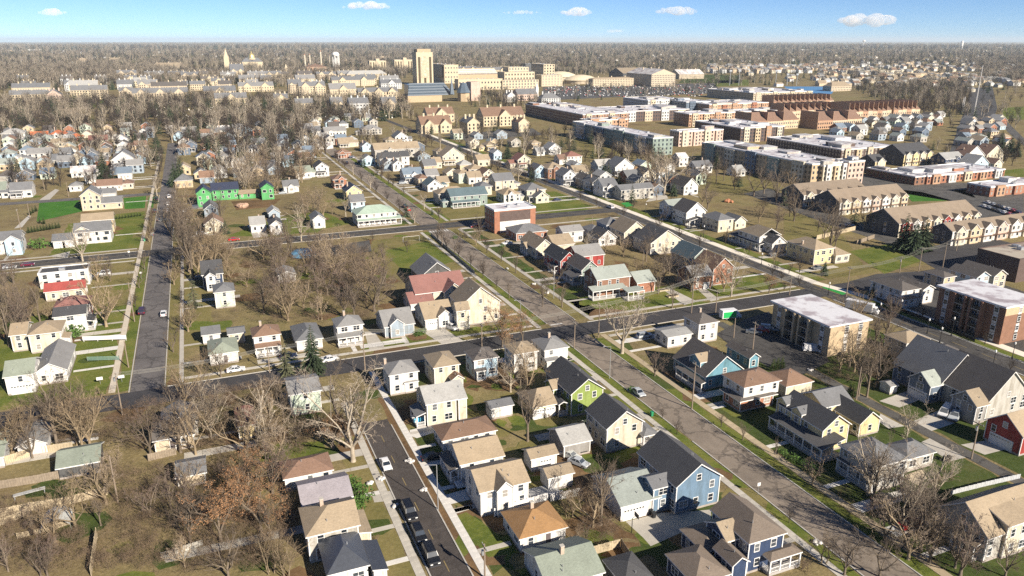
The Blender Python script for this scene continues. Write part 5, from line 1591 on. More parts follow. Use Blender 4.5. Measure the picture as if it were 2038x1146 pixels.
brown_row('wide brown-roofed terrace right, above the cottage grid', 'right wide brown terrace', (1628, 241), 1716, 24, 8, 3)
# ================================================================ grids of small cottages on the right
def cottage_grid(tl, tr, bl, br, rows, cols, where, group, seed):
    rr = random.Random(seed)
    P = [g(*q) for q in (tl, tr, bl, br)]
    num = ('first', 'second', 'third', 'fourth', 'fifth', 'sixth', 'seventh', 'eighth', 'ninth', 'tenth')
    for i in range(rows):
        for j in range(cols):
            v, u = (i + .5) / rows, (j + .5 + rr.uniform(-.12, .12)) / cols
            x = (P[0][0] * (1 - u) + P[1][0] * u) * (1 - v) + (P[2][0] * (1 - u) + P[3][0] * u) * v
            y = (P[0][1] * (1 - u) + P[1][1] * u) * (1 - v) + (P[2][1] * (1 - u) + P[3][1] * u) * v
            if any(a - 4 < x < b + 4 and c - 4 < y < d + 4 for a, b, c, d in RECTS):
                continue
            w, d = rr.uniform(8, 10.5), rr.uniform(9, 13)
            wl = rr.choice(('white', 'cream', 'steel', 'slate', 'tan', 'palegrey', 'mint', 'brick', 'sky', 'greige'))
            rf = rr.choice(('grey', 'slate', 'dark', 'light', 'tan', 'bluish', 'sage', 'slate', 'brown', 'grey'))
            kd = rr.choice(('gy', 'gx', 'gy', 'h'))
            hh = rr.choice((3.4, 4.4, 5.4))
            names = {'palegrey': 'pale grey', 'mint': 'pale green', 'greige': 'grey-beige', 'steel': 'blue-grey', 'sky': 'light blue'}
            lab = '%s-roofed %s cottage, %s in the %s row of %s' % (rf, names.get(wl, wl), num[j], num[i], where)
            r = thing('cottage', uniq(lab), 'house', (x, y, 0), 0, group)
            p = .62
            m_, zr = roof_mesh(kd, -w / 2, w / 2, -d / 2, d / 2, hh, p, roofm(rf))
            m_.build('roof', r)
            w_, rc = wall_mesh(kd, -w / 2, w / 2, -d / 2, d / 2, hh, p, zr, .4, wallm(wl))
            w_.build('wall', r)
            joined_windows(r, rc, 'SW', 1 if hh < 4.6 else 2, hh, 3.0)
            RECTS.append((x - w / 2, x + w / 2, y - d / 2, y + d / 2))
cottage_grid((1660, 240), (1880, 228), (1655, 278), (1855, 290), 6, 10, 'the cottage grid', 'cottages of the dense grid beyond the apartments', 5)
cottage_grid((1918, 240), (1990, 240), (1905, 295), (2010, 298), 7, 4, 'the far right cottages', 'cottages right of the tree-lined lane', 6)
cottage_grid((620, 238), (780, 232), (590, 300), (700, 296), 4, 5, 'the far middle cottages', 'cottages near the cemetery', 7)
cottage_grid((0, 276), (300, 268), (0, 345), (180, 330), 4, 6, 'the far left cottages', 'cottages left of the quiet street', 8)
cottage_grid((400, 262), (590, 256), (380, 372), (560, 360), 5, 5, 'the wooded middle cottages', 'cottages hidden in the middle wood', 9)

cottage_grid((60, 395), (300, 345), (0, 395), (290, 385), 1, 4, 'the left turf row', 'cottages by the bright turf', 12)
cottage_grid((330, 300), (420, 290), (335, 372), (400, 372), 3, 2, 'the quiet street right side', 'cottages right of the quiet street', 13)
cottage_grid((830, 292), (1000, 330), (700, 330), (860, 378), 4, 4, 'the dense tan block', 'cottages in the dense tan block', 14)
cottage_grid((1110, 325), (1330, 345), (1150, 372), (1330, 392), 2, 5, 'the row beyond the cycle path', 'cottages beyond the cycle path', 15)
cottage_grid((830, 270), (1000, 268), (900, 300), (1060, 300), 2, 4, 'the college lane', 'cottages by the college lane', 16)
cottage_grid((330, 262), (700, 245), (345, 390), (610, 330), 7, 7, 'the middle wood edge', 'cottages hidden in the middle wood', 17)
cottage_grid((0, 262), (310, 255), (0, 372), (285, 352), 7, 8, 'the upper left lanes', 'cottages left of the quiet street', 18)
cottage_grid((1180, 330), (1420, 340), (1240, 400), (1400, 395), 3, 4, 'the sycamore lane', 'cottages by the sycamore lane', 19)
# ================================================================ college campus of buff stone and slate
CAMP = 'buff stone college halls with slate roofs'
def hall(label, short, sw, se, dp, h, kd='gx', wall='stone', roof='slate', gables=0, p=.75, fl=None, cat='college hall', sp=3.4):
    b = B(sw, se, dp, h, kd, wall, roof, p=p)
    x0, x1, y0, y1 = rect_of(b)
    X, Y = (x0 + x1) / 2, (y0 + y1) / 2
    r = thing('college_hall', uniq(label), cat, (X, Y, 0), 0, CAMP)
    RECTS.append((x0, x1, y0, y1))
    ANCH.append((short, X, Y, 16))
    a, c, L, D = x0 - X, y0 - Y, x1 - x0, y1 - y0
    m_, zr = roof_mesh(kd, a, a + L, c, c + D, h, p, roofm(roof), wallm(wall), .4)
    m_.build('roof', r)
    w_, rc = wall_mesh(kd, a, a + L, c, c + D, h, p, zr, .3, wallm(wall))
    w_.build('wall', r)
    fl = fl or max(2, round(h / 3.6))
    joined_windows(r, rc, 'S' + ('W' if X > 0 else 'E'), fl, h, sp, 1.5, 1.9)
    for i in range(gables):
        u = (i + .5) / gables
        xm, gw = a + L * u, min(6.5, L / gables * .33)
        gm_, gz = roof_mesh('gy', xm - gw, xm + gw, c - 3, c + D * .5, h, p * 1.25, roofm(roof), wallm(wall), .4)
        gm_.build('gable_roof', r)
        gq, rg = wall_mesh('gy', xm - gw, xm + gw, c - 3, c + D * .5, h, p * 1.25, gz, .3, wallm(wall))
        gq.build('gable_bay', r)
        joined_windows(r, rg, 'S', fl, h, 3.2, 1.5, 1.9)
    for u in (.18, .5, .83):
        MB().box(a + L * u - .8, c + D * .5 - .8, zr - 2, a + L * u + .8, c + D * .5 + .8, zr + 2.2, wallm(wall)).build('chimney', r)
    return r
for a_ in [
 ('buff stone hall, front of the pair at the far left edge', 'front far-left hall', (17, 189), 108, 16, 10, 'gx', 'stone', 'slate', 0),
 ('buff stone hall with gable end, behind the front far-left hall', 'rear far-left hall', (22, 175), 100, 18, 12, 'gx', 'stone', 'slate', 0),
 ('pink stone gable wing at the right end of the far-left halls', 'pink gable wing', (92, 189), 122, 20, 11, 'gy', 'pink', 'slate', 0),
 ('four-storey stone hall with dark slate roof above the green strip', 'stone hall above the green strip', (140, 180), 214, 18, 13, 'gx', 'stone', 'slate', 0),
 ('pale stone hall behind the hall above the green strip', 'pale stone hall behind', (136, 170), 195, 20, 14, 'gx', 'stone', 'light', 0),
 ('long stone hall with three steep gables left of the white sycamores', 'three-gabled stone hall', (262, 186), 375, 18, 11, 'gx', 'buff', 'slate', 3),
 ('stone hall with one gable left of the three-gabled hall', 'single-gabled stone hall', (236, 182), 266, 16, 10, 'gx', 'buff', 'slate', 1),
 ('dark slate hall behind the three-gabled hall', 'dark slate hall', (300, 172), 372, 18, 12, 'gx', 'buff', 'dark', 0),
 ('flat white-roofed college block behind the dark slate hall', 'flat white college block', (256, 162), 300, 18, 11, 'hx', 'stone', 'light', 0),
 ('old stone house with tower left of the flat white college block', 'old towered hall', (232, 146), 272, 18, 14, 'gx', 'buff', 'slate', 2),
 ('slate-roofed stone hall with gable in the middle of the campus', 'middle campus gabled hall', (427, 196), 492, 18, 9, 'gx', 'stone', 'slate', 1),
 ('long grey-roofed hall behind the middle campus gabled hall', 'long grey-roofed hall', (405, 182), 470, 20, 10, 'gx', 'buff', 'slate', 1),
 ('stone hall with square tower and arcade', 'arcaded stone hall', (474, 172), 545, 18, 9, 'gx', 'stone', 'grey', 2),
 ('stone hall with sharp gable half behind bare trees', 'sharp-gabled hall', (545, 196), 574, 16, 9, 'gx', 'stone', 'slate', 1),
 ('dark-windowed stone hall with two tall gables', 'two-gabled hall', (594, 172), 648, 18, 14, 'gx', 'stone', 'slate', 2),
 ('wide hall with grey roof right of the two-gabled hall', 'wide grey-roofed hall', (656, 178), 710, 24, 9, 'gx', 'stone', 'grey', 1),
 ('pale stone hall with three tall gables facing the wood', 'three tall-gabled hall', (713, 184), 793, 16, 13, 'gx', 'stone', 'slate', 3),
 ('slate-roofed pale hall behind the wide hall', 'slate pale hall', (660, 160), 745, 18, 11, 'gx', 'stone', 'slate', 2),
 ('long pale hall with low roofs near the water tower', 'long pale hall', (690, 148), 770, 20, 12, 'hx', 'stone', 'light', 0),
 ('slate-roofed college lodge beside the glass-roofed hall', 'slate college lodge', (758, 166), 800, 18, 10, 'gx', 'palegrey', 'slate', 1),
 ('small stone hall left of the basilica tower', 'small hall left of the tower', (420, 162), 450, 16, 11, 'gx', 'stone', 'slate', 1),
 ('stone hall with gables at the far end of campus', 'far-end gabled hall', (360, 150), 396, 18, 12, 'gx', 'buff', 'slate', 2),
 ('low tan college buildings along the far wood', 'low tan college buildings', (300, 133), 372, 30, 9, 'hx', 'buff', 'tan', 0),
 ('tan flat college sheds left of the low tan buildings', 'tan college sheds', (150, 122), 178, 30, 8, 'hx', 'buff', 'tan', 0),
 ('second tan college shed by the far wood', 'second tan shed', (212, 121), 243, 30, 8, 'hx', 'buff', 'tan', 0),
 ('stone residence with many dormers behind the stadium, left', 'left dormered residence', (912, 138), 950, 20, 12, 'gx', 'stone', 'slate', 2),
 ('stone residence with many dormers behind the stadium, right', 'right dormered residence', (950, 140), 1010, 20, 12, 'gx', 'stone', 'slate', 3),
 ('buff stone college with brown roof, left gable wing by the striped road', 'left brown-roofed college wing', (838, 249), 900, 20, 8, 'gx', 'stone', 'brown', 2),
 ('buff stone college with brown roof, rear wing', 'rear brown-roofed college wing', (850, 228), 905, 18, 9, 'gx', 'stone', 'brown', 1),
 ('buff stone college with slate roof, tall central gable', 'central college gable', (930, 245), 956, 24, 10, 'gy', 'stone', 'slate', 0),
 ('buff stone college with brown roof, right wing with arches', 'right brown-roofed college wing', (962, 232), 1045, 22, 10, 'gx', 'stone', 'brown', 1),
 ('buff stone college, small right end gable', 'right end college gable', (1032, 244), 1054, 18, 9, 'gy', 'stone', 'brown', 0),
 ('pink brick gallery with grey roof beside the white spire', 'pink brick gallery', (1030, 188), 1070, 20, 9, 'gx', 'pink', 'slate', 0),
 ('white gabled entrance of the pink brick gallery', 'white gallery entrance', (1010, 190), 1026, 18, 9, 'gy', 'white', 'slate', 0),
 ('low grey-roofed lodge right of the white spire', 'grey-roofed lodge', (1078, 196), 1116, 18, 6, 'h', 'palegrey', 'slate', 0),
 ('tan college building on the far right of the parking field', 'tan far-right college building', (1655, 172), 1696, 20, 8, 'h', 'buff', 'tan', 0)]:
    hall(*a_)
STONE = wallm('stone')
def gp(px, py):
    return g(px, py)
def tall(px, py, ty):
    x, y = g(px, py)
    return x, y, height_of(px, py, px, ty)
# spire
x, y, hh = tall(453, 142, 96)
t = thing('church_tower', uniq('slender pale stone church tower with a needle spire on the skyline'), 'church tower', (x, y, 0))
w = 7
MB().box(-w, -w, 0, w, w, hh * .52, STONE).box(-w * .8, -w * .8, hh * .52, w * .8, w * .8, hh * .62, STONE).build('tower_shaft', t)
sp = MB()
sp.solid([(-w * .75, -w * .75, hh * .62), (w * .75, -w * .75, hh * .62), (w * .75, w * .75, hh * .62), (-w * .75, w * .75, hh * .62)], [(-.3, -.3, hh), (.3, -.3, hh), (.3, .3, hh), (-.3, .3, hh)], STONE)
sp.build('spire', t)
for i in (-1, 1):
    for j in (-1, 1):
        MB().tube((i * w * .9, j * w * .9, hh * .5), (i * w * .9, j * w * .9, hh * .7), 1.0, .1, STONE, 6).build('pinnacle', t)
t2 = hall('low buff stone church nave with slate roof beside the slender tower', 'church nave', (458, 141), 486, 40, 16, 'gx', 'stone', 'slate', 2)
# golden dome
x, y, hh = tall(503, 136, 101)
t = thing('domed_hall', uniq('domed college hall with a gilded dome and lantern on the skyline'), 'domed hall', (x, y, 0))
GOLD = mat('gilded_metal', (.80, .62, .28), .35, .1, metal=.7)
MB().box(-30, -12, 0, 30, 12, 20, STONE).build('wall', t)
m_, zr = roof_mesh('hx', -31, 31, -13, 13, 20, .9, roofm('slate'), STONE)
m_.build('roof', t)
D0 = 26
R_ = 9.5
MB().lathe([(R_ + 1.5, D0), (R_ + 1.5, D0 + 4), (R_, D0 + 4), (R_, hh * .62)], STONE, 16).build('drum', t)
MB().lathe([(R_ + .6, hh * .62), (R_, hh * .69), (R_ * .85, hh * .77), (R_ * .55, hh * .84), (2.2, hh * .87)], GOLD, 18).build('dome', t)
MB().lathe([(2.2, hh * .87), (2.2, hh * .93), (1.2, hh * .96), (.4, hh)], GOLD, 8).build('lantern', t)
for k in range(8):
    q = 2 * pi * k / 8
    MB().box(-.9, -.4, 0, .9, .4, hh * .16, mat('dark_arch', (.05, .05, .06))).build('drum_window', t, ((R_ + .05) * cos(q), (R_ + .05) * sin(q), hh * .43), q + pi / 2)
hall('pale stone hall with pointed turret right of the gilded dome', 'turreted hall', (512, 148), 560, 18, 12, 'gx', 'stone', 'slate', 3)
x, y, hh = tall(570, 145, 127)
t = thing('turret', uniq('small pointed white church turret right of the dome'), 'turret', (x, y, 0))
MB().box(-4, -4, 0, 4, 4, hh * .5, STONE).build('tower_shaft', t)
MB().tube((0, 0, hh * .5), (0, 0, hh), 5, .2, STONE, 8).build('spire', t)
# chimneys of the power house
for i, (px, ty) in enumerate(((608, 107), (618, 107), (640, 100), (657, 108))):
    x, y, hh = tall(px, 134, ty)
    t = thing('smokestack', uniq('pale power house smokestack, %s of four from the left' % ('first', 'second', 'third and tallest', 'thin last')[i]), 'smokestack', (x, y, 0), 0, 'power house smokestacks')
    MB().tube((0, 0, 0), (0, 0, hh), 3.0 if i < 3 else 1.2, 2.0 if i < 3 else .8, wallm('cream'), 10, True).build('shaft', t)
    MB().tube((0, 0, hh * .93), (0, 0, hh * .99), 2.6 if i < 3 else 1.0, 2.5 if i < 3 else 1.0, wallm('brick'), 10).build('band', t)
hall('orange brick power house below the smokestacks', 'orange power house', (610, 133), 650, 40, 16, 'hx', 'orangebrick', 'terra', 0, .3)
x, y, hh = tall(670, 137, 103)
t = thing('water_tower', uniq('white water tower on fat pale legs near the smokestacks'), 'water tower', (x, y, 0))
WHT = mat('white_tank_paint', (.78, .76, .72), .5, .05)
MB().lathe([(.1, hh * .72), (9, hh * .76), (11, hh * .84), (9.5, hh * .93), (5, hh * .99), (.1, hh)], WHT, 18).build('tank', t)
for k in range(6):
    q = 2 * pi * k / 6
    MB().tube((9.5 * cos(q), 9.5 * sin(q), 0), (9.0 * cos(q), 9.0 * sin(q), hh * .8), 1.2, 1.2, WHT, 8).build('leg', t)
MB().tube((0, 0, 0), (0, 0, hh * .75), 1.6, 1.6, WHT, 8).build('riser_pipe', t)
# far water towers on the right
for px, py, ty, w, lab in ((1718, 92, 79, 1, 'white mushroom water tower on the right skyline'), (1913, 97, 81, 0, 'white cylindrical water tower at far right')):
    x, y, hh = tall(px, py, ty)
    t = thing('water_tower', uniq(lab), 'water tower', (x, y, 0))
    r_ = hh * .22
    if w:
        MB().lathe([(r_ * .5, 0), (r_ * .25, hh * .2), (r_ * .25, hh * .6), (r_, hh * .75), (r_ * 1.05, hh * .87), (r_ * .6, hh * .97), (.1, hh)], WHT, 14).build('tank', t)
    else:
        MB().lathe([(r_ * .75, 0), (r_ * .75, hh * .9), (r_ * .4, hh), (.1, hh)], WHT, 14).build('tank', t)
def tower(label, short, pts, h, wall, roofc='slate', sp=2.4, fl=12, cat='tower block', band=None):
    sw, se, dp = pts
    b = B(sw, se, dp, h, 'f', wall, roofc, win=0, tm=wall)
    x0, x1, y0, y1 = rect_of(b)
    r = house(label, [b], name='tower_block', cat=cat, short=short)
    X, Y = (x0 + x1) / 2, (y0 + y1) / 2
    rect = (x0 - X + .02, x1 - X - .02, y0 - Y + .02, y1 - Y - .02)
    if band:
        joined_windows(r, rect, 'S' + ('W' if X > 0 else 'E'), 1, h, band, band * .5, h * .8, h * .06, mat('dark_glass_band', (.09, .07, .04), .3))
    else:
        joined_windows(r, rect, 'S' + ('W' if X > 0 else 'E'), fl, h, sp, 1.2, 1.6)
    return r, rect
def on_ground(px, top, base):
    "height and eave pixel for a box whose foot stands at base and whose top shows at top"
    return height_of(px, base, px, top)
hh = on_ground(842, 101, 158)
r, rect = tower('tall buff library tower with overhanging top storey', 'library tower', ((828, 104), 861, 30), hh, 'stone', 'tan', band=9.0, cat='library')
MB().box(rect[0] + 3, rect[2] + 3, hh + .4, rect[1] - 3, rect[3] - 3, hh + 6, wallm('tanbrick')).build('roof_house', r)
mural = MB()
a, b_, c, d = rect
cx_ = (a + b_) / 2
mp = [wallm('cream'), wallm('tan'), wallm('buff'), wallm('stone'), wallm('buff')]
rr = random.Random(3)
for i in range(6):
    for j in range(14):
        mural.box(cx_ - 7.5 + i * 2.5, c - .5, hh * .22 + j * hh * .045, cx_ - 5.05 + i * 2.5, c - .1, hh * .22 + (j + .95) * hh * .045, rr.choice(mp))
mural.build('tile_panel', r)
for lab, sh, sw, se in (('buff dormitory tower with dark window strips, left twin', 'left dormitory tower', (735, 121), 768), ('buff dormitory tower with dark window strips, right twin', 'right dormitory tower', (785, 119), 826)):
    hh = on_ground(sw[0] + 15, sw[1] - 1, 139)
    r, rect = tower(lab, sh, (sw, se, 22), hh, 'yellow' if 'nope' in lab else 'stone', 'tan', band=7.0)
    a, b_, c, d = rect
    MB().box((a + b_) / 2 - 5, c - 2, 0, (a + b_) / 2 + 5, d, hh + 6, STONE).build('stair_shaft', r)
# stadium
def stand(label, short, sw, se, dp, top, base, wall='stone', roofc='tan', fl=4, group='stands of the stadium', w=1.6):
    hh = on_ground(sw[0], top, base)
    q = (sw[0], top)
    b = B(q, se, dp, hh, 'f', wall, roofc, win=0, tm=wall)
    x0, x1, y0, y1 = rect_of(b)
    r = house(label, [b], name='stadium_stand', cat='stadium stand', short=short, group=group)
    X, Y = (x0 + x1) / 2, (y0 + y1) / 2
    rect = (x0 - X + .02, x1 - X - .02, y0 - Y + .02, y1 - Y - .02)
    joined_windows(r, rect, 'SW', fl, hh, 5.5, 2.4, 3.0, 2.0)
    return r, rect, hh
r, rect, hh = stand('left stadium block with dark west face and stepped buff front', 'left stadium block', (884, 0), 912, 110, 129, 166)
MB().box(rect[0] - 2.2, rect[2] + 8, hh * .3, rect[0] - .1, rect[3] - 4, hh * .95, mat('dark_glass_band', (.09, .07, .04), .3)).build('glass_wall', r)
stand('low buff stadium wall between the left and centre blocks', 'low stadium wall', (912, 0), 1000, 20, 158, 180, fl=2)
r, rect, hh = stand('stadium seating bowl, grey and tan tiers behind the low wall', 'stadium seating bowl', (912, 0), 1010, 60, 149, 164, 'tanbrick', 'deck', 1)
for i in range(6):
    MB().box(rect[0], rect[3] + i * 3, 0, rect[1], rect[3] + 3 + i * 3, hh + (i + 1) * 1.6, wallm('tan' if i % 2 else 'palegrey')).build('seating_tier', r)
stand('buff centre stadium block, wide lower storeys', 'centre stadium block', (1000, 0), 1072, 40, 160, 178, fl=3)
stand('buff centre stadium block, middle step', 'centre stadium middle step', (1004, 0), 1064, 34, 144, 176, fl=4)
stand('buff centre stadium block, tall top step with dark slots', 'centre stadium top step', (1012, 0), 1052, 28, 134, 174, fl=6)
stand('right stadium block, stepped buff tower', 'right stadium tower', (1082, 0), 1104, 60, 128, 168, fl=7)
stand('right stadium block, lower buff shoulder', 'right stadium shoulder', (1078, 0), 1120, 30, 150, 172, fl=4)
stand('dark glass press box at the back of the stadium', 'dark press box', (1046, 0), 1088, 16, 127, 150, 'dark', 'slate', 5)
# domed arenas
for px, py, wpx, hpx, lab in ((1130, 160, 30, 17, 'left low cream dome of the arena'), (1172, 167, 30, 17, 'right low cream dome of the arena')):
    x, y = g(px, py)
    rad = abs(xat(px + wpx, y, 0) - x)
    hh = height_of(px, py, px, py - hpx)
    t = thing('arena_dome', uniq(lab), 'arena', (x, y + rad, 0), 0, 'twin domes of the arena')
    MB().lathe([(rad, 0), (rad, hh * .42)], wallm('buff'), 28).build('drum', t)
    MB().lathe([(rad * 1.05, hh * .40), (rad, hh * .46), (rad * .8, hh * .70), (rad * .5, hh * .90), (rad * .2, hh * .99), (.1, hh)], mat('cream_dome_roof', (.66, .57, .40), .7, .08), 28).build('dome', t)
    RECTS.append((x - rad, x + rad, y, y + 2 * rad))
hall('buff arena entrance hall in front of the domes', 'arena entrance hall', (1180, 157), 1262, 18, 14, 'hx', 'stone', 'tan', 0, .25, cat='arena')
hall('huge field house with pale curved roof right of the domes', 'huge field house', (1297, 148), 1345, 90, 22, 'gy', 'buff', 'pale', 0, .35, cat='field house')
hall('long dark-sided wing of the field house', 'field house wing', (1240, 146), 1300, 60, 16, 'gx', 'dark', 'tan', 0, .35, cat='field house')
hall('pale gabled sports hall behind the right field', 'pale gabled sports hall', (1352, 148), 1402, 40, 10, 'gx', 'buff', 'pale', 0, .5, cat='sports hall')
hh = on_ground(1500, 183, 205)
block('long buff recreation hall with white roof and dark brick west end', 'buff recreation hall', (1500, 185), 1618, (1425, 176), 12.0, 'buff', 'white', 7, ('buff', 'tan'), 'S', 'sports hall', 'sports_hall')
# glass-roofed hall with blue-grey sloping roofs
x0, y0 = g(812, 204)
x1 = xat(880, y0, 0)
t = thing('glass_roofed_hall', uniq('low hall under huge blue-grey sloping glass roofs'), 'arts hall', ((x0 + x1) / 2, y0, 0))
L = x1 - x0
SG = mat('blue_grey_glass_roof', (.10, .13, .16), .25, .2, .1, .5, spec=.7)
MB().box(-L / 2, 0, 0, L / 2, 40, 9, wallm('tanbrick')).build('wall', t)
for i in range(9):
    MB().poly([(-L / 2 + i * .9, -.5 + i * 2.4, 9 + i * 1.75), (L / 2 + 18 - i * .9, -.5 + i * 2.4, 9 + i * 1.75), (L / 2 + 18 - i * .9 - .9, 1.9 + i * 2.4, 10.55 + i * 1.75), (-L / 2 + i * .9 + .9, 1.9 + i * 2.4, 10.55 + i * 1.75)], SG if i % 2 else mat('grey_glass_roof', (.19, .22, .25), .3, .15)).build('roof_band', t)
MB().box(-L / 2 + 6, 19, 9, L / 2 + 10, 40, 23, SG).build('roof_core', t)
MB().tube((L / 2 + 30, -6, 0), (L / 2 + 30, -6, 12), 9, 9, wallm('tanbrick'), 8).build('drum', t)
MB().tube((L / 2 + 30, -6, 12), (L / 2 + 30, -6, 25), 10.5, 4, SG, 8, True).build('drum_roof', t)
MB().tube((L / 2 + 14, -2, 10), (L / 2 + 14, -2, 32), 4, .2, SG, 4).build('pyramid_light', t)
MB().box(L / 2 + 42, -4, 0, L / 2 + 56, 14, 26, wallm('pink')).build('brick_tower', t)
RECTS.append((x0, x1 + 56, y0 - 16, y0 + 40))
x, y, hh = tall(1068, 196, 163)
t = thing('spire', uniq('slim white spire beside the pink brick gallery'), 'spire', (x, y, 0))
MB().box(-2.2, -2.2, 0, 2.2, 2.2, hh * .7, wallm('white')).build('tower_shaft', t)
MB().tube((0, 0, hh * .7), (0, 0, hh), 2.0, .2, wallm('white'), 4).build('spire_top', t)
# light masts over the playing fields
for i, px in enumerate((1452, 1470, 1543, 1566, 1585)):
    x, y = g(px, 170)
    hh = height_of(px, 170, px, 139 if i < 3 else 146)
    t = thing('light_mast', uniq('tall floodlight mast over the playing fields, %s from the left' % ('first', 'second', 'third', 'fourth', 'fifth')[i]), 'light mast', (x, y, 0), 0, 'floodlight masts')
    MB().tube((0, 0, 0), (0, 0, hh), .6, .35, STEEL, 6).build('mast', t)
    MB().box(-3, -.3, hh - 3, 3, .3, hh, STEEL).build('lamp_rack', t)
for i, (px, py, ty) in enumerate(((376, 118, 98), (1913, 225, 194), (1938, 228, 130), (1916, 223, 192), (1781, 115, 105), (106, 117, 98))):
    x, y = g(px, py)
    hh = height_of(px, py, px, ty)
    t = thing('tall_mast', uniq('thin %s mast rising above the %s' % (('pale', 'pale', 'very tall lattice', 'leaning', 'small white', 'dark')[i], ('far left woods', 'right-hand lots', 'right-hand road', 'right-hand cottages', 'shopping strip', 'far left horizon woods')[i])), 'mast', (x, y, 0))
    MB().tube((0, 0, 0), (0, 0, hh), .9, .4, mat('pale_mast', (.5, .48, .45), .6), 5).build('mast', t)

NUM = ('first', 'second', 'third', 'fourth', 'fifth', 'sixth', 'seventh', 'eighth', 'ninth', 'tenth', 'eleventh', 'twelfth', 'thirteenth')
rq = random.Random(31)
for row_, (yy, xa, xb, n) in enumerate(((157, 20, 800, 13), (168, 30, 700, 12), (148, 270, 700, 9), (206, 560, 800, 4))):
    for i in range(n):
        px = xa + (xb - xa) * (i + rq.uniform(.2, .8)) / n
        x_, y_ = g(px, yy + 4)
        wpx = rq.uniform(22, 44)
        if any(a - 6 < x_ + 12 < b + 6 and c - 12 < y_ < d + 12 for a, b, c, d in RECTS):
            continue
        hall('%s stone hall with %s roof, %s in the %s back row of the campus' % (rq.choice(('buff', 'pale')), rq.choice(('slate', 'grey')), NUM[i], ('middle', 'front', 'far', 'wood edge')[row_]), '%s back row hall, %s' % (('middle', 'front', 'far', 'wood edge')[row_], NUM[i]), (px, yy), px + wpx, rq.uniform(14, 22), rq.uniform(8, 14), 'gx', rq.choice(('stone', 'buff', 'stone', 'palegrey')), rq.choice(('slate', 'slate', 'grey', 'dark')), rq.choice((0, 1, 2)))
# ================================================================ trees
def bark(name, c, ov=.3):
    return mat(name, c, .95, .3, 1.2, 6.0, objvar=ov)
BARK = bark('grey_bark', (.185, .148, .11))
BARKF = bark('far_bark', (.07, .056, .046), .4)
BRUSH = bark('dark_brush_twigs', (.21, .15, .10), .45)
BARKT = bark('tan_bark', (.31, .24, .155))
BARKW = bark('pale_sycamore_bark', (.38, .325, .25), .15)
TWIG = bark('grey_brown_twigs', (.14, .10, .074), .4)
TWIGF = bark('far_brown_twigs', (.062, .047, .042), .5)
TWIGFM = bark('far_mauve_twigs', (.07, .048, .048), .45)
TWIGFT = bark('far_tan_twigs', (.105, .078, .055), .4)
TWIGT = bark('tan_twigs', (.235, .165, .10), .3)
TWIGP = bark('mauve_twigs', (.215, .15, .13), .3)
TWIGW = bark('pale_twigs', (.42, .33, .255), .25)
LEAFO = bark('dry_orange_leaves', (.33, .18, .09), .35)
NEEDLE = bark('spruce_needles', (.040, .060, .030), .35)
NEEDLE2 = bark('arborvitae_green', (.062, .095, .026), .3)
HEDGE = bark('clipped_green_shrub', (.09, .17, .035), .25)
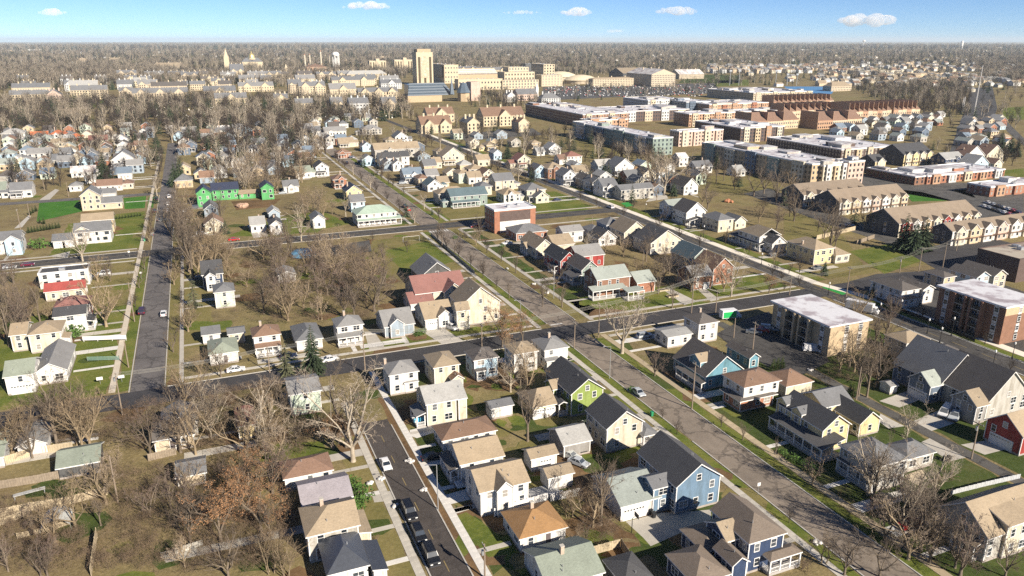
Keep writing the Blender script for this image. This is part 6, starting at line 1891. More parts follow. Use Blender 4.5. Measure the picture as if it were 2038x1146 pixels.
def grow(seed, Ht=12.0, spread=.5, trunk=.28, limbs=6, levels=(6, 6, 5, 4), bm=None, tm=None, leaf=None, twig_r=.018, upward=.35, trunk_r=None, stems=1, lean=.0, drop=.55, droop=0.0):
    "bare deciduous tree: tapered trunk and limbs (mesh 1), sprays of fine twigs (mesh 2)"
    r = random.Random(seed)
    T, C = MB(), MB()
    bm, tm = bm or BARK, tm or TWIG
    T.m(bm)
    C.m(tm)
    tr = trunk_r or Ht * .022
    def perp(d):
        a = Vector((r.gauss(0, 1), r.gauss(0, 1), r.gauss(0, 1)))
        a = a - d * a.dot(d)
        return a.normalized() if a.length > 1e-4 else d.orthogonal().normalized()
    cv, cf = C.v, C.f
    def sliver(p, q, rad):
        d = q - p
        u = d.orthogonal().normalized() * rad
        w = d.cross(u).normalized() * rad
        k = len(cv)
        cv.append(tuple(p + u))
        cv.append(tuple(p - u * .5 + w * .87))
        cv.append(tuple(p - u * .5 - w * .87))
        cv.append(tuple(q))
        cf.append((k, k + 1, k + 3))
        cf.append((k + 1, k + 2, k + 3))
        cf.append((k + 2, k, k + 3))
        C.mi += [0, 0, 0]
    def branch(p, d, L, rad, lv):
        n = 3 if lv < 2 else 2
        pts = [p]
        dd = d
        for i in range(n):
            dd = (dd + perp(dd) * r.uniform(.10, .42) + Vector((0, 0, upward * .28 - droop * lv * .06))).normalized()
            pts.append(pts[-1] + dd * (L / n))
        last = lv >= len(levels)
        if last:
            sliver(pts[0], pts[1], rad)
            sliver(pts[1], pts[2], rad * .8)
            if leaf:
                for q in pts[1:]:
                    for _ in range(r.choice((0, 1, 1, 2))):
                        o = q + Vector((r.gauss(0, .25), r.gauss(0, .25), r.gauss(0, .2)))
                        a, b = perp(d) * r.uniform(.10, .2), perp(d) * r.uniform(.10, .2)
                        k = len(cv)
                        cv.extend((tuple(o), tuple(o + a), tuple(o + b)))
                        cf.append((k, k + 1, k + 2))
                        C.mi.append(C.m(leaf))
            return
        for i in range(n):
            a, b = rad * (1 - .6 * i / n), rad * (1 - .6 * (i + 1) / n)
            if lv <= 1:
                T.tube(pts[i], pts[i + 1], a, b, bm, 5)
            else:
                T.tube(pts[i], pts[i + 1], a, b, bm, 3)
        k = levels[lv]
        for i in range(k):
            f = .25 + .75 * (i + r.random()) / k
            j = min(n - 1, int(f * n))
            q = pts[j] + (pts[j + 1] - pts[j]) * (f * n - j if f < 1 else 1)
            base = (pts[j + 1] - pts[j]).normalized()
            ang = r.uniform(.45, 1.0)
            nd = (base * cos(ang) + perp(base) * sin(ang)).normalized()
            l2 = L * r.uniform(.26, .66) * (1.15 - .45 * f)
            r2 = max(twig_r, rad * (1 - .6 * f) * drop)
            if lv + 1 >= len(levels):
                r2 = twig_r
            branch(q, nd, l2, r2, lv + 1)
    for s in range(stems):
        a0 = 2 * pi * s / max(1, stems) + r.random()
        d = Vector((cos(a0) * (.22 if stems > 1 else lean), sin(a0) * (.22 if stems > 1 else lean), 1)).normalized()
        th = Ht * trunk * r.uniform(.85, 1.15)
        base = Vector((0, 0, -.25)) if stems == 1 else Vector((cos(a0) * .4, sin(a0) * .4, -.25))
        top = base + d * (th + .25)
        T.tube(base, base + d * .7, tr * 1.5, tr * 1.1, bm, 7)
        T.tube(base + d * .7, top, tr * 1.1, tr * .85, bm, 7)
        nl = max(2, limbs if stems == 1 else limbs // 2)
        for i in range(nl):
            a = 2 * pi * (i + r.uniform(-.3, .3)) / nl
            sp = spread * r.uniform(.4, 1.55) if i else .15
            ld = Vector((cos(a) * sp, sin(a) * sp, 1)).normalized()
            ld = (ld + d * .3).normalized()
            branch(top - d * th * r.uniform(0, .35), ld, (Ht - th) * (r.uniform(.5, .95) if i else .95), tr * r.uniform(.45, .68) if i else tr * .8, 0)
    return T.mesh('trunk', True), C.mesh('crown')
def spruce(seed, Ht=14.0, rad=3.4, m=None, rows=22, dens=1.0, sag=.45, gap=0.0):
    r = random.Random(seed)
    T, C = MB(), MB()
    m = m or NEEDLE
    T.tube((0, 0, -.2), (0, 0, Ht * .97), Ht * .020, .03, BARK, 6)
    for i in range(rows):
        f = i / rows
        z = Ht * (.07 + .92 * f)
        R_ = rad * (1 - f) ** .85 * r.uniform(.72, 1.15) + .15
        n = max(4, int(9 * dens * (1 - f * .55)))
        for k in range(n):
            if r.random() < gap:
                continue
            a = 2 * pi * (k + r.random()) / n
            L = R_ * r.uniform(.7, 1.15)
            dx, dy = cos(a), sin(a)
            for s in range(4):
                t0, t1 = s / 4, (s + 1) / 4 + .12
                w = L * .22 * (1.15 - t0)
                z0, z1 = z - sag * L * t0 ** 1.3, z - sag * L * t1 ** 1.3
                p = (dx * L * t0, dy * L * t0, z0)
                for side in (-1, 1):
                    q = (dx * L * t1 - dy * side * w, dy * L * t1 + dx * side * w, z1 - w * r.uniform(.2, .9))
                    u = (dx * L * (t1 + .1) + r.uniform(-.1, .1), dy * L * (t1 + .1) + r.uniform(-.1, .1), z1 + r.uniform(0, .15))
                    C.poly([p, q, u], m)
    return T.mesh('trunk', True), C.mesh('crown')
def shrub(seed, rad=1.0, Ht=1.2, m=None, n=220, leaf=.22):
    r = random.Random(seed)
    T, C = MB(), MB()
    m = m or HEDGE
    for i in range(4):
        a = r.random() * 6.28
        T.tube((0, 0, -.1), (cos(a) * rad * .4, sin(a) * rad * .4, Ht * .6), .05, .02, BARK, 4)
    for i in range(n):
        d = Vector((r.gauss(0, 1), r.gauss(0, 1), r.gauss(0, 1))).normalized() * (r.random() ** .3)
        bump = 1 + .18 * sin(d.x * 5 + seed) * cos(d.y * 4)
        o = Vector((d.x * rad * bump, d.y * rad * bump, Ht * .5 + d.z * Ht * .5 * bump))
        a = Vector((r.gauss(0, 1), r.gauss(0, 1), r.gauss(0, 1))).normalized() * leaf
        b = Vector((r.gauss(0, 1), r.gauss(0, 1), r.gauss(0, 1))).normalized() * leaf
        C.poly([tuple(o), tuple(o + a), tuple(o + b)], m)
    return T.mesh('stem'), C.mesh('foliage')
# prototype meshes (each shared by many trees): (trunk, crown, natural height, crown radius)
PRO = {
 'broad': [(*grow(s, 13, .98, .18, n, (6, 5, 5, 4), BARK, TWIG, upward=.2), 13) for s, n in ((1, 6), (2, 5), (3, 7), (51, 4))],
 'tan': [(*grow(s, 12, .7, .18, n, (6, 5, 5, 4), BARKT, TWIGT, upward=.35), 12) for s, n in ((4, 6), (5, 5), (52, 7))],
 'mauve': [(*grow(s, 10, .55, .16, n, (5, 5, 5, 5), BARK, TWIGP), 10) for s, n in ((6, 6), (7, 5), (53, 6))],
 'pale': [(*grow(s, 15, .95, .22, 6, (6, 5, 5, 5), BARKW, TWIGW, twig_r=.018, upward=.2), 15) for s in (8, 9)],
 'silver': [(*grow(s, 9, .85, .16, n, (6, 5, 5, 5), BARKT, TWIGW, twig_r=.014, upward=.25), 9) for s, n in ((54, 5), (55, 6))],
 'tall': [(*grow(s, 15, .34, .34, 6, (5, 5, 5, 4), BARK, TWIG, upward=.5), 15) for s in (10, 11)],
 'orange': [(*grow(s, 9, .9, .2, 6, (6, 5, 4, 3), BARK, TWIGT, leaf=LEAFO), 9) for s in (12, 13)],
 'small': [(*grow(s, 5, .5, .25, 5, (5, 5, 4), BARK, TWIG, twig_r=.012), 5) for s in (14, 15)],
 'stems': [(*grow(s, 7, .4, .22, 6, (5, 5, 5), BARKT, TWIGT, stems=4, twig_r=.014, trunk_r=.08), 7) for s in (16, 17)],
 'spruce': [(*spruce(s, 14, 3.6, rows=26), 14) for s in (20, 21)],
 'sparse': [(*spruce(s, 14, 3.0, mat('pale_spruce_needles', (.085, .09, .05), .95, .3, 1.2, 6), rows=20, dens=.7, gap=.25), 14) for s in (22,)],
 'cedar': [(*spruce(s, 4, .8, NEEDLE2, rows=16, dens=1.0, sag=-.5), 4) for s in (24,)],
 'shrub': [(*shrub(s), 1.2) for s in (26, 27)],
 'brownshrub': [(*grow(s, 1.6, .9, .15, 4, (5, 4, 3), BRUSH, BRUSH, stems=5, twig_r=.011, trunk_r=.03, upward=.2), 1.6) for s in (28, 29)],
 # light versions for far off
 'fbroad': [(*grow(s, 12, .6, .24, 6, (5, 4, 4), BARKF, TWIGF, twig_r=.05), 12) for s in (31, 32, 33)],
 'ftan': [(*grow(s, 12, .5, .24, 6, (5, 4, 4), BARKF, TWIGFT, twig_r=.05), 12) for s in (34,)],
 'fmauve': [(*grow(s, 11, .55, .22, 6, (5, 4, 4), BARKF, TWIGFM, twig_r=.05), 11) for s in (35,)],
 'fpale': [(*grow(s, 16, .6, .3, 6, (5, 4, 4), BARKW, TWIGFT, twig_r=.05), 16) for s in (36, 37)],
 'fspruce': [(*spruce(s, 14, 3.6, rows=13, dens=.7), 14) for s in (38,)],
}
LOOK = {'broad': 'spreading grey-brown bare tree', 'tan': 'tan-twigged bare tree', 'mauve': 'mauve-brown bare tree', 'pale': 'pale-barked bare sycamore',
        'silver': 'silvery pink-twigged bare tree', 'tall': 'tall narrow bare tree', 'orange': 'tree holding dry orange leaves', 'small': 'small bare street tree', 'stems': 'many-stemmed bare tree',
        'spruce': 'dark green spruce', 'sparse': 'thin olive spruce', 'cedar': 'green column evergreen', 'shrub': 'rounded green shrub', 'brownshrub': 'tan leafless shrub'}
NAMES = {'spruce': 'spruce_tree', 'sparse': 'spruce_tree', 'cedar': 'evergreen_column', 'shrub': 'shrub', 'brownshrub': 'shrub'}
TREES = []        # (type, x, y, height, variant, placed by hand?, label)
def tree(kind, bx, by, ty=None, ht=None, label=None):
    "tree whose foot stands at photo pixel (bx, by); its top shows at row ty"
    x, y = g(bx, by)
    if ht is None:
        ht = max(1.0, height_of(bx, by, bx, ty))
    TREES.append((kind, x, y, ht, RND.randrange(99), True, label))
def free(x, y, m=1.0):
    return not any(a - m < x < b + m and c - m < y < d + m for a, b, c, d in RECTS)
def wood(pts, dens, kinds, hr, seed, gap=3.0):
    "trees scattered through a photo polygon; dens in trees per 100 square metres"
    r = random.Random(seed)
    P = [g(*q) for q in pts]
    xs, ys = [p[0] for p in P], [p[1] for p in P]
    ar = abs(sum(P[i][0] * P[(i + 1) % len(P)][1] - P[(i + 1) % len(P)][0] * P[i][1] for i in range(len(P)))) / 2
    n = int(ar / 100 * dens)
    out, tries = [], 0
    while len(out) < n and tries < n * 12:
        tries += 1
        x, y = r.uniform(min(xs), max(xs)), r.uniform(min(ys), max(ys))
        ins = False
        for i in range(len(P)):
            (xa, ya), (xb, yb) = P[i], P[(i + 1) % len(P)]
            if (ya > y) != (yb > y) and x < (xb - xa) * (y - ya) / (yb - ya) + xa:
                ins = not ins
        if not ins or not free(x, y) or any((x - a) ** 2 + (y - b) ** 2 < gap * gap for a, b in out[-60:]):
            continue
        out.append((x, y))
        k = r.choice(kinds)
        h = r.uniform(*hr)
        if k in ('small', 'stems'):
            h *= .55
        TREES.append((k, x, y, h, r.randrange(99), False, None))
# trees one can point at
for a in [
 ('tan', 180, 888, 768), ('tall', 115, 890, 770), ('tan', 60, 892, 790), ('tan', 25, 900, 800), ('tall', 112, 875, 745), ('tan', 155, 885, 775), ('broad', 65, 912, 830),
 ('tan', 152, 1055, 960), ('tan', 110, 1078, 985), ('tall', 201, 1046, 985), ('broad', 82, 1148, 1085), ('mauve', 95, 1146, 1060),
 ('broad', 420, 868, 745), ('pale', 529, 900, 770), ('tan', 490, 910, 800), ('pale', 703, 918, 735), ('broad', 690, 890, 740), ('tall', 565, 840, 760), ('broad', 590, 888, 810),
 ('orange', 498, 1008, 905), ('orange', 440, 1078, 960), ('orange', 520, 1060, 950), ('broad', 455, 1150, 1060), ('tall', 538, 1070, 1000), ('stems', 540, 1140, 1060), ('stems', 570, 1148, 1075),
 ('broad', 360, 900, 780), ('tan', 390, 905, 800), ('mauve', 300, 905, 800), ('mauve', 340, 1010, 930), ('mauve', 300, 1030, 960), ('broad', 380, 1080, 970),
 ('tall', 1050, 878, 770), ('pale', 1016, 780, 705), ('tan', 1050, 785, 690), ('tall', 1196, 1045, 915), ('tan', 1180, 1050, 960), ('small', 1160, 1090, 1040), ('stems', 1150, 1095, 1050), ('stems', 1130, 1030, 990),
 ('pale', 1238, 703, 585), ('mauve', 1303, 748, 700), ('orange', 1000, 690, 610), ('orange', 1040, 682, 620), ('stems', 1010, 702, 655),
 ('small', 1318, 833, 812), ('small', 1347, 864, 838), ('small', 1435, 850, 822), ('small', 1478, 876, 838), ('small', 1543, 905, 870), ('small', 1570, 1040, 1012), ('small', 1760, 1100, 1060),
 ('pale', 1805, 866, 800), ('tall', 1725, 790, 690), ('tall', 1708, 788, 700), ('tan', 1700, 740, 660), ('broad', 1745, 770, 665), ('broad', 1690, 730, 650), ('tan', 1670, 700, 640),
 ('broad', 1735, 1010, 870), ('pale', 1728, 985, 860), ('broad', 1800, 1090, 960), ('pale', 1815, 1040, 940), ('mauve', 1760, 1080, 990), ('broad', 1850, 1120, 1020), ('broad', 1900, 1130, 1030), ('mauve', 2000, 1148, 1060), ('broad', 1750, 1148, 1050), ('broad', 1680, 1145, 1060), ('stems', 1640, 1120, 1060),
 ('broad', 1332, 545, 490), ('small', 1310, 585, 540), ('small', 1338, 613, 560), ('broad', 1300, 560, 520), ('tall', 1080, 610, 560),
 ('broad', 905, 503, 450), ('tall', 880, 490, 440), ('broad', 955, 478, 430), ('small', 963, 545, 515), ('small', 998, 520, 490),
 ('pale', 1455, 590, 505), ('tan', 1440, 580, 520), ('broad', 1375, 580, 510), ('broad', 1320, 560, 490), ('tan', 1385, 570, 500), ('orange', 1570, 545, 520), ('orange', 1530, 585, 545), ('stems', 1560, 580, 560), ('stems', 1590, 570, 540),
 ('pale', 1322, 388, 292), ('tan', 1300, 380, 300), ('broad', 1285, 330, 285), ('broad', 1650, 505, 410), ('broad', 1640, 475, 405), ('broad', 1580, 440, 370),
 ('broad', 1408, 415, 365), ('tall', 1425, 365, 315), ('tall', 1440, 360, 320), ('broad', 1405, 360, 320), ('broad', 1520, 385, 330), ('broad', 1545, 395, 335), ('broad', 1500, 390, 330), ('tan', 1460, 370, 330),
 ('broad', 760, 350, 310), ('tall', 360, 480, 395), ('tall', 375, 540, 420), ('tall', 385, 555, 430), ('tall', 400, 530, 440), ('pale', 165, 520, 450), ('tan', 212, 650, 545), ('tan', 195, 560, 500), ('mauve', 220, 560, 520), ('stems', 215, 545, 510),
 ('tan', 340, 470, 410), ('tan', 60, 640, 570), ('tall', 80, 640, 560), ('broad', 20, 690, 570), ('tan', 100, 640, 590), ('tall', 45, 650, 570),
 ('tall', 575, 505, 430), ('pale', 600, 480, 410), ('tall', 660, 520, 470), ('tan', 730, 600, 500), ('broad', 745, 620, 520), ('pale', 742, 480, 455), ('pale', 760, 508, 475), ('mauve', 720, 560, 500),
 ('pale', 152, 258, 205), ('pale', 320, 215, 180), ('pale', 340, 226, 185), ('pale', 382, 222, 188), ('pale', 480, 380, 320), ('pale', 490, 382, 310), ('mauve', 125, 262, 228),
 ('tan', 375, 660, 600), ('small', 380, 650, 605), ('broad', 440, 750, 690), ('tan', 400, 745, 690)]:
    tree(*a)
for a in [('spruce', 625, 745, 642), ('sparse', 571, 745, 672), ('sparse', 388, 612, 540), ('spruce', 210, 358, 300), ('spruce', 362, 370, 305), ('spruce', 350, 372, 318), ('spruce', 1797, 500, 420), ('spruce', 1835, 498, 425), ('spruce', 1815, 504, 432),
          ('spruce', 1640, 548, 515), ('spruce', 1735, 592, 565), ('spruce', 285, 286, 262), ('spruce', 312, 286, 262), ('spruce', 270, 284, 258), ('spruce', 455, 300, 268), ('spruce', 620, 290, 260), ('spruce', 1010, 316, 280), ('spruce', 1045, 272, 250), ('spruce', 1340, 390, 360), ('spruce', 1425, 335, 300), ('spruce', 1468, 330, 300),
          ('spruce', 450, 465, 435), ('spruce', 115, 240, 205), ('spruce', 340, 248, 205), ('spruce', 645, 232, 190), ('spruce', 765, 225, 205), ('spruce', 790, 225, 203), ('spruce', 1990, 295, 258), ('spruce', 2008, 305, 265), ('spruce', 2022, 312, 275)]:
    tree(*a)
for px, py in ((1538, 738), (1547, 736), (1556, 734), (1690, 790), (1697, 792)):
    tree('cedar', px, py, None, 3.6)
for i in range(11):
    tree('cedar', 58 + i * 6, 464 - i * 1.0, None, 3.2)
for i in range(9):
    tree('cedar', 232 + i * 6, 436 - i * .8, None, 2.0)
for px, py in ((60, 428), (66, 424), (72, 421), (80, 445), (88, 446)):
    tree('cedar', px, py, None, 3.4)
tree('shrub', 80, 493, None, 4.2)
for px, py, hh in ((712, 1000, 3), (702, 990, 2.4), (708, 1010, 2.6), (700, 972, 2.2), (143, 668, 3.0), (150, 672, 2.4), (1430, 760, 1.4), (1560, 905, 1.3), (1580, 918, 1.4), (1600, 925, 1.2), (1620, 932, 1.4), (1260, 780, 1.3), (838, 665, 1.6), (832, 668, 1.3), (1066, 478, 1.6), (1000, 492, 1.4), (1050, 540, 1.5), (905, 475, 1.5)):
    tree('shrub', px, py, None, hh)
for px, py, hh in ((1600, 785, 2.0), (1608, 780, 1.8), (1590, 1130, 1.8), (1602, 1135, 1.6), (1870, 960, 1.4), (1885, 955, 2.2), (1860, 965, 2.0), (1240, 830, 1.4), (1090, 835, 1.6), (1160, 1060, 1.6), (745, 1080, 1.2)):
    tree('brownshrub', px, py, None, hh)
BT = ('broad', 'tan', 'tan', 'silver', 'tall', 'mauve')
# woods (photo polygons)
wood([(0, 845), (235, 845), (235, 890), (0, 912)], 1.0, BT, (9, 14), 41)
wood([(255, 815), (400, 800), (555, 785), (575, 840), (700, 860), (690, 900), (560, 930), (400, 910), (395, 860), (265, 850)], .8, ('broad', 'mauve', 'silver', 'tan', 'silver', 'pale', 'orange', 'tall'), (9, 14), 42)
wood([(210, 930), (340, 930), (560, 960), (600, 1040), (560, 1146), (200, 1146)], 0.8, ('mauve', 'silver', 'orange', 'stems', 'mauve', 'tan', 'silver'), (6, 11), 43, 2.2)
wood([(0, 1000), (180, 1040), (190, 1146), (0, 1146)], .8, ('mauve', 'tan', 'stems', 'broad'), (6, 10), 44)
wood([(440, 520), (560, 500), (700, 500), (790, 560), (750, 640), (640, 640), (520, 650), (470, 620)], 1.0, BT, (9, 14), 45)
wood([(340, 420), (440, 440), (450, 520), (390, 560), (340, 540)], .9, ('tall', 'tan', 'broad'), (10, 16), 46)
wood([(340, 600), (420, 600), (420, 690), (345, 690)], .5, ('tan', 'small', 'broad'), (6, 10), 47)
wood([(0, 545), (80, 560), (110, 640), (0, 720)], .9, ('tan', 'broad', 'mauve'), (9, 13), 48)
wood([(1630, 640), (1780, 650), (1790, 740), (1700, 800), (1610, 760)], .8, BT, (8, 13), 49)
wood([(1560, 930), (1700, 985), (1870, 1000), (1960, 1080), (2030, 1146), (1700, 1146), (1640, 1080)], 1.1, ('silver', 'silver', 'mauve', 'silver', 'pale', 'broad'), (7, 12), 50)
wood([(1120, 960), (1220, 960), (1250, 1060), (1190, 1100), (1140, 1090)], .8, ('tan', 'stems', 'tall'), (5, 10), 51)
wood([(1000, 740), (1080, 740), (1100, 830), (1040, 850), (960, 800)], .6, ('tan', 'tall', 'small'), (6, 11), 52)
wood([(1240, 500), (1340, 520), (1330, 600), (1240, 580)], .35, BT, (8, 12), 53)
wood([(560, 420), (700, 390), (720, 440), (600, 470)], .45, BT, (8, 12), 54)
wood([(400, 290), (620, 270), (660, 300), (600, 370), (520, 400), (400, 380)], 1.0, BT, (10, 15), 55)
wood([(330, 250), (560, 240), (620, 270), (400, 290), (340, 330)], .8, BT, (10, 15), 56)
wood([(0, 270), (330, 255), (320, 330), (200, 380), (0, 380)], .5, BT, (8, 13), 57)
wood([(700, 265), (900, 270), (1000, 330), (1100, 360), (1000, 390), (850, 330), (740, 300)], .26, BT, (7, 11), 58)
wood([(960, 285), (1130, 265), (1330, 330), (1480, 400), (1330, 430), (1200, 385), (1040, 330)], .28, BT, (8, 13), 59)
wood([(1450, 360), (1620, 370), (1750, 470), (1640, 520), (1500, 440)], .22, BT, (8, 13), 60)
wood([(700, 480), (800, 470), (900, 480), (870, 520), (740, 560)], .12, ('mauve', 'tan'), (6, 9), 61)
wood([(1540, 540), (1600, 520), (1640, 560), (1560, 600)], .4, ('orange', 'stems', 'tan'), (5, 8), 62)
wood([(1110, 470), (1200, 480), (1240, 520), (1130, 600), (1090, 560)], .25, BT, (6, 10), 63)
def row(xs, y0, y1, st, kinds, hr, seed):
    r = random.Random(seed)
    for x in xs:
        y = y0
        while y < y1:
            yy, xx = y + r.uniform(-2, 2), x + r.uniform(-.5, .5)
            if r.random() < .75 and free(xx, yy, -.6):
                TREES.append((r.choice(kinds), xx, yy, r.uniform(*hr), r.randrange(99), False, None))
            y += st
row((90.4, 103.2), 205, 310, 14, ('small', 'small', 'mauve', 'tan'), (4, 8), 101)
row((90.4, 103.2), 340, 560, 13, ('small', 'broad', 'mauve', 'tan'), (4, 9), 102)
row((201.5, 187.5), 205, 620, 15, ('small', 'mauve', 'tan', 'orange'), (4, 8), 103)
row((199.5, 187.8), 70, 176, 12, ('small', 'small'), (3, 5), 104)
row((-24.2, -13.0), 215, 620, 22, ('small', 'broad', 'tan'), (5, 10), 105)
"far woods: light trees only"
FB = ('fbroad', 'fbroad', 'fmauve', 'ftan', 'fbroad', 'fmauve', 'fspruce')
wood([(0, 205), (420, 195), (800, 205), (820, 235), (600, 262), (300, 255), (0, 265)], .75, FB + ('fpale',), (10, 16), 70)
wood([(800, 215), (840, 245), (1060, 262), (1200, 262), (1080, 290), (900, 280), (790, 245)], .25, ('fmauve', 'fbroad', 'fspruce'), (7, 11), 71)
wood([(930, 185), (1010, 185), (1080, 205), (1100, 225), (930, 215)], .5, ('fmauve', 'ftan', 'fbroad'), (8, 12), 72)
wood([(0, 135), (260, 135), (420, 148), (400, 165), (130, 168), (0, 175)], .7, FB + ('fpale', 'fpale'), (11, 17), 73)
wood([(400, 142), (640, 140), (820, 142), (800, 160), (560, 175), (420, 165)], .35, FB, (10, 15), 74)
wood([(1080, 168), (1420, 160), (1430, 188), (1250, 195), (1100, 205)], .10, ('fmauve', 'fbroad'), (7, 10), 75)
wood([(1690, 175), (1930, 160), (1930, 230), (1840, 232), (1760, 205)], .8, ('fmauve', 'fbroad', 'fmauve'), (8, 13), 76)
wood([(1860, 230), (2038, 215), (2038, 300), (1990, 240)], .22, FB, (8, 13), 77)
wood([(1640, 235), (1900, 230), (2010, 300), (1880, 330), (1660, 300)], .16, ('fmauve', 'fbroad'), (6, 9), 78)
wood([(1960, 300), (2038, 290), (2038, 330), (1990, 330)], .6, ('fmauve', 'fspruce'), (8, 12), 79)
wood([(1180, 300), (1320, 290), (1340, 330), (1240, 340)], .5, ('fmauve', 'fbroad'), (8, 12), 80)
wood([(1930, 120), (2038, 115), (2038, 165), (1960, 160)], .6, ('fmauve', 'fbroad'), (9, 14), 81)
def cell_of(x, y):
    "name the surroundings of a tree from the nearest things one can find"
    near = sorted(ANCH, key=lambda a: hypot(a[1] - x, a[2] - y) - a[3] * .5)[:1][0]
    px, py = proj(x, y)
    ax, ay = proj(near[1], near[2])
    dx, dy = px - ax, py - ay
    if abs(dx) > 1.3 * abs(dy):
        rel = 'right of' if dx > 0 else 'left of'
    else:
        rel = 'in front of' if dy > 0 else 'behind'
    return rel, near[0], hypot(x - near[1], y - near[2])
def size_word(k, h, base):
    return 'tall ' if h > base * 1.12 and 'tall' not in LOOK[k] else ('low ' if h < base * .8 and 'small' not in LOOK[k] else '')
def show_h(t):
    return t[3] / hypot(t[1], t[2])
pool = sorted(TREES, key=lambda t: -show_h(t))
LODMAP = {'broad': 'fbroad', 'tan': 'ftan', 'mauve': 'fmauve', 'pale': 'fpale', 'silver': 'fmauve', 'tall': 'fbroad', 'orange': 'ftan', 'small': 'fmauve', 'stems': 'ftan', 'spruce': 'fspruce', 'sparse': 'fspruce'}
def cls(k):
    return 'conifer' if k in ('spruce', 'sparse', 'cedar', 'fspruce') else ('shrub' if 'shrub' in k else 'bare')
FKIND = {'fbroad': 'broad', 'ftan': 'tan', 'fmauve': 'mauve', 'fpale': 'pale', 'fspruce': 'spruce'}
one, rest, cnt = [], [], {}
for t in pool:
    px, py = proj(t[1], t[2])
    ok = -60 < px < 2100 and py < 1260
    c = cls(t[0])
    lim = 300 if c == 'bare' else 120
    if ok and cnt.get(c, 0) < lim and (c != 'conifer' or t[5]):
        cnt[c] = cnt.get(c, 0) + 1
        one.append(t)
    elif ok:
        rest.append(t)
used = {}
info = []
for t in one:
    k = FKIND.get(t[0], t[0])
    rel, anc, d = cell_of(t[1], t[2])
    info.append((t, k, rel, anc, d))
    used.setdefault((k, rel, anc), []).append((d, len(info) - 1))
ORD = ('nearest', 'second', 'third', 'fourth', 'fifth', 'sixth', 'seventh', 'eighth', 'ninth', 'tenth', 'eleventh', 'twelfth', 'thirteenth', 'fourteenth', 'fifteenth', 'sixteenth', 'seventeenth', 'eighteenth', 'nineteenth', 'twentieth')
rank = {}
for key, lst in used.items():
    lst.sort()
    for i, (d, j) in enumerate(lst):
        rank[j] = (i, len(lst))
GRP = {'bare': 'bare deciduous trees', 'conifer': 'evergreens', 'shrub': 'garden shrubs'}
for j, (t, k, rel, anc, d) in enumerate(info):
    kind, x, y, h, v = t[:5]
    i, n = rank[j]
    if n == 1:
        lab = '%s %s the %s' % (LOOK[k], rel, anc)
    else:
        lab = '%s, %s %s the %s' % (LOOK[k], ORD[i] if i < len(ORD) else 'one more', rel, anc)
    P_ = PRO[kind]
    tm_, cm_, h0 = P_[v % len(P_)]
    s = h / h0
    nm = NAMES.get(k, 'bare_tree')
    root = thing(nm, uniq(lab), 'shrub' if 'shrub' in nm else 'tree', (x, y, 0), (v * .37) % 6.28, GRP[cls(kind)])
    if 'shrub' in k:
        sx = s * (1.0 + (v % 5) * .12)
        put('stem', tm_, root, scale=(sx, sx, s))
        put('foliage', cm_, root, scale=(sx, sx, s))
    else:
        sx = s * (.88 + (v % 7) * .05)
        put('trunk', tm_, root, scale=(sx, sx, s))
        put('crown', cm_, root, scale=(sx, sx, s))
# ---------------------------------------------------------------- what nobody could count: instanced by geometry nodes
def scatter(name, pts, protos, label, cat):
    "one object: points (x, y, z, scale, turn, prototype) carrying instances of prototype meshes"
    me = bpy.data.meshes.new(name)
    me.from_pydata([p[:3] for p in pts], [], [])
    for nm, typ, i in (('size', 'FLOAT', 3), ('turn', 'FLOAT', 4), ('pick', 'INT', 5)):
        at = me.attributes.new(nm, typ, 'POINT')
        at.data.foreach_set('value', [p[i] for p in pts])
    o = put(name, me)
    tag(o, label, cat, None, 'stuff')
    ng = bpy.data.node_groups.new(name, 'GeometryNodeTree')
    ng.interface.new_socket('Geometry', in_out='INPUT', socket_type='NodeSocketGeometry')
    ng.interface.new_socket('Geometry', in_out='OUTPUT', socket_type='NodeSocketGeometry')
    N, L = ng.nodes, ng.links
    gi, go = N.new('NodeGroupInput'), N.new('NodeGroupOutput')
    iop = N.new('GeometryNodeInstanceOnPoints')
    jn = N.new('GeometryNodeJoinGeometry')
    for pr in protos:
        oi = N.new('GeometryNodeObjectInfo')
        oi.inputs['Object'].default_value = pr
        oi.inputs['As Instance'].default_value = True
        L.new(oi.outputs['Geometry'], jn.inputs[0])
    def attr(nm, typ):
        a = N.new('GeometryNodeInputNamedAttribute')
        a.data_type = typ
        a.inputs['Name'].default_value = nm
        return a.outputs['Attribute']
    L.new(gi.outputs[0], iop.inputs['Points'])
    L.new(jn.outputs[0], iop.inputs['Instance'])
    iop.inputs['Pick Instance'].default_value = True
    L.new(attr('pick', 'INT'), iop.inputs['Instance Index'])
    cx = N.new('ShaderNodeCombineXYZ')
    L.new(attr('turn', 'FLOAT'), cx.inputs['Z'])
    e2r = N.new('FunctionNodeEulerToRotation')
    L.new(cx.outputs[0], e2r.inputs[0])
    L.new(e2r.outputs[0], iop.inputs['Rotation'])
    L.new(attr('size', 'FLOAT'), iop.inputs['Scale'])
    L.new(iop.outputs[0], go.inputs[0])
    o.modifiers.new('scatter', 'NODES').node_group = ng
    return o
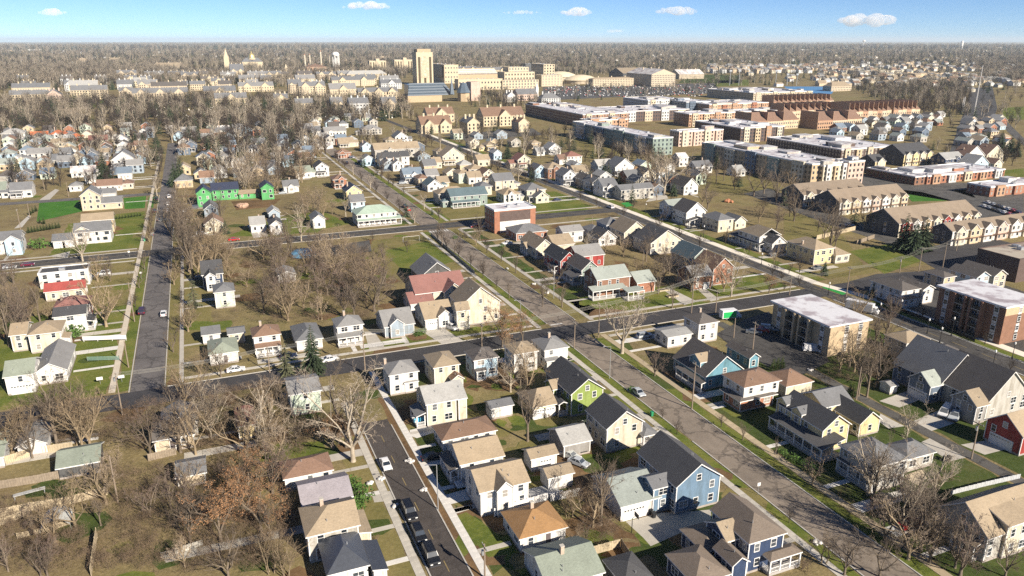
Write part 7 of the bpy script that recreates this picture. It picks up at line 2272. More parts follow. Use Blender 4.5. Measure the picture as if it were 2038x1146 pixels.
# light whole-tree meshes stand among the individual trees; the scattered ones repeat them
def whole(tm_, cm_):
    import bmesh
    bm_ = bmesh.new()
    bm_.from_mesh(tm_)
    n = len(bm_.faces)
    bm_.from_mesh(cm_)
    bm_.faces.ensure_lookup_table()
    for f in bm_.faces[n:]:
        f.material_index = 1
    me = bpy.data.meshes.new('distant_tree')
    bm_.to_mesh(me)
    bm_.free()
    me.materials.append(tm_.materials[0])
    me.materials.append(cm_.materials[0])
    return me
LIGHT = {}
spots = ((1955, 205), (1975, 200), (2010, 205), (2030, 200), (1985, 190), (2000, 196), (2020, 190), (1965, 185))
for q, (k, v) in enumerate((('fbroad', 0), ('fbroad', 1), ('fbroad', 2), ('ftan', 0), ('fmauve', 0), ('fpale', 0), ('fpale', 1), ('fspruce', 0))):
    tm_, cm_, h0 = PRO[k][v]
    x, y = g(*spots[q])
    o = put('distant_tree', whole(tm_, cm_), None, (x, y, 0))
    tag(o, uniq('%s on the verge of the far right-hand road, %s from the left' % (LOOK[FKIND[k]], ('first', 'second', 'third', 'fourth', 'fifth', 'sixth', 'seventh', 'eighth')[sorted(range(8), key=lambda i: spots[i][0]).index(q)])), 'tree', 'trees on the far right verge')
    LIGHT.setdefault(k, []).append((q, h0))
    LIGHT.setdefault('_o', []).append(o)
def light_pt(t):
    k = LODMAP.get(t[0], t[0])
    if k not in LIGHT:
        k = 'fmauve'
    q, h0 = LIGHT[k][t[4] % len(LIGHT[k])]
    return (t[1], t[2], 0, t[3] / h0, (t[4] * .37) % 6.28, q)
pts = [light_pt(t) for t in rest]
scatter('distant_trees', pts, LIGHT['_o'], 'the many smaller bare trees between the houses and the campus', 'trees')
br = [o for o in col.objects if o.name.startswith('foliage') and o.parent and o.parent['label'].startswith('tan leafless')][:2]
rr = random.Random(17)
pts = []
for poly, n in (([(200, 930), (345, 930), (560, 960), (600, 1040), (560, 1146), (185, 1146)], 520), ([(0, 1000), (180, 1060), (190, 1146), (0, 1146)], 200), ([(440, 510), (700, 490), (790, 560), (750, 640), (520, 650), (450, 620)], 700),
                ([(240, 800), (560, 770), (720, 860), (560, 930), (255, 900)], 500), ([(0, 830), (235, 840), (235, 885), (0, 905)], 160), ([(1630, 700), (1760, 690), (1770, 760), (1690, 790), (1610, 760)], 180), ([(1640, 990), (1870, 1000), (1960, 1080), (2030, 1146), (1720, 1146)], 150), ([(1130, 970), (1220, 970), (1250, 1060), (1190, 1100)], 130), ([(340, 430), (440, 440), (450, 530), (350, 560)], 160)):
    P = [g(*q) for q in poly]
    xs, ys = [q[0] for q in P], [q[1] for q in P]
    k = 0
    while k < n:
        x, y = rr.uniform(min(xs), max(xs)), rr.uniform(min(ys), max(ys))
        k += .75
        ins = False
        for i in range(len(P)):
            (xa, ya), (xb, yb) = P[i], P[(i + 1) % len(P)]
            if (ya > y) != (yb > y) and x < (xb - xa) * (y - ya) / (yb - ya) + xa:
                ins = not ins
        if ins and free(x, y, .4):
            pts.append((x, y, 0, rr.uniform(.7, 2.0), rr.uniform(0, 6.28), rr.randrange(len(br))))
scatter('undergrowth', pts, br, 'tangled leafless undergrowth on the floor of the near woods', 'undergrowth')
# far woods toward the horizon: denser with distance they merge into one mass
rr = random.Random(99)
pts = []
for (r0, r1, n, s0, s1) in ((1500, 2200, 5200, 1.0, 1.4), (2200, 3600, 8200, 1.1, 1.7), (3600, 6500, 8500, 1.6, 2.4), (6500, 13000, 6500, 2.6, 4.0)):
    for i in range(n):
        a = YAW + rr.uniform(-.68, .68)
        d = sqrt(rr.uniform(r0 * r0, r1 * r1))
        x, y = d * sin(a), d * cos(a)
        px, py = proj(x, y)
        if py > 128 and 1380 < px < 2038 and rr.random() < .72:
            continue
        if py > 150 and 560 < px < 1420:
            continue
        if not free(x, y, 3):
            continue
        q = rr.choice((0, 1, 2, 3, 4, 4, 4, 7, 0, 1))
        pts.append((x, y, -1.5 if d > 3600 else 0, rr.uniform(s0, s1), rr.uniform(0, 6.28), q))
scatter('far_woods', pts, LIGHT['_o'], 'bare woods running to the horizon beyond the campus', 'woods')
# ================================================================ far roofs scattered in the woods
rr = random.Random(5)
fm = MB()
FW = [wallm(k) for k in ('white', 'palegrey', 'cream', 'tan')]
FR = [roofm(k) for k in ('grey', 'slate', 'light', 'tan', 'brown')]
def far_box(x, y, w, d, h, a, flat=False):
    ca, sa = cos(a), sin(a)
    P = lambda u, v, z: (x + u * ca - v * sa, y + u * sa + v * ca, z)
    wm, rm = rr.choice(FW), rr.choice(FR)
    bot = [P(-w, -d, 0), P(w, -d, 0), P(w, d, 0), P(-w, d, 0)]
    top = [P(-w, -d, h), P(w, -d, h), P(w, d, h), P(-w, d, h)]
    fm.solid(bot, top, wm, flat)
    if not flat:
        e, f = P(-w, 0, h + d * .6), P(w, 0, h + d * .6)
        fm.poly([top[0], top[1], f, e], rm).poly([top[2], top[3], e, f], rm).poly([top[1], top[2], f], wm).poly([top[3], top[0], e], wm)
for i in range(1500):
    a = YAW + rr.uniform(-.66, .66)
    d = sqrt(rr.uniform(1500 ** 2, 7500 ** 2))
    x, y = d * sin(a), d * cos(a)
    px, py = proj(x, y)
    if px < 1350 and rr.random() < .55:
        continue
    if 560 < px < 1420 and py > 128:
        continue
    far_box(x, y, rr.uniform(5, 9), rr.uniform(4, 6), rr.uniform(3, 6.5), rr.uniform(-.3, .3))
for i in range(260):
    px, py = rr.uniform(1620, 2030), rr.uniform(118, 172)
    x, y = g(px, py)
    if free(x, y, 6):
        far_box(x, y, rr.uniform(6, 10), rr.uniform(5, 8), rr.uniform(4, 7), rr.uniform(-.2, .2))
for i in range(150):
    px, py = rr.uniform(1410, 1660), rr.uniform(133, 146)
    x, y = g(px, py)
    if free(x, y, 6):
        far_box(x, y, rr.uniform(6, 9), rr.uniform(5, 7), rr.uniform(6, 9), rr.uniform(-.2, .2))
for px, py, w in ((30, 102, 60), (70, 100, 50), (1700, 96, 90), (1760, 94, 60), (1890, 96, 90), (1990, 95, 90), (1840, 152, 60), (1740, 146, 70), (1680, 142, 50), (1090, 108, 40), (1940, 160, 45), (760, 115, 40), (560, 118, 40), (1800, 128, 25), (1600, 100, 60)):
    x, y = g(px, py)
    far_box(x, y, w, 20, 8, 0, True)
tag(fm.build('distant_houses'), 'pale roofs and walls of distant houses scattered through the far woods', 'houses', None, 'stuff')
# ================================================================ vehicles
TYRE, RIM = RUBBER, mat('wheel_rim', (.35, .35, .36), .35, .1, metal=.6)
HEADL = mat('headlight_glass', (.75, .75, .72), .15, .05)
TAILL = mat('tail_lamp_red', (.35, .01, .01), .25, .05)
def paint(c, rough=.28):
    return mat('car_paint', c, rough, .04, spec=.6)
PR = {  # side profiles: lower body outline (x forward, z) and cabin outline, length and half width
 'sedan': dict(L=4.6, w=.9, body=[(-2.3, .35), (2.25, .33), (2.3, .62), (2.1, .78), (1.0, .92), (-1.6, .98), (-2.25, .92)], cab=[(1.0, .92), (.35, 1.42), (-.9, 1.45), (-1.65, .97)]),
 'suv': dict(L=4.8, w=.97, body=[(-2.4, .42), (2.35, .4), (2.42, .78), (2.2, .98), (1.15, 1.12), (-2.3, 1.16), (-2.42, 1.0)], cab=[(1.1, 1.11), (.55, 1.68), (-1.95, 1.76), (-2.32, 1.15)]),
 'bigsuv': dict(L=5.3, w=1.02, body=[(-2.65, .45), (2.55, .44), (2.65, .9), (2.45, 1.08), (1.25, 1.2), (-2.55, 1.24), (-2.66, 1.05)], cab=[(1.2, 1.19), (.7, 1.84), (-2.3, 1.92), (-2.58, 1.23)]),
 'pickup': dict(L=5.6, w=1.0, body=[(-2.8, .5), (2.7, .48), (2.8, .9), (2.6, 1.08), (1.5, 1.16), (-2.78, 1.18)], cab=[(1.45, 1.15), (.95, 1.82), (-.55, 1.84), (-.75, 1.17)]),
 'van': dict(L=5.6, w=1.0, body=[(-2.8, .4), (2.7, .4), (2.8, .85), (2.5, 1.12), (1.9, 1.22), (-2.75, 1.3)], cab=[(1.9, 1.2), (1.15, 2.02), (-2.6, 2.1), (-2.78, 1.28)]),
}
def loft(mb, prof, w, wt, m, z_lo=None):
    "extrude a side profile across the width, drawing the upper points in"
    zs = [p[1] for p in prof]
    lo, hi = min(zs), max(zs)
    ww = [w + (wt - w) * (z - lo) / (hi - lo + 1e-6) for z in zs]
    a = [(-q, p[0], p[1]) for p, q in zip(prof, ww)]
    b = [(q, p[0], p[1]) for p, q in zip(prof, ww)]
    n, k, i = len(mb.v), len(prof), mb.m(m)
    mb.v.extend(a)
    mb.v.extend(b)
    for j in range(k):
        l = (j + 1) % k
        mb.f.append((n + j, n + l, n + k + l, n + k + j))
        mb.mi.append(i)
    mb.f.append(tuple(n + j for j in reversed(range(k))))
    mb.f.append(tuple(n + k + j for j in range(k)))
    mb.mi += [i, i]
_WH = []
def wheel_mesh():
    if not _WH:
        t = MB().tube((-.12, 0, 0), (.12, 0, 0), .35, .35, TYRE, 12, True)
        q = MB().tube((-.13, 0, 0), (.135, 0, 0), .21, .21, RIM, 8, True)
        _WH.extend((t.mesh('tyre'), q.mesh('rim')))
    return _WH
def car(label, kind, c, px, py, heading, group='cars parked along the streets', cat=None, z=0.03, xy=None):
    "vehicle centred on the ground at photo pixel (px, py); heading in degrees from +Y, clockwise"
    P = PR[kind]
    x, y = xy or g(px, py)
    r = thing({'sedan': 'parked_car', 'suv': 'parked_car', 'bigsuv': 'parked_car', 'pickup': 'pickup_truck', 'van': 'delivery_van'}[kind], uniq(label), cat or ('van' if kind == 'van' else 'pickup truck' if kind == 'pickup' else 'car'), (x, y, z), radians(-heading), group)
    pm = paint(c)
    w = P['w']
    b = MB()
    loft(b, P['body'], w, w * .94, pm)
    bo = b.build('body', r)
    cb = MB()
    cab = P['cab']
    loft(cb, cab, w * .90, w * .74, GLASS)
    cb.build('window_glass', r)
    roof = MB()
    zt = max(p[1] for p in cab)
    fx, rx = cab[1][0], cab[2][0]
    roof.box(-w * .73, rx - .03, min(cab[1][1], cab[2][1]) - .03, w * .73, fx + .03, zt + .04, pm)
    for s in (-1, 1):
        for (p0, p1) in ((cab[0], cab[1]), (cab[3], cab[2]), (((cab[0][0] + cab[3][0]) / 2 - .1, cab[0][1]), ((fx + rx) / 2, zt))):
            roof.tube((s * w * .90, p0[0], p0[1]), (s * w * .745, p1[0], p1[1]), .05, .05, pm, 4)
    if kind == 'van':
        loft(roof, [(.75, 1.26), (.65, 1.98), (-2.6, 2.05), (-2.76, 1.28)], w * .91, w * .76, pm)
    if kind in ('bigsuv', 'suv'):
        for s in (-1, 1):
            roof.box(s * w * .62 - .03, rx + .2, zt + .04, s * w * .62 + .03, fx - .2, zt + .1, BLACK)
    roof.build('roof', r)
    if kind == 'pickup':
        MB().box(-w * .8, -2.7, 1.1, w * .8, -.85, 1.185, BLACK).build('truck_bed', r)
    tm_, rm_ = wheel_mesh()
    for sx in (-1, 1):
        for fy in (P['L'] * .30, -P['L'] * .29):
            t = put('wheel', tm_, r, (sx * (w - .12), fy, .35))
            put('rim', rm_, t)
        zb = .7 if kind in ('sedan',) else .85
        MB().box(sx * w * .62 - .2, P['L'] / 2 - .22, zb - .1, sx * w * .62 + .2, P['L'] / 2 - .0, zb + .08, HEADL).build('headlight', r)
        MB().box(sx * w * .74 - .12, -P['L'] / 2 - .03, zb - .1, sx * w * .74 + .12, -P['L'] / 2 + .12, zb + .18, TAILL).build('tail_light', r)
    MB().box(-w * .9, P['L'] / 2 - .12, .36, w * .9, P['L'] / 2 + .06, .6, mat('dark_bumper', (.05, .05, .055), .5)).build('bumper', r)
    RECTS.append((x - 2, x + 2, y - 2, y + 2))
    return r
WHITE_, BLK, SILV, RED_, DKB, GREY_, MAR = (.72, .72, .72), (.012, .013, .016), (.42, .45, .48), (.42, .015, .015), (.02, .03, .07), (.12, .13, .14), (.13, .01, .03)
car('white sedan with dark sunroof parked on the dark near street', 'sedan', WHITE_, 768, 929, 180)
car('black large off-roader with roof rails, uppermost of three dark cars on the near street', 'bigsuv', BLK, 815, 1024, 180)
car('black pickup-like car, middle of three dark cars on the near street', 'suv', BLK, 834, 1069, 180)
car('black large off-roader with pale bumper, lowest of three dark cars', 'bigsuv', BLK, 858, 1112, 180)
car('black car in the shaded drive beside the brown bungalow', 'sedan', BLK, 861, 914, 90)
car('silver off-roader in the concrete drive of the white cross-gabled house', 'suv', SILV, 930, 966, 270)
car('silver sedan parked alone on the worn wide street', 'sedan', SILV, 1270, 785, 180)
car('silver car parked beside the carport garage, nearer', 'sedan', SILV, 1152, 925, 150)
car('pale grey car beside the carport garage, farther back', 'sedan', (.5, .52, .5), 1135, 911, 150)
car('silver car inside the open carport', 'sedan', SILV, 1152, 893, 180)
car('white off-roader on the drive of the very large cream house', 'suv', WHITE_, 899, 655, 160)
car('dark maroon off-roader parked on the left side of the quiet street', 'bigsuv', (.05, .02, .04), 283, 623, 0)
car('white car parked on the right side of the quiet street', 'sedan', WHITE_, 326, 627, 0)
car('grey car beside the curb at the quiet street corner', 'sedan', GREY_, 303, 468, 0)
car('dark pickup parked uppermost left on the quiet street', 'pickup', DKB, 311, 398, 0)
car('black car parked second on the left of the quiet street', 'suv', BLK, 308, 423, 0)
car('white van-like car, first in the right row of the quiet street', 'suv', WHITE_, 337, 393, 0)
car('white car, second in the right row of the quiet street', 'suv', WHITE_, 335, 408, 0)
car('white car, third in the right row of the quiet street', 'sedan', WHITE_, 335, 421, 0)
car('dark car turning across the quiet street', 'sedan', GREY_, 323, 440, 60)
car('white pickup on the earth before the green sheathed house', 'pickup', WHITE_, 360, 424, 90)
car('silver sedan on the left cross street', 'sedan', SILV, 20, 534, 90)
car('maroon sedan on the left cross street', 'sedan', MAR, 56, 529, 90)
car('red sedan on the middle of the cross street by the hedge', 'sedan', RED_, 466, 479, 90)
car('white car at the kerb beside the big spruce', 'sedan', WHITE_, 657, 718, 80)
car('white van with ladder rack by the open dark garage', 'van', WHITE_, 1880, 825, 245)
car('silver pickup beside the white van at the grey alley house', 'pickup', SILV, 1900, 832, 245)
car('bright red off-roader on the drive of the dark red house', 'suv', RED_, 1980, 872, 250)
car('white delivery van in the car park of the tan apartment house', 'van', WHITE_, 1618, 699, 120)
car('grey car, leftmost of four in the tan apartment car park', 'sedan', GREY_, 1500, 664, 130)
car('red car between grey and white ones in the apartment car park', 'sedan', RED_, 1515, 660, 130)
car('white off-roader, third of four in the apartment car park', 'suv', WHITE_, 1528, 657, 130)
car('black sporty car at the end of the apartment car park row', 'sedan', BLK, 1545, 662, 130)
car('red car parked near the top of the curving street', 'sedan', RED_, 812, 419, 0)
car('black car parked just behind the red one on the curving street', 'suv', BLK, 806, 413, 0)
car('dark car parked high on the curving street', 'suv', BLK, 690, 326, 0)
car('black car, right side, high on the curving street', 'suv', BLK, 714, 324, 0)
car('silver car, right side, farthest up the curving street', 'sedan', SILV, 703, 314, 0)
car('white car on the shaded drive by the greenish-roofed bungalow', 'sedan', WHITE_, 470, 739, 90)
car('black car on the lawn before the greenish-roofed bungalow', 'sedan', BLK, 463, 718, 90)
car('white car on the striped road at the green crossing', 'suv', WHITE_, 1215, 414, 0)
car('small white car on the lawn of the dark brick apartment house', 'sedan', (.4, .5, .6), 1953, 660, 90)
car('white car in the shade of the second tan-roofed terrace', 'sedan', WHITE_, 1690, 450, 110)
car('white car on the drive of the white gable house by the sycamore', 'sedan', SILV, 1372, 387, 0)
for i in range(14):
    px, py = 1965 + (i % 7) * 10 - (i // 7) * 8, 405 + (i % 7) * 3.2 + (i // 7) * 7
    car('%s car in the right-hand lot, %s in its %s row' % (('white', 'silver', 'black', 'grey', 'white', 'red', 'dark blue')[i % 7], ('first', 'second', 'third', 'fourth', 'fifth', 'sixth', 'seventh')[i % 7], ('front', 'back')[i // 7]), 'sedan', (WHITE_, SILV, BLK, GREY_, WHITE_, RED_, DKB)[i % 7], px, py, 20, 'cars in the right-hand parking lot')
def box_van(label, px, py, heading, c, stripe, L=6.6, h=2.7, name='box_truck', cat='truck'):
    x, y = g(px, py)
    r = thing(name, uniq(label), cat, (x, y, .05), radians(-heading))
    cm_, sm = paint(c, .4), paint(stripe, .4)
    w = 1.12
    MB().box(-w, -L / 2, .55, w, L / 2 - 1.7, h + .4, cm_).build('cargo_box', r)
    MB().box(-w - .03, -L / 2 + .3, .7, w + .03, L / 2 - 1.9, h - .1, sm).build('side_panel', r)
    cab = MB()
    loft(cab, [(L / 2 - 1.7, .5), (L / 2, .5), (L / 2 + .05, 1.2), (L / 2 - .35, 1.35), (L / 2 - .9, 2.3), (L / 2 - 1.7, 2.4)], w * .95, w * .85, cm_)
    cab.build('cab', r)
    MB().poly([(-w * .8, L / 2 - .36, 1.42), (w * .8, L / 2 - .36, 1.42), (w * .76, L / 2 - .86, 2.22), (-w * .76, L / 2 - .86, 2.22)], GLASS).build('windscreen', r)
    tm_, rm_ = wheel_mesh()
    for sx in (-1, 1):
        for fy in (L / 2 - 1.1, -L / 2 + 1.5):
            t = put('wheel', tm_, r, (sx * (w - .15), fy, .42), scale=(1.2, 1.2, 1.2))
            put('rim', rm_, t)
        MB().box(sx * .8 - .15, L / 2 + .0, .75, sx * .8 + .15, L / 2 + .06, .95, HEADL).build('headlight', r)
    return r
box_van('green and white box van parked by the dark street', 1453, 634, 98, WHITE_, (.02, .38, .10))
box_van('long white bus beside the tan brick apartment house', 1715, 620, 155, WHITE_, (.6, .62, .64), 10.0, 2.8, 'bus', 'bus')
pm = MB()
rr = random.Random(8)
for i in range(420):
    px, py = rr.uniform(1090, 1420), rr.uniform(168, 192)
    x, y = g(px, py)
    y = round(y / 12) * 12 + rr.choice((-2.6, 2.6))
    x = round(x / 2.8) * 2.8
    if free(x, y, 2):
        m_ = paint(rr.choice((WHITE_, SILV, BLK, GREY_, WHITE_, RED_)))
        pm.box(x - .9, y - 2.2, .3, x + .9, y + 2.2, .95, m_).box(x - .75, y - 1.5, .95, x + .75, y + .9, 1.45, GLASS)
tag(pm.build('distant_cars'), 'rows of cars in the big parking field by the arena', 'cars', None, 'stuff')
# ---------------------------------------------------------------- front walks and side drives
def strip(name, x0, x1, y0, y1, m, z=.03):
    if x1 - x0 > .8 and y1 - y0 > .8:
        mb = MB()
        L = (x1 - x0) if x1 - x0 > y1 - y0 else (y1 - y0)
        n = max(1, int(L / 3))
        for i in range(n):
            if x1 - x0 > y1 - y0:
                mb.box(x0 + (x1 - x0) * i / n + .03, y0, 0, x0 + (x1 - x0) * (i + 1) / n - .03, y1, z, m)
            else:
                mb.box(x0, y0 + (y1 - y0) * i / n + .03, 0, x1, y0 + (y1 - y0) * (i + 1) / n - .03, z, m)
        mb.build(name)['kind'] = 'structure'
rr = random.Random(77)
ROADX = ((-22.8, -14.4), (26.2, 33), (90.6, 101.6), (189, 198), (138.8, 142.8))
CARK = ('silver', 'white', 'black', 'grey', 'dark blue', 'red')
CARC = (SILV, WHITE_, BLK, GREY_, DKB, RED_)
for (rs, X, Y), an in zip(YARDS, [a for a in ANCH if any(abs(a[1] - y[1]) + abs(a[2] - y[2]) < .01 for y in YARDS)]):
    if not (60 < Y < 620 and -120 < X < 260):
        continue
    x0, x1 = min(r[0] for r in rs), max(r[1] for r in rs)
    y0, y1 = min(r[2] for r in rs), max(r[3] for r in rs)
    yc = (y0 + y1) / 2 + rr.uniform(-1, 1)
    m_ = rr.choice((CONC, CONC, CONCP))
    best = None
    for sx in (-27.3, -10.2, 24.3, 35.65, 87.0, 104.2 if Y < 182 else 107.0, 188.6, 201.0):
        for d, a, b in ((x0 - sx, sx, x0), (sx - x1, x1, sx)):
            if 2 < d < 20 and not any(a < q1 and b > q0 for q0, q1 in ROADX) and (best is None or d < best[0]):
                best = (d, a, b, a == sx)
    if best:
        d, a, b, west = best
        strip('front_walk', a, b, yc - .6, yc + .6, m_, .045)
        if rr.random() < .6:
            ya = y0 - 3.7 if rr.random() < .5 else y1 + .9
            if west:
                da, db = a, b + rr.uniform(3, 9)
            else:
                da, db = a - rr.uniform(3, 9), b
            if free((da + db) / 2, ya + 1.4, -.8):
                strip('driveway', da, db, ya, ya + 2.8, m_, .04)
                if rr.random() < .5:
                    k = rr.randrange(6)
                    car('%s %s on the drive beside the %s' % (CARK[k], rr.choice(('car', 'hatchback', 'saloon')), an[0]), rr.choice(('sedan', 'suv')), CARC[k], 0, 0, 90 if rr.random() < .5 else 270, 'cars on house drives', xy=((da + db) / 2, ya + 1.4))
    else:
        xc = (x0 + x1) / 2
        for sy in (195.0, 339.0):
            if 2 < y0 - sy < 18:
                strip('front_walk', xc - .6, xc + .6, sy, y0 + .4, m_, .045)
                break
# ================================================================ poles, lamps and wires
POLE_TOP = {}
def pole(label, bx, by, tx, ty, arm=True, can=False, key=None, m=None):
    x, y = g(bx, by)
    h = max(5.0, height_of(bx, by, tx, ty))
    r = thing('utility_pole', uniq(label), 'utility pole', (x, y, 0), 0, 'wooden utility poles')
    m = m or WOODP
    MB().tube((0, 0, 0), (0, 0, h), .17, .11, m, 7, True).build('pole', r)
    if arm:
        MB().box(-.08, -1.1, h - .7, .08, 1.1, h - .55, m).build('crossarm', r)
        for k in (-1, -.4, .4, 1):
            MB().tube((0, k, h - .55), (0, k, h - .35), .06, .05, mat('glass_insulator', (.3, .34, .34), .3), 6, True).build('insulator', r)
    if can:
        MB().tube((-.35, 0, h - 2.0), (-.35, 0, h - 1.1), .24, .24, STEEL, 8, True).build('transformer', r)
    if key:
        POLE_TOP[key] = (x, y, h)
    return r
for a in [
 ('leaning grey pole at the quiet street corner, wires running right', 244, 826, 229, 742, True, True, 'a'),
 ('pale slim pole on the verge of the quiet street', 256, 731, 248, 678, False, False),
 ('pole with transformer beside the white corner house drive', 727, 742, 721, 655, True, True, 'c'),
 ('pole before the brown-roofed white house', 537, 742, 535, 690, True, False, 'b'),
 ('pole on the dark street in front of the pale blue hip house', 959, 690, 957, 643, True, False, 'd'),
 ('pole in the thicket behind the grey-roofed porch house', 634, 637, 632, 607, False, False),
 ('pole at the corner of the wide worn street, on its near side', 1143, 693, 1145, 640, True, False, 'e'),
 ('pole at the corner by the pale sycamore of the wide street', 1191, 671, 1192, 605, True, False, 'f'),
 ('pole on the dark street before the tall white pyramid-roofed house', 1376, 623, 1379, 553, True, False, 'g'),
 ('second pole on the dark street, behind the green box van', 1424, 622, 1427, 577, True, False, 'h'),
 ('pole at the corner by the tan brick apartment roof', 1571, 587, 1575, 549, True, False, 'i'),
 ('pole at the cycle path above the apartment roof', 1684, 590, 1690, 530, True, False, 'j'),
 ('pole on the verge right of the striped road', 1790, 543, 1794, 510, True, True, 'k'),
 ('tall pole beside the white brown-roofed house by the path', 1828, 541, 1836, 492, True, False, 'l'),
 ('tall pole near the parking structure', 1876, 532, 1886, 483, True, False, 'm'),
 ('pole in front of the lowest tan terrace', 1903, 499, 1910, 462, True, False, 'n'),
 ('silver pole with transformer by the alley at right', 1933, 913, 1949, 838, True, True),
 ('brown pole on the near pavement by the brick foursquare', 1377, 814, 1374, 720, True, False),
 ('rusty pole with transformer at the bottom edge', 965, 1150, 963, 1082, True, True),
 ('pale pole in the alley wood right of centre', 1704, 795, 1717, 730, False, False),
 ('pole in the left wood below the board fence', 235, 1000, 222, 905, False, False),
 ('pole in the car park of the tan apartment house, left one', 1460, 672, 1463, 633, False, False),
 ('pole in the car park of the tan apartment house, right one', 1498, 695, 1504, 640, True, False),
 ('pole beside the left cross street drive', 47, 484, 38, 415, True, False),
 ('pole on the left lane beyond the cedar row', 89, 379, 83, 342, True, False),
 ('pole by the white far left garage', 60, 434, 54, 404, False, False),
 ('pole near the orange-roofed ranch', 137, 392, 132, 362, False, False),
 ('pole in the middle of the dense tan block', 1000, 400, 999, 355, False, False),
 ('pole left of the blue-grey teal-roofed house', 947, 376, 948, 345, False, False),
 ('pole by the small grey hip house', 1178, 467, 1180, 430, False, False),
 ('pole between the two grey-roofed brick volumes', 1279, 530, 1280, 505, False, False),
 ('pole on the left lane by the red-winged building', 268, 640, 262, 560, False, False)]:
    pole(*a)
def wire(label, A, Bp, dy=0.0, sag=.7):
    x0, y0, z0 = POLE_TOP[A]
    x1, y1, z1 = POLE_TOP[Bp]
    mb = MB()
    P = []
    for i in range(9):
        t = i / 8
        P.append((x0 + (x1 - x0) * t, y0 + (y1 - y0) * t + dy, z0 + (z1 - z0) * t - .35 - 4 * sag * t * (1 - t)))
    for i in range(8):
        mb.tube(P[i], P[i + 1], .032, .032, mat('bare_cable', (.42, .40, .34), .4, .1, metal=.4), 4)
    tag(mb.build('overhead_wire'), uniq(label), 'wire', 'overhead wires along the dark street')
NMW = {'a': 'leaning corner pole', 'b': 'brown-roofed house pole', 'c': 'white corner house pole', 'd': 'pale blue house pole', 'e': 'wide street corner pole', 'f': 'sycamore corner pole', 'g': 'white pyramid house pole',
       'h': 'green van pole', 'i': 'apartment roof pole', 'j': 'cycle path pole', 'k': 'striped road verge pole', 'l': 'tall path house pole', 'm': 'parking structure pole', 'n': 'lowest terrace pole'}
for A, Bp in ('ab', 'bc', 'cd', 'df', 'fg', 'gh', 'hi', 'ij', 'jk', 'kl', 'lm', 'mn'):
    for dy, nm in ((-1.0, 'front'), (-.4, 'second'), (.4, 'third'), (1.0, 'rear')):
        wire('%s wire between the %s and the %s' % (nm, NMW[A], NMW[Bp]), A, Bp, dy)
def lamp(label, bx, by, tx, ty, arm=1.6, m=None, head=None, group='street lamps'):
    x, y = g(bx, by)
    h = max(4.0, height_of(bx, by, tx, ty))
    r = thing('street_lamp', uniq(label), 'street lamp', (x, y, 0), 0, group)
    m = m or STEEL
    MB().tube((0, 0, 0), (0, 0, h), .11, .07, m, 7, True).build('post', r)
    if arm:
        MB().tube((0, 0, h), (-arm, .2, h + .25), .05, .04, m, 5).build('arm', r)
        MB().box(-arm - .5, .08, h + .18, -arm + .05, .32, h + .32, STEEL).build('lamp_head', r)
    else:
        MB().lathe([(.08, h), (.22, h + .15), (.25, h + .5), (.14, h + .75), (.02, h + .85)], head or HEADL, 8).build('lamp_head', r)
        MB().lathe([(.2, 0), (.2, .5), (.1, .9)], m, 8).build('base', r)
    return r
lamp('tall grey street lamp on the near pavement by the concrete drive', 872, 1014, 870, 925)
lamp('tall grey street lamp on the verge of the worn wide street', 1213, 753, 1216, 690)
lamp('grey street lamp at the corner before the orange-leaved tree', 1036, 640, 1035, 598)
lamp('grey street lamp on the verge by the small bare street tree', 1102, 594, 1102, 540)
lamp('grey lamp in the alley behind the slate blue house', 1778, 750, 1783, 714, .8)
for i, (bx, by, ty) in enumerate(((1648, 588, 566), (1748, 640, 607), (1790, 631, 600), (1893, 669, 635), (1845, 664, 640), (1970, 755, 700), (2014, 714, 685), (1515, 527, 508), (1400, 472, 452), (1285, 425, 408), (1870, 682, 660))):
    lamp('black ornamental lamp by the cycle path, %s along it' % ('ninth', 'seventh', 'sixth', 'fourth', 'fifth', 'first and nearest', 'second', 'tenth', 'eleventh', 'twelfth', 'third')[i], bx, by, bx + 2, ty, 0, BLACK, group='black ornamental lamps')
# ================================================================ fences: each panel a part
def fence(label, pts, h=1.8, m=None, panel=2.4, name='board_fence', cat='fence', cap=False):
    W = [g(*p) for p in pts]
    r = thing(name, uniq(label), cat, (W[0][0], W[0][1], 0))
    m = m or FENCEW
    ox, oy = W[0]
    for a in range(len(W) - 1):
        (x0, y0), (x1, y1) = W[a], W[a + 1]
        L = hypot(x1 - x0, y1 - y0)
        n = max(1, round(L / panel))
        an = atan2(y1 - y0, x1 - x0)
        w = L / n
        q = MB()
        nb = 6
        for b in range(nb):
            u0 = -w / 2 + .05 + (w - .1) * b / nb
            q.box(u0 + .012, -.012 - .012 * (b % 2), .06, u0 + (w - .1) / nb - .012, .02, h - .05 * ((b * 7) % 3) * .5, m)
        q.box(-w / 2, .02, h * .25, w / 2, .06, h * .32, m).box(-w / 2, .02, h * .75, w / 2, .06, h * .82, m)
        me = q.mesh('fence_panel')
        po = MB().box(-.06, -.06, 0, .06, .06, h + .08, m).mesh('fence_post')
        for i in range(n):
            u = (i + .5) / n
            put('fence_panel', me, r, (x0 + (x1 - x0) * u - ox, y0 + (y1 - y0) * u - oy, 0), an)
            put('fence_post', po, r, (x0 + (x1 - x0) * i / n - ox, y0 + (y1 - y0) * i / n - oy, 0), an)
    return r
fence('pale tan board fence behind the grey-green garage at far left', [(10, 925), (62, 908), (110, 900), (147, 895)], 1.9, PALEF)
fence('weathered grey board fence in front of the grey-green garage', [(0, 973), (70, 962), (130, 950), (185, 938)])
fence('short dark return fence at the right end of the garage', [(185, 938), (180, 958)])
fence('long tan board fence across the lower left yards', [(0, 1030), (60, 1017), (130, 1006), (215, 985)], 1.8, PALEF)
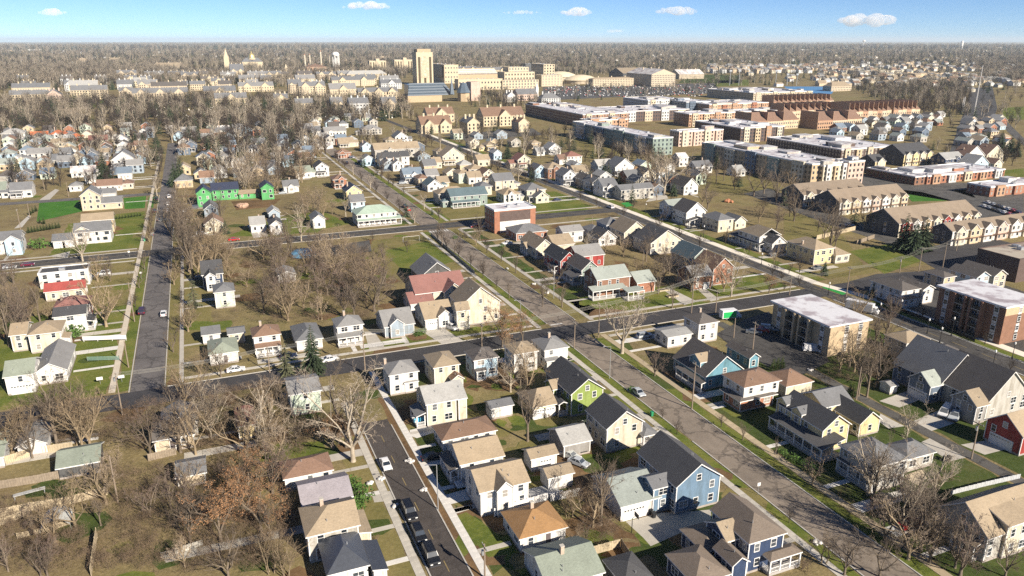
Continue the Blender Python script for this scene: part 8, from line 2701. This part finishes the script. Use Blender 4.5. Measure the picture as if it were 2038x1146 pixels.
fence('low tan fence at the left edge beside the dark yard', [(0, 1046), (28, 1038), (60, 1022)], 1.5, PALEF)
fence('narrow rail fence behind the arched tent', [(35, 1072), (95, 1058), (150, 1040)], 1.1, PALEF)
fence('tall weathered fence running down to the bottom edge at left', [(194, 1070), (188, 1108), (182, 1150)], 2.0, PALEF)
fence('dark board fence before the tan cottage', [(296, 918), (352, 905)], 1.7)
fence('pale concrete block wall beside the orange-leaved trees', [(322, 1112), (405, 1085)], 1.2, mat('pale_block_wall', (.45, .43, .38), .9, .2), 2.0, 'garden_wall', 'wall')
fence('white vinyl fence beside the orange-roofed white house', [(984, 1028), (1005, 1020), (1092, 995)], 1.7, TRIM, 2.4, 'vinyl_fence')
fence('white vinyl fence behind the two white garages', [(1096, 998), (1160, 985)], 1.7, TRIM, 2.4, 'vinyl_fence')
fence('tan board fence right of the orange-roofed house', [(1154, 1112), (1190, 1102), (1234, 1090)], 1.8, PALEF)
fence('weathered fence running down beside the navy house', [(1236, 1090), (1262, 1130), (1275, 1146)], 1.8)
fence('grey board fence behind the lime green house', [(1040, 790), (1082, 780)], 1.7)
fence('pale slat fence beside the long bare lot at the far side', [(1625, 477), (1702, 458)], 2.0, PALEF)
fence('dark brown fence below the two dark spruces', [(1705, 486), (1740, 474)], 1.8)
fence('pale vinyl fence behind the tan-roofed taupe house', [(1892, 985), (1960, 968), (2030, 952)], 1.1, mat('pale_grey_vinyl', (.42, .43, .44), .6, .08), 2.4, 'vinyl_fence')
fence('black rail fence along the cycle path wall', [(1745, 597), (1800, 622), (1860, 645), (1940, 680)], 1.1, BLACK, 3.0, 'rail_fence')
fence('white picket edge of the field by the curving street', [(858, 468), (905, 510), (945, 545)], 1.2, mat('grey_chain_link', (.30, .29, .26), .7), 3.0, 'field_fence')
# paved walls of the old drive at left
sheet('driveway', [(322, 1105), (600, 1045), (606, 1060), (330, 1120)], .03, CONC)
# ================================================================ small things
def small(name, label, cat, px, py, mb_parts, rz=0, group=None):
    x, y = g(px, py)
    r = thing(name, uniq(label), cat, (x, y, 0), rz, group)
    for nm, mb in mb_parts:
        mb.build(nm, r)
    return r
WP = TRIM
gl = MB()
gl.tube((-3.6, 0, 0), (-3.6, 0, 2.4), .06, .06, WP, 6).tube((3.6, 0, 0), (3.6, 0, 2.4), .06, .06, WP, 6).tube((-3.6, 0, 2.4), (3.6, 0, 2.4), .06, .06, WP, 6)
gn = MB()
for s in (-3.6, 3.6):
    gn.tube((s, 0, 2.4), (s, 1.6, 0), .04, .04, WP, 4)
gn.tube((-3.6, 1.6, 0), (3.6, 1.6, 0), .04, .04, WP, 4)
small('football_goal', 'white football goal on the straw-coloured field', 'goal', 819, 481, [('goal_frame', gl), ('rear_frame', gn)])
sg = MB().box(-6, -.06, .5, 6, .06, 1.7, WP)
sp = MB()
for s in (-5.8, -2, 2, 5.8):
    sp.box(s - .06, .07, 0, s + .06, .19, 1.6, WP)
small('rail_sign', 'long white board on low posts on the left lawn', 'sign board', 209, 679, [('board', sg), ('post', sp)], -.30)
gr = MB()
for k in range(4):
    gr.box(-4.2, -.04, .3 + k * .28, 4.2, .04, .42 + k * .28, mat('faded_green_paint', (.22, .34, .28), .7))
gq = MB()
for s in (-4.1, -1.4, 1.4, 4.1):
    gq.box(s - .06, .045, 0, s + .06, .16, 1.4, BARK)
small('rail_fence', 'faded green rail fence on the left lawn', 'fence', 206, 718, [('rail', gr), ('post', gq)], -.32)
for i, (px, py, lab) in enumerate(((200, 764, 'small white yard sign on the left corner lawn'), (243, 760, 'white street sign panel at the quiet street corner'))):
    small('sign', lab, 'sign', px, py, [('post', MB().tube((0, 0, 0), (0, 0, 1.8), .05, .05, STEEL, 6)), ('panel', MB().box(-.7, -.04, 1.1, .7, -.0, 1.9, WP))])
st = [('post', MB().tube((0, 0, 0), (0, 0, 2.6), .05, .05, STEEL, 6)), ]
for px, py, lab in ((1508, 985, 'pale street sign on a post by the worn wide street'), (282, 555, 'white post sign on the left verge of the quiet street'), (258, 512, 'white sign by the left cross street crossing')):
    small('street_sign', lab, 'sign', px, py, [('post', MB().tube((0, 0, 0), (0, 0, 2.4), .05, .05, STEEL, 6)), ('panel', MB().box(-.35, -.05, 2.0, .35, -.01, 2.7, WP))])
def bin_(lab, px, py, c=(.02, .022, .025), h=1.1):
    m = mat('bin_plastic', c, .5)
    small('wheeled_bin', lab, 'bin', px, py, [('bin_body', MB().solid([(-.25, -.28, .08), (.25, -.28, .08), (.25, .28, .08), (-.25, .28, .08)], [(-.32, -.36, h), (.32, -.36, h), (.32, .36, h), (-.32, .36, h)], m)), ('lid', MB().box(-.34, -.4, h, .34, .4, h + .09, m)), ('wheel', MB().tube((-.3, .3, .12), (.3, .3, .12), .12, .12, RUBBER, 8, True))], 0, 'wheeled bins')
for lab, px, py in (('black wheeled bin by the white garage of the large blue house', 1301, 1030), ('second black bin, left of the blue house corner', 1294, 1023), ('black bin by the right-hand porch house garage', 1880, 918), ('second black bin by that garage', 1888, 917), ('dark bin in the far left dark yard', 50, 1052), ('second dark bin in the far left yard', 64, 1064)):
    bin_(lab, px, py)
bin_('green wheeled bin on the verge of the worn wide street', 1297, 828, (.03, .25, .12))
bin_('green bin on the white-walled quiet street corner lawn', 288, 480, (.1, .35, .2))
# arched tent frame
ar = MB()
for y_ in (-2.2, -.75, .75, 2.2):
    P = [(-2.4, 0), (-2.3, 1.4), (-1.4, 2.4), (0, 2.8), (1.4, 2.4), (2.3, 1.4), (2.4, 0)]
    for a in range(6):
        ar.tube((P[a][0], y_, P[a][1]), (P[a + 1][0], y_, P[a + 1][1]), .05, .05, STEEL, 5)
cv = MB()
for a in range(1, 5):
    cv.solid([(P[a][0], -2.3, P[a][1]), (P[a + 1][0], -2.3, P[a + 1][1]), (P[a + 1][0], 2.3, P[a + 1][1]), (P[a][0], 2.3, P[a][1])], [(P[a][0], -2.3, P[a][1] + .05), (P[a + 1][0], -2.3, P[a + 1][1] + .05), (P[a + 1][0], 2.3, P[a + 1][1] + .05), (P[a][0], 2.3, P[a][1] + .05)], mat('grey_tarpaulin', (.45, .46, .44), .7, .15))
small('arched_tent', 'grey arched tent shelter in the lower left yard', 'tent', 116, 1048, [('frame', ar), ('canopy', cv)])
tb = MB().box(-2.6, -.5, .9, 2.6, .5, 1.0, mat('grey_board', (.42, .42, .40), .8, .2))
tl_ = MB()
for sx in (-2.4, 2.4):
    for sy_ in (-.4, .4):
        tl_.box(sx - .05, sy_ - .05, 0, sx + .05, sy_ + .05, .9, STEEL)
small('work_table', 'long grey table on the lower left lawn', 'table', 60, 987, [('table_top', tb), ('leg', tl_)], .18)
# blue tarpaulin shelter in the middle
bt = MB()
bt.lathe([(5.2, .6), (4.8, 1.8), (3.4, 2.5), (1.4, 2.9), (.1, 3.0)], mat('blue_tarpaulin', (.10, .24, .38), .6, .2), 12)
small('tarpaulin_shelter', 'blue tarpaulin shelter near the middle thicket', 'shelter', 604, 510, [('canopy', bt), ('leg', MB().tube((-4, 0, 0), (-4, 0, 1.5), .08, .08, STEEL, 5).tube((4, 0, 0), (4, 0, 1.5), .08, .08, STEEL, 5))])
for px, py, lab in ((1320, 578, 'upper raised timber garden bed by the brick garage'), (1338, 590, 'lower raised timber garden bed by the brick garage')):
    small('raised_bed', lab, 'garden bed', px, py, [('side_board', MB().box(-2, -.9, 0, 2, -.8, .5, PALEF).box(-2, .8, 0, 2, .9, .5, PALEF).box(-2, -.8, 0, -1.9, .8, .5, PALEF).box(1.9, -.8, 0, 2, .8, .5, PALEF)), ('soil', MB().box(-1.9, -.8, 0, 1.9, .8, .42, mat('dark_soil', (.06, .045, .03), 1.0)))])
# heaps of leaf bags and rubble at the kerb
BAG = mat('pale_leaf_bag', (.55, .53, .50), .8, .25)
rr = random.Random(21)
def heap(lab, px, py, n=7, s=.45, m=None, name='leaf_bag_heap', cat='bag heap'):
    x, y = g(px, py)
    mb = MB()
    for i in range(n):
        a, d = rr.uniform(0, 6.28), rr.uniform(0, s * 1.8)
        cx_, cy_, q = cos(a) * d, sin(a) * d, s * rr.uniform(.6, 1.1)
        k = len(mb.v)
        mb.lathe([(.02, 0), (q * .8, .02), (q, q * .5), (q * .6, q), (.02, q * 1.15)], m or BAG, 6, cx_, cy_)
    tag(mb.build(name, None, (x, y, .05)), uniq(lab), cat, 'heaps of bags at the kerb' if not m else None, 'stuff')
for lab, px, py in (('pale bag heap on the left verge of the near street, upper', 757, 955), ('pale bag heap on the left verge beside the black cars', 786, 1010), ('pale bags at the right kerb beside the long drives', 815, 920), ('pale bags at the right kerb above the lamp', 843, 975), ('pale scraps on the lawn by the near left pavement', 735, 962), ('pale heap beside the white van in the car park', 1638, 703), ('white sheet heap right of the car park drive', 1612, 737), ('pale heap by the worn street kerb, upper', 1010, 535), ('pale heap by the worn street kerb, middle', 1063, 566), ('pale heap by the worn street kerb, lower', 1088, 584), ('bags at the kerb of the worn street near the bottom', 1625, 1080)):
    heap(lab, px, py)
heap('broken timber heap at the green sheathed house', 480, 412, 30, 1.6, mat('timber_debris', (.42, .28, .2), .9, .3), 'debris_heap', 'debris heap')
heap('orange earth heap by the sage-roofed white house', 1450, 402, 16, 1.3, mat('orange_earth', (.42, .19, .10), .9, .2), 'earth_heap', 'earth heap')
# basketball hoop on the drive
bh = MB().tube((0, 0, 0), (0, 0, 3.0), .08, .06, BLACK, 6).tube((0, 0, 3.0), (.8, 0, 3.3), .05, .05, BLACK, 5)
small('basketball_hoop', 'black basketball hoop pole at the edge of the slab drive', 'basketball hoop', 1257, 1060, [('post', bh), ('backboard', MB().box(.8, -.7, 2.9, .86, .7, 3.8, mat('smoked_board', (.10, .10, .11), .3)))])
# wooden deck between the white garages
small('deck', 'white railed deck beside the lower white garage', 'deck', 1080, 984, [('deck_floor', MB().box(-3.2, -2, 0, 3.2, 2, .5, mat('grey_deck_boards', (.40, .40, .39), .8, .15))), ('railing', MB().box(-3.2, -2.05, .5, 3.2, -1.97, 1.4, TRIM).box(-3.25, -2, .5, -3.17, 2, 1.4, TRIM))])
# stepped marks: headstones of the cemetery, too many to count
hs = MB()
for i in range(420):
    px, py = rr.uniform(300, 790), rr.uniform(204, 236)
    x, y = g(px, py)
    if free(x, y, 1):
        hs.box(x - .5, y - .15, 0, x + .5, y + .15, rr.uniform(.7, 1.6), WHT)
tag(hs.build('headstones'), 'pale headstones scattered through the wooded cemetery', 'headstones', None, 'stuff')
# ================================================================ clouds and haze
def cloud_mat():
    m = bpy.data.materials.new('cloud_vapour')
    m.use_nodes = True
    nt = m.node_tree
    for n in list(nt.nodes):
        nt.nodes.remove(n)
    v = nt.nodes.new('ShaderNodeVolumePrincipled')
    v.inputs['Color'].default_value = (1, 1, 1, 1)
    v.inputs['Density'].default_value = .0065
    v.inputs['Anisotropy'].default_value = -.25
    o = nt.nodes.new('ShaderNodeOutputMaterial')
    nt.links.new(v.outputs[0], o.inputs['Volume'])
    return m
CM = cloud_mat()
DC = 11000.0
for i, (px, py, wpx, hpx, lab) in enumerate(((103, 25, 46, 12, 'small faint cloud far left in the sky'), (727, 12, 110, 16, 'long wispy cloud left of centre'), (1150, 25, 66, 18, 'bright puffy cloud right of centre'), (1350, 22, 96, 20, 'wide bright cloud in the right half'),
                                             (1728, 40, 110, 26, 'largest puffy cloud near the right'), (1225, 62, 40, 8, 'tiny faint cloud low over the horizon'), (1040, 25, 90, 8, 'thin streak of cloud beside the bright puff'))):
    a, b = (px - 1019) / F, -(py - 573) / F
    d = [FV[k] + a * RV[k] + b * UV[k] for k in range(3)]
    s = DC / hypot(d[0], d[1])
    cx_, cy_, cz_ = d[0] * s, d[1] * s, H + d[2] * s
    W_, H_ = wpx / F * DC / 2, hpx / F * DC / 2
    mb = MB()
    r_ = random.Random(50 + i)
    th = atan2(RV[1], RV[0])
    for k in range(9):
        u = (k + .5) / 9 * 2 - 1
        rad = H_ * (1 - abs(u) ** 2 * .75) * r_.uniform(.65, 1.0)
        ox, oz = u * W_ * .85 + r_.uniform(-.05, .05) * W_, -H_ * .25 + rad * .35 + r_.uniform(-.1, .25) * H_
        oy = r_.uniform(-.3, .3) * W_
        k0 = len(mb.v)
        rx = rad * r_.uniform(1.2, 2.0)
        prof = [(sin(pi * j / 6) , -cos(pi * j / 6)) for j in range(7)]
        mb.lathe([(max(.01, p[0]) * rx, oz + p[1] * rad) for p in prof], CM, 10, ox, oy)
    tag(mb.build('cloud', None, (cx_, cy_, cz_), th, True), lab, 'cloud', 'small white clouds')
hz = bpy.data.materials.new('haze_air')
hz.use_nodes = True
nt = hz.node_tree
for n in list(nt.nodes):
    nt.nodes.remove(n)
v = nt.nodes.new('ShaderNodeVolumePrincipled')
v.inputs['Color'].default_value = (.72, .86, 1.0, 1)
v.inputs['Density'].default_value = HAZE_D
v.inputs['Anisotropy'].default_value = 0.0
o = nt.nodes.new('ShaderNodeOutputMaterial')
nt.links.new(v.outputs[0], o.inputs['Volume'])
hb = MB().box(-S_ - 50, -350, -1.0, S_ + 50, S_ + 50, 175.0, hz)
ho = hb.build('haze')
ho['kind'] = 'stuff'
ho['label'] = 'thin blue winter haze over the far woods'
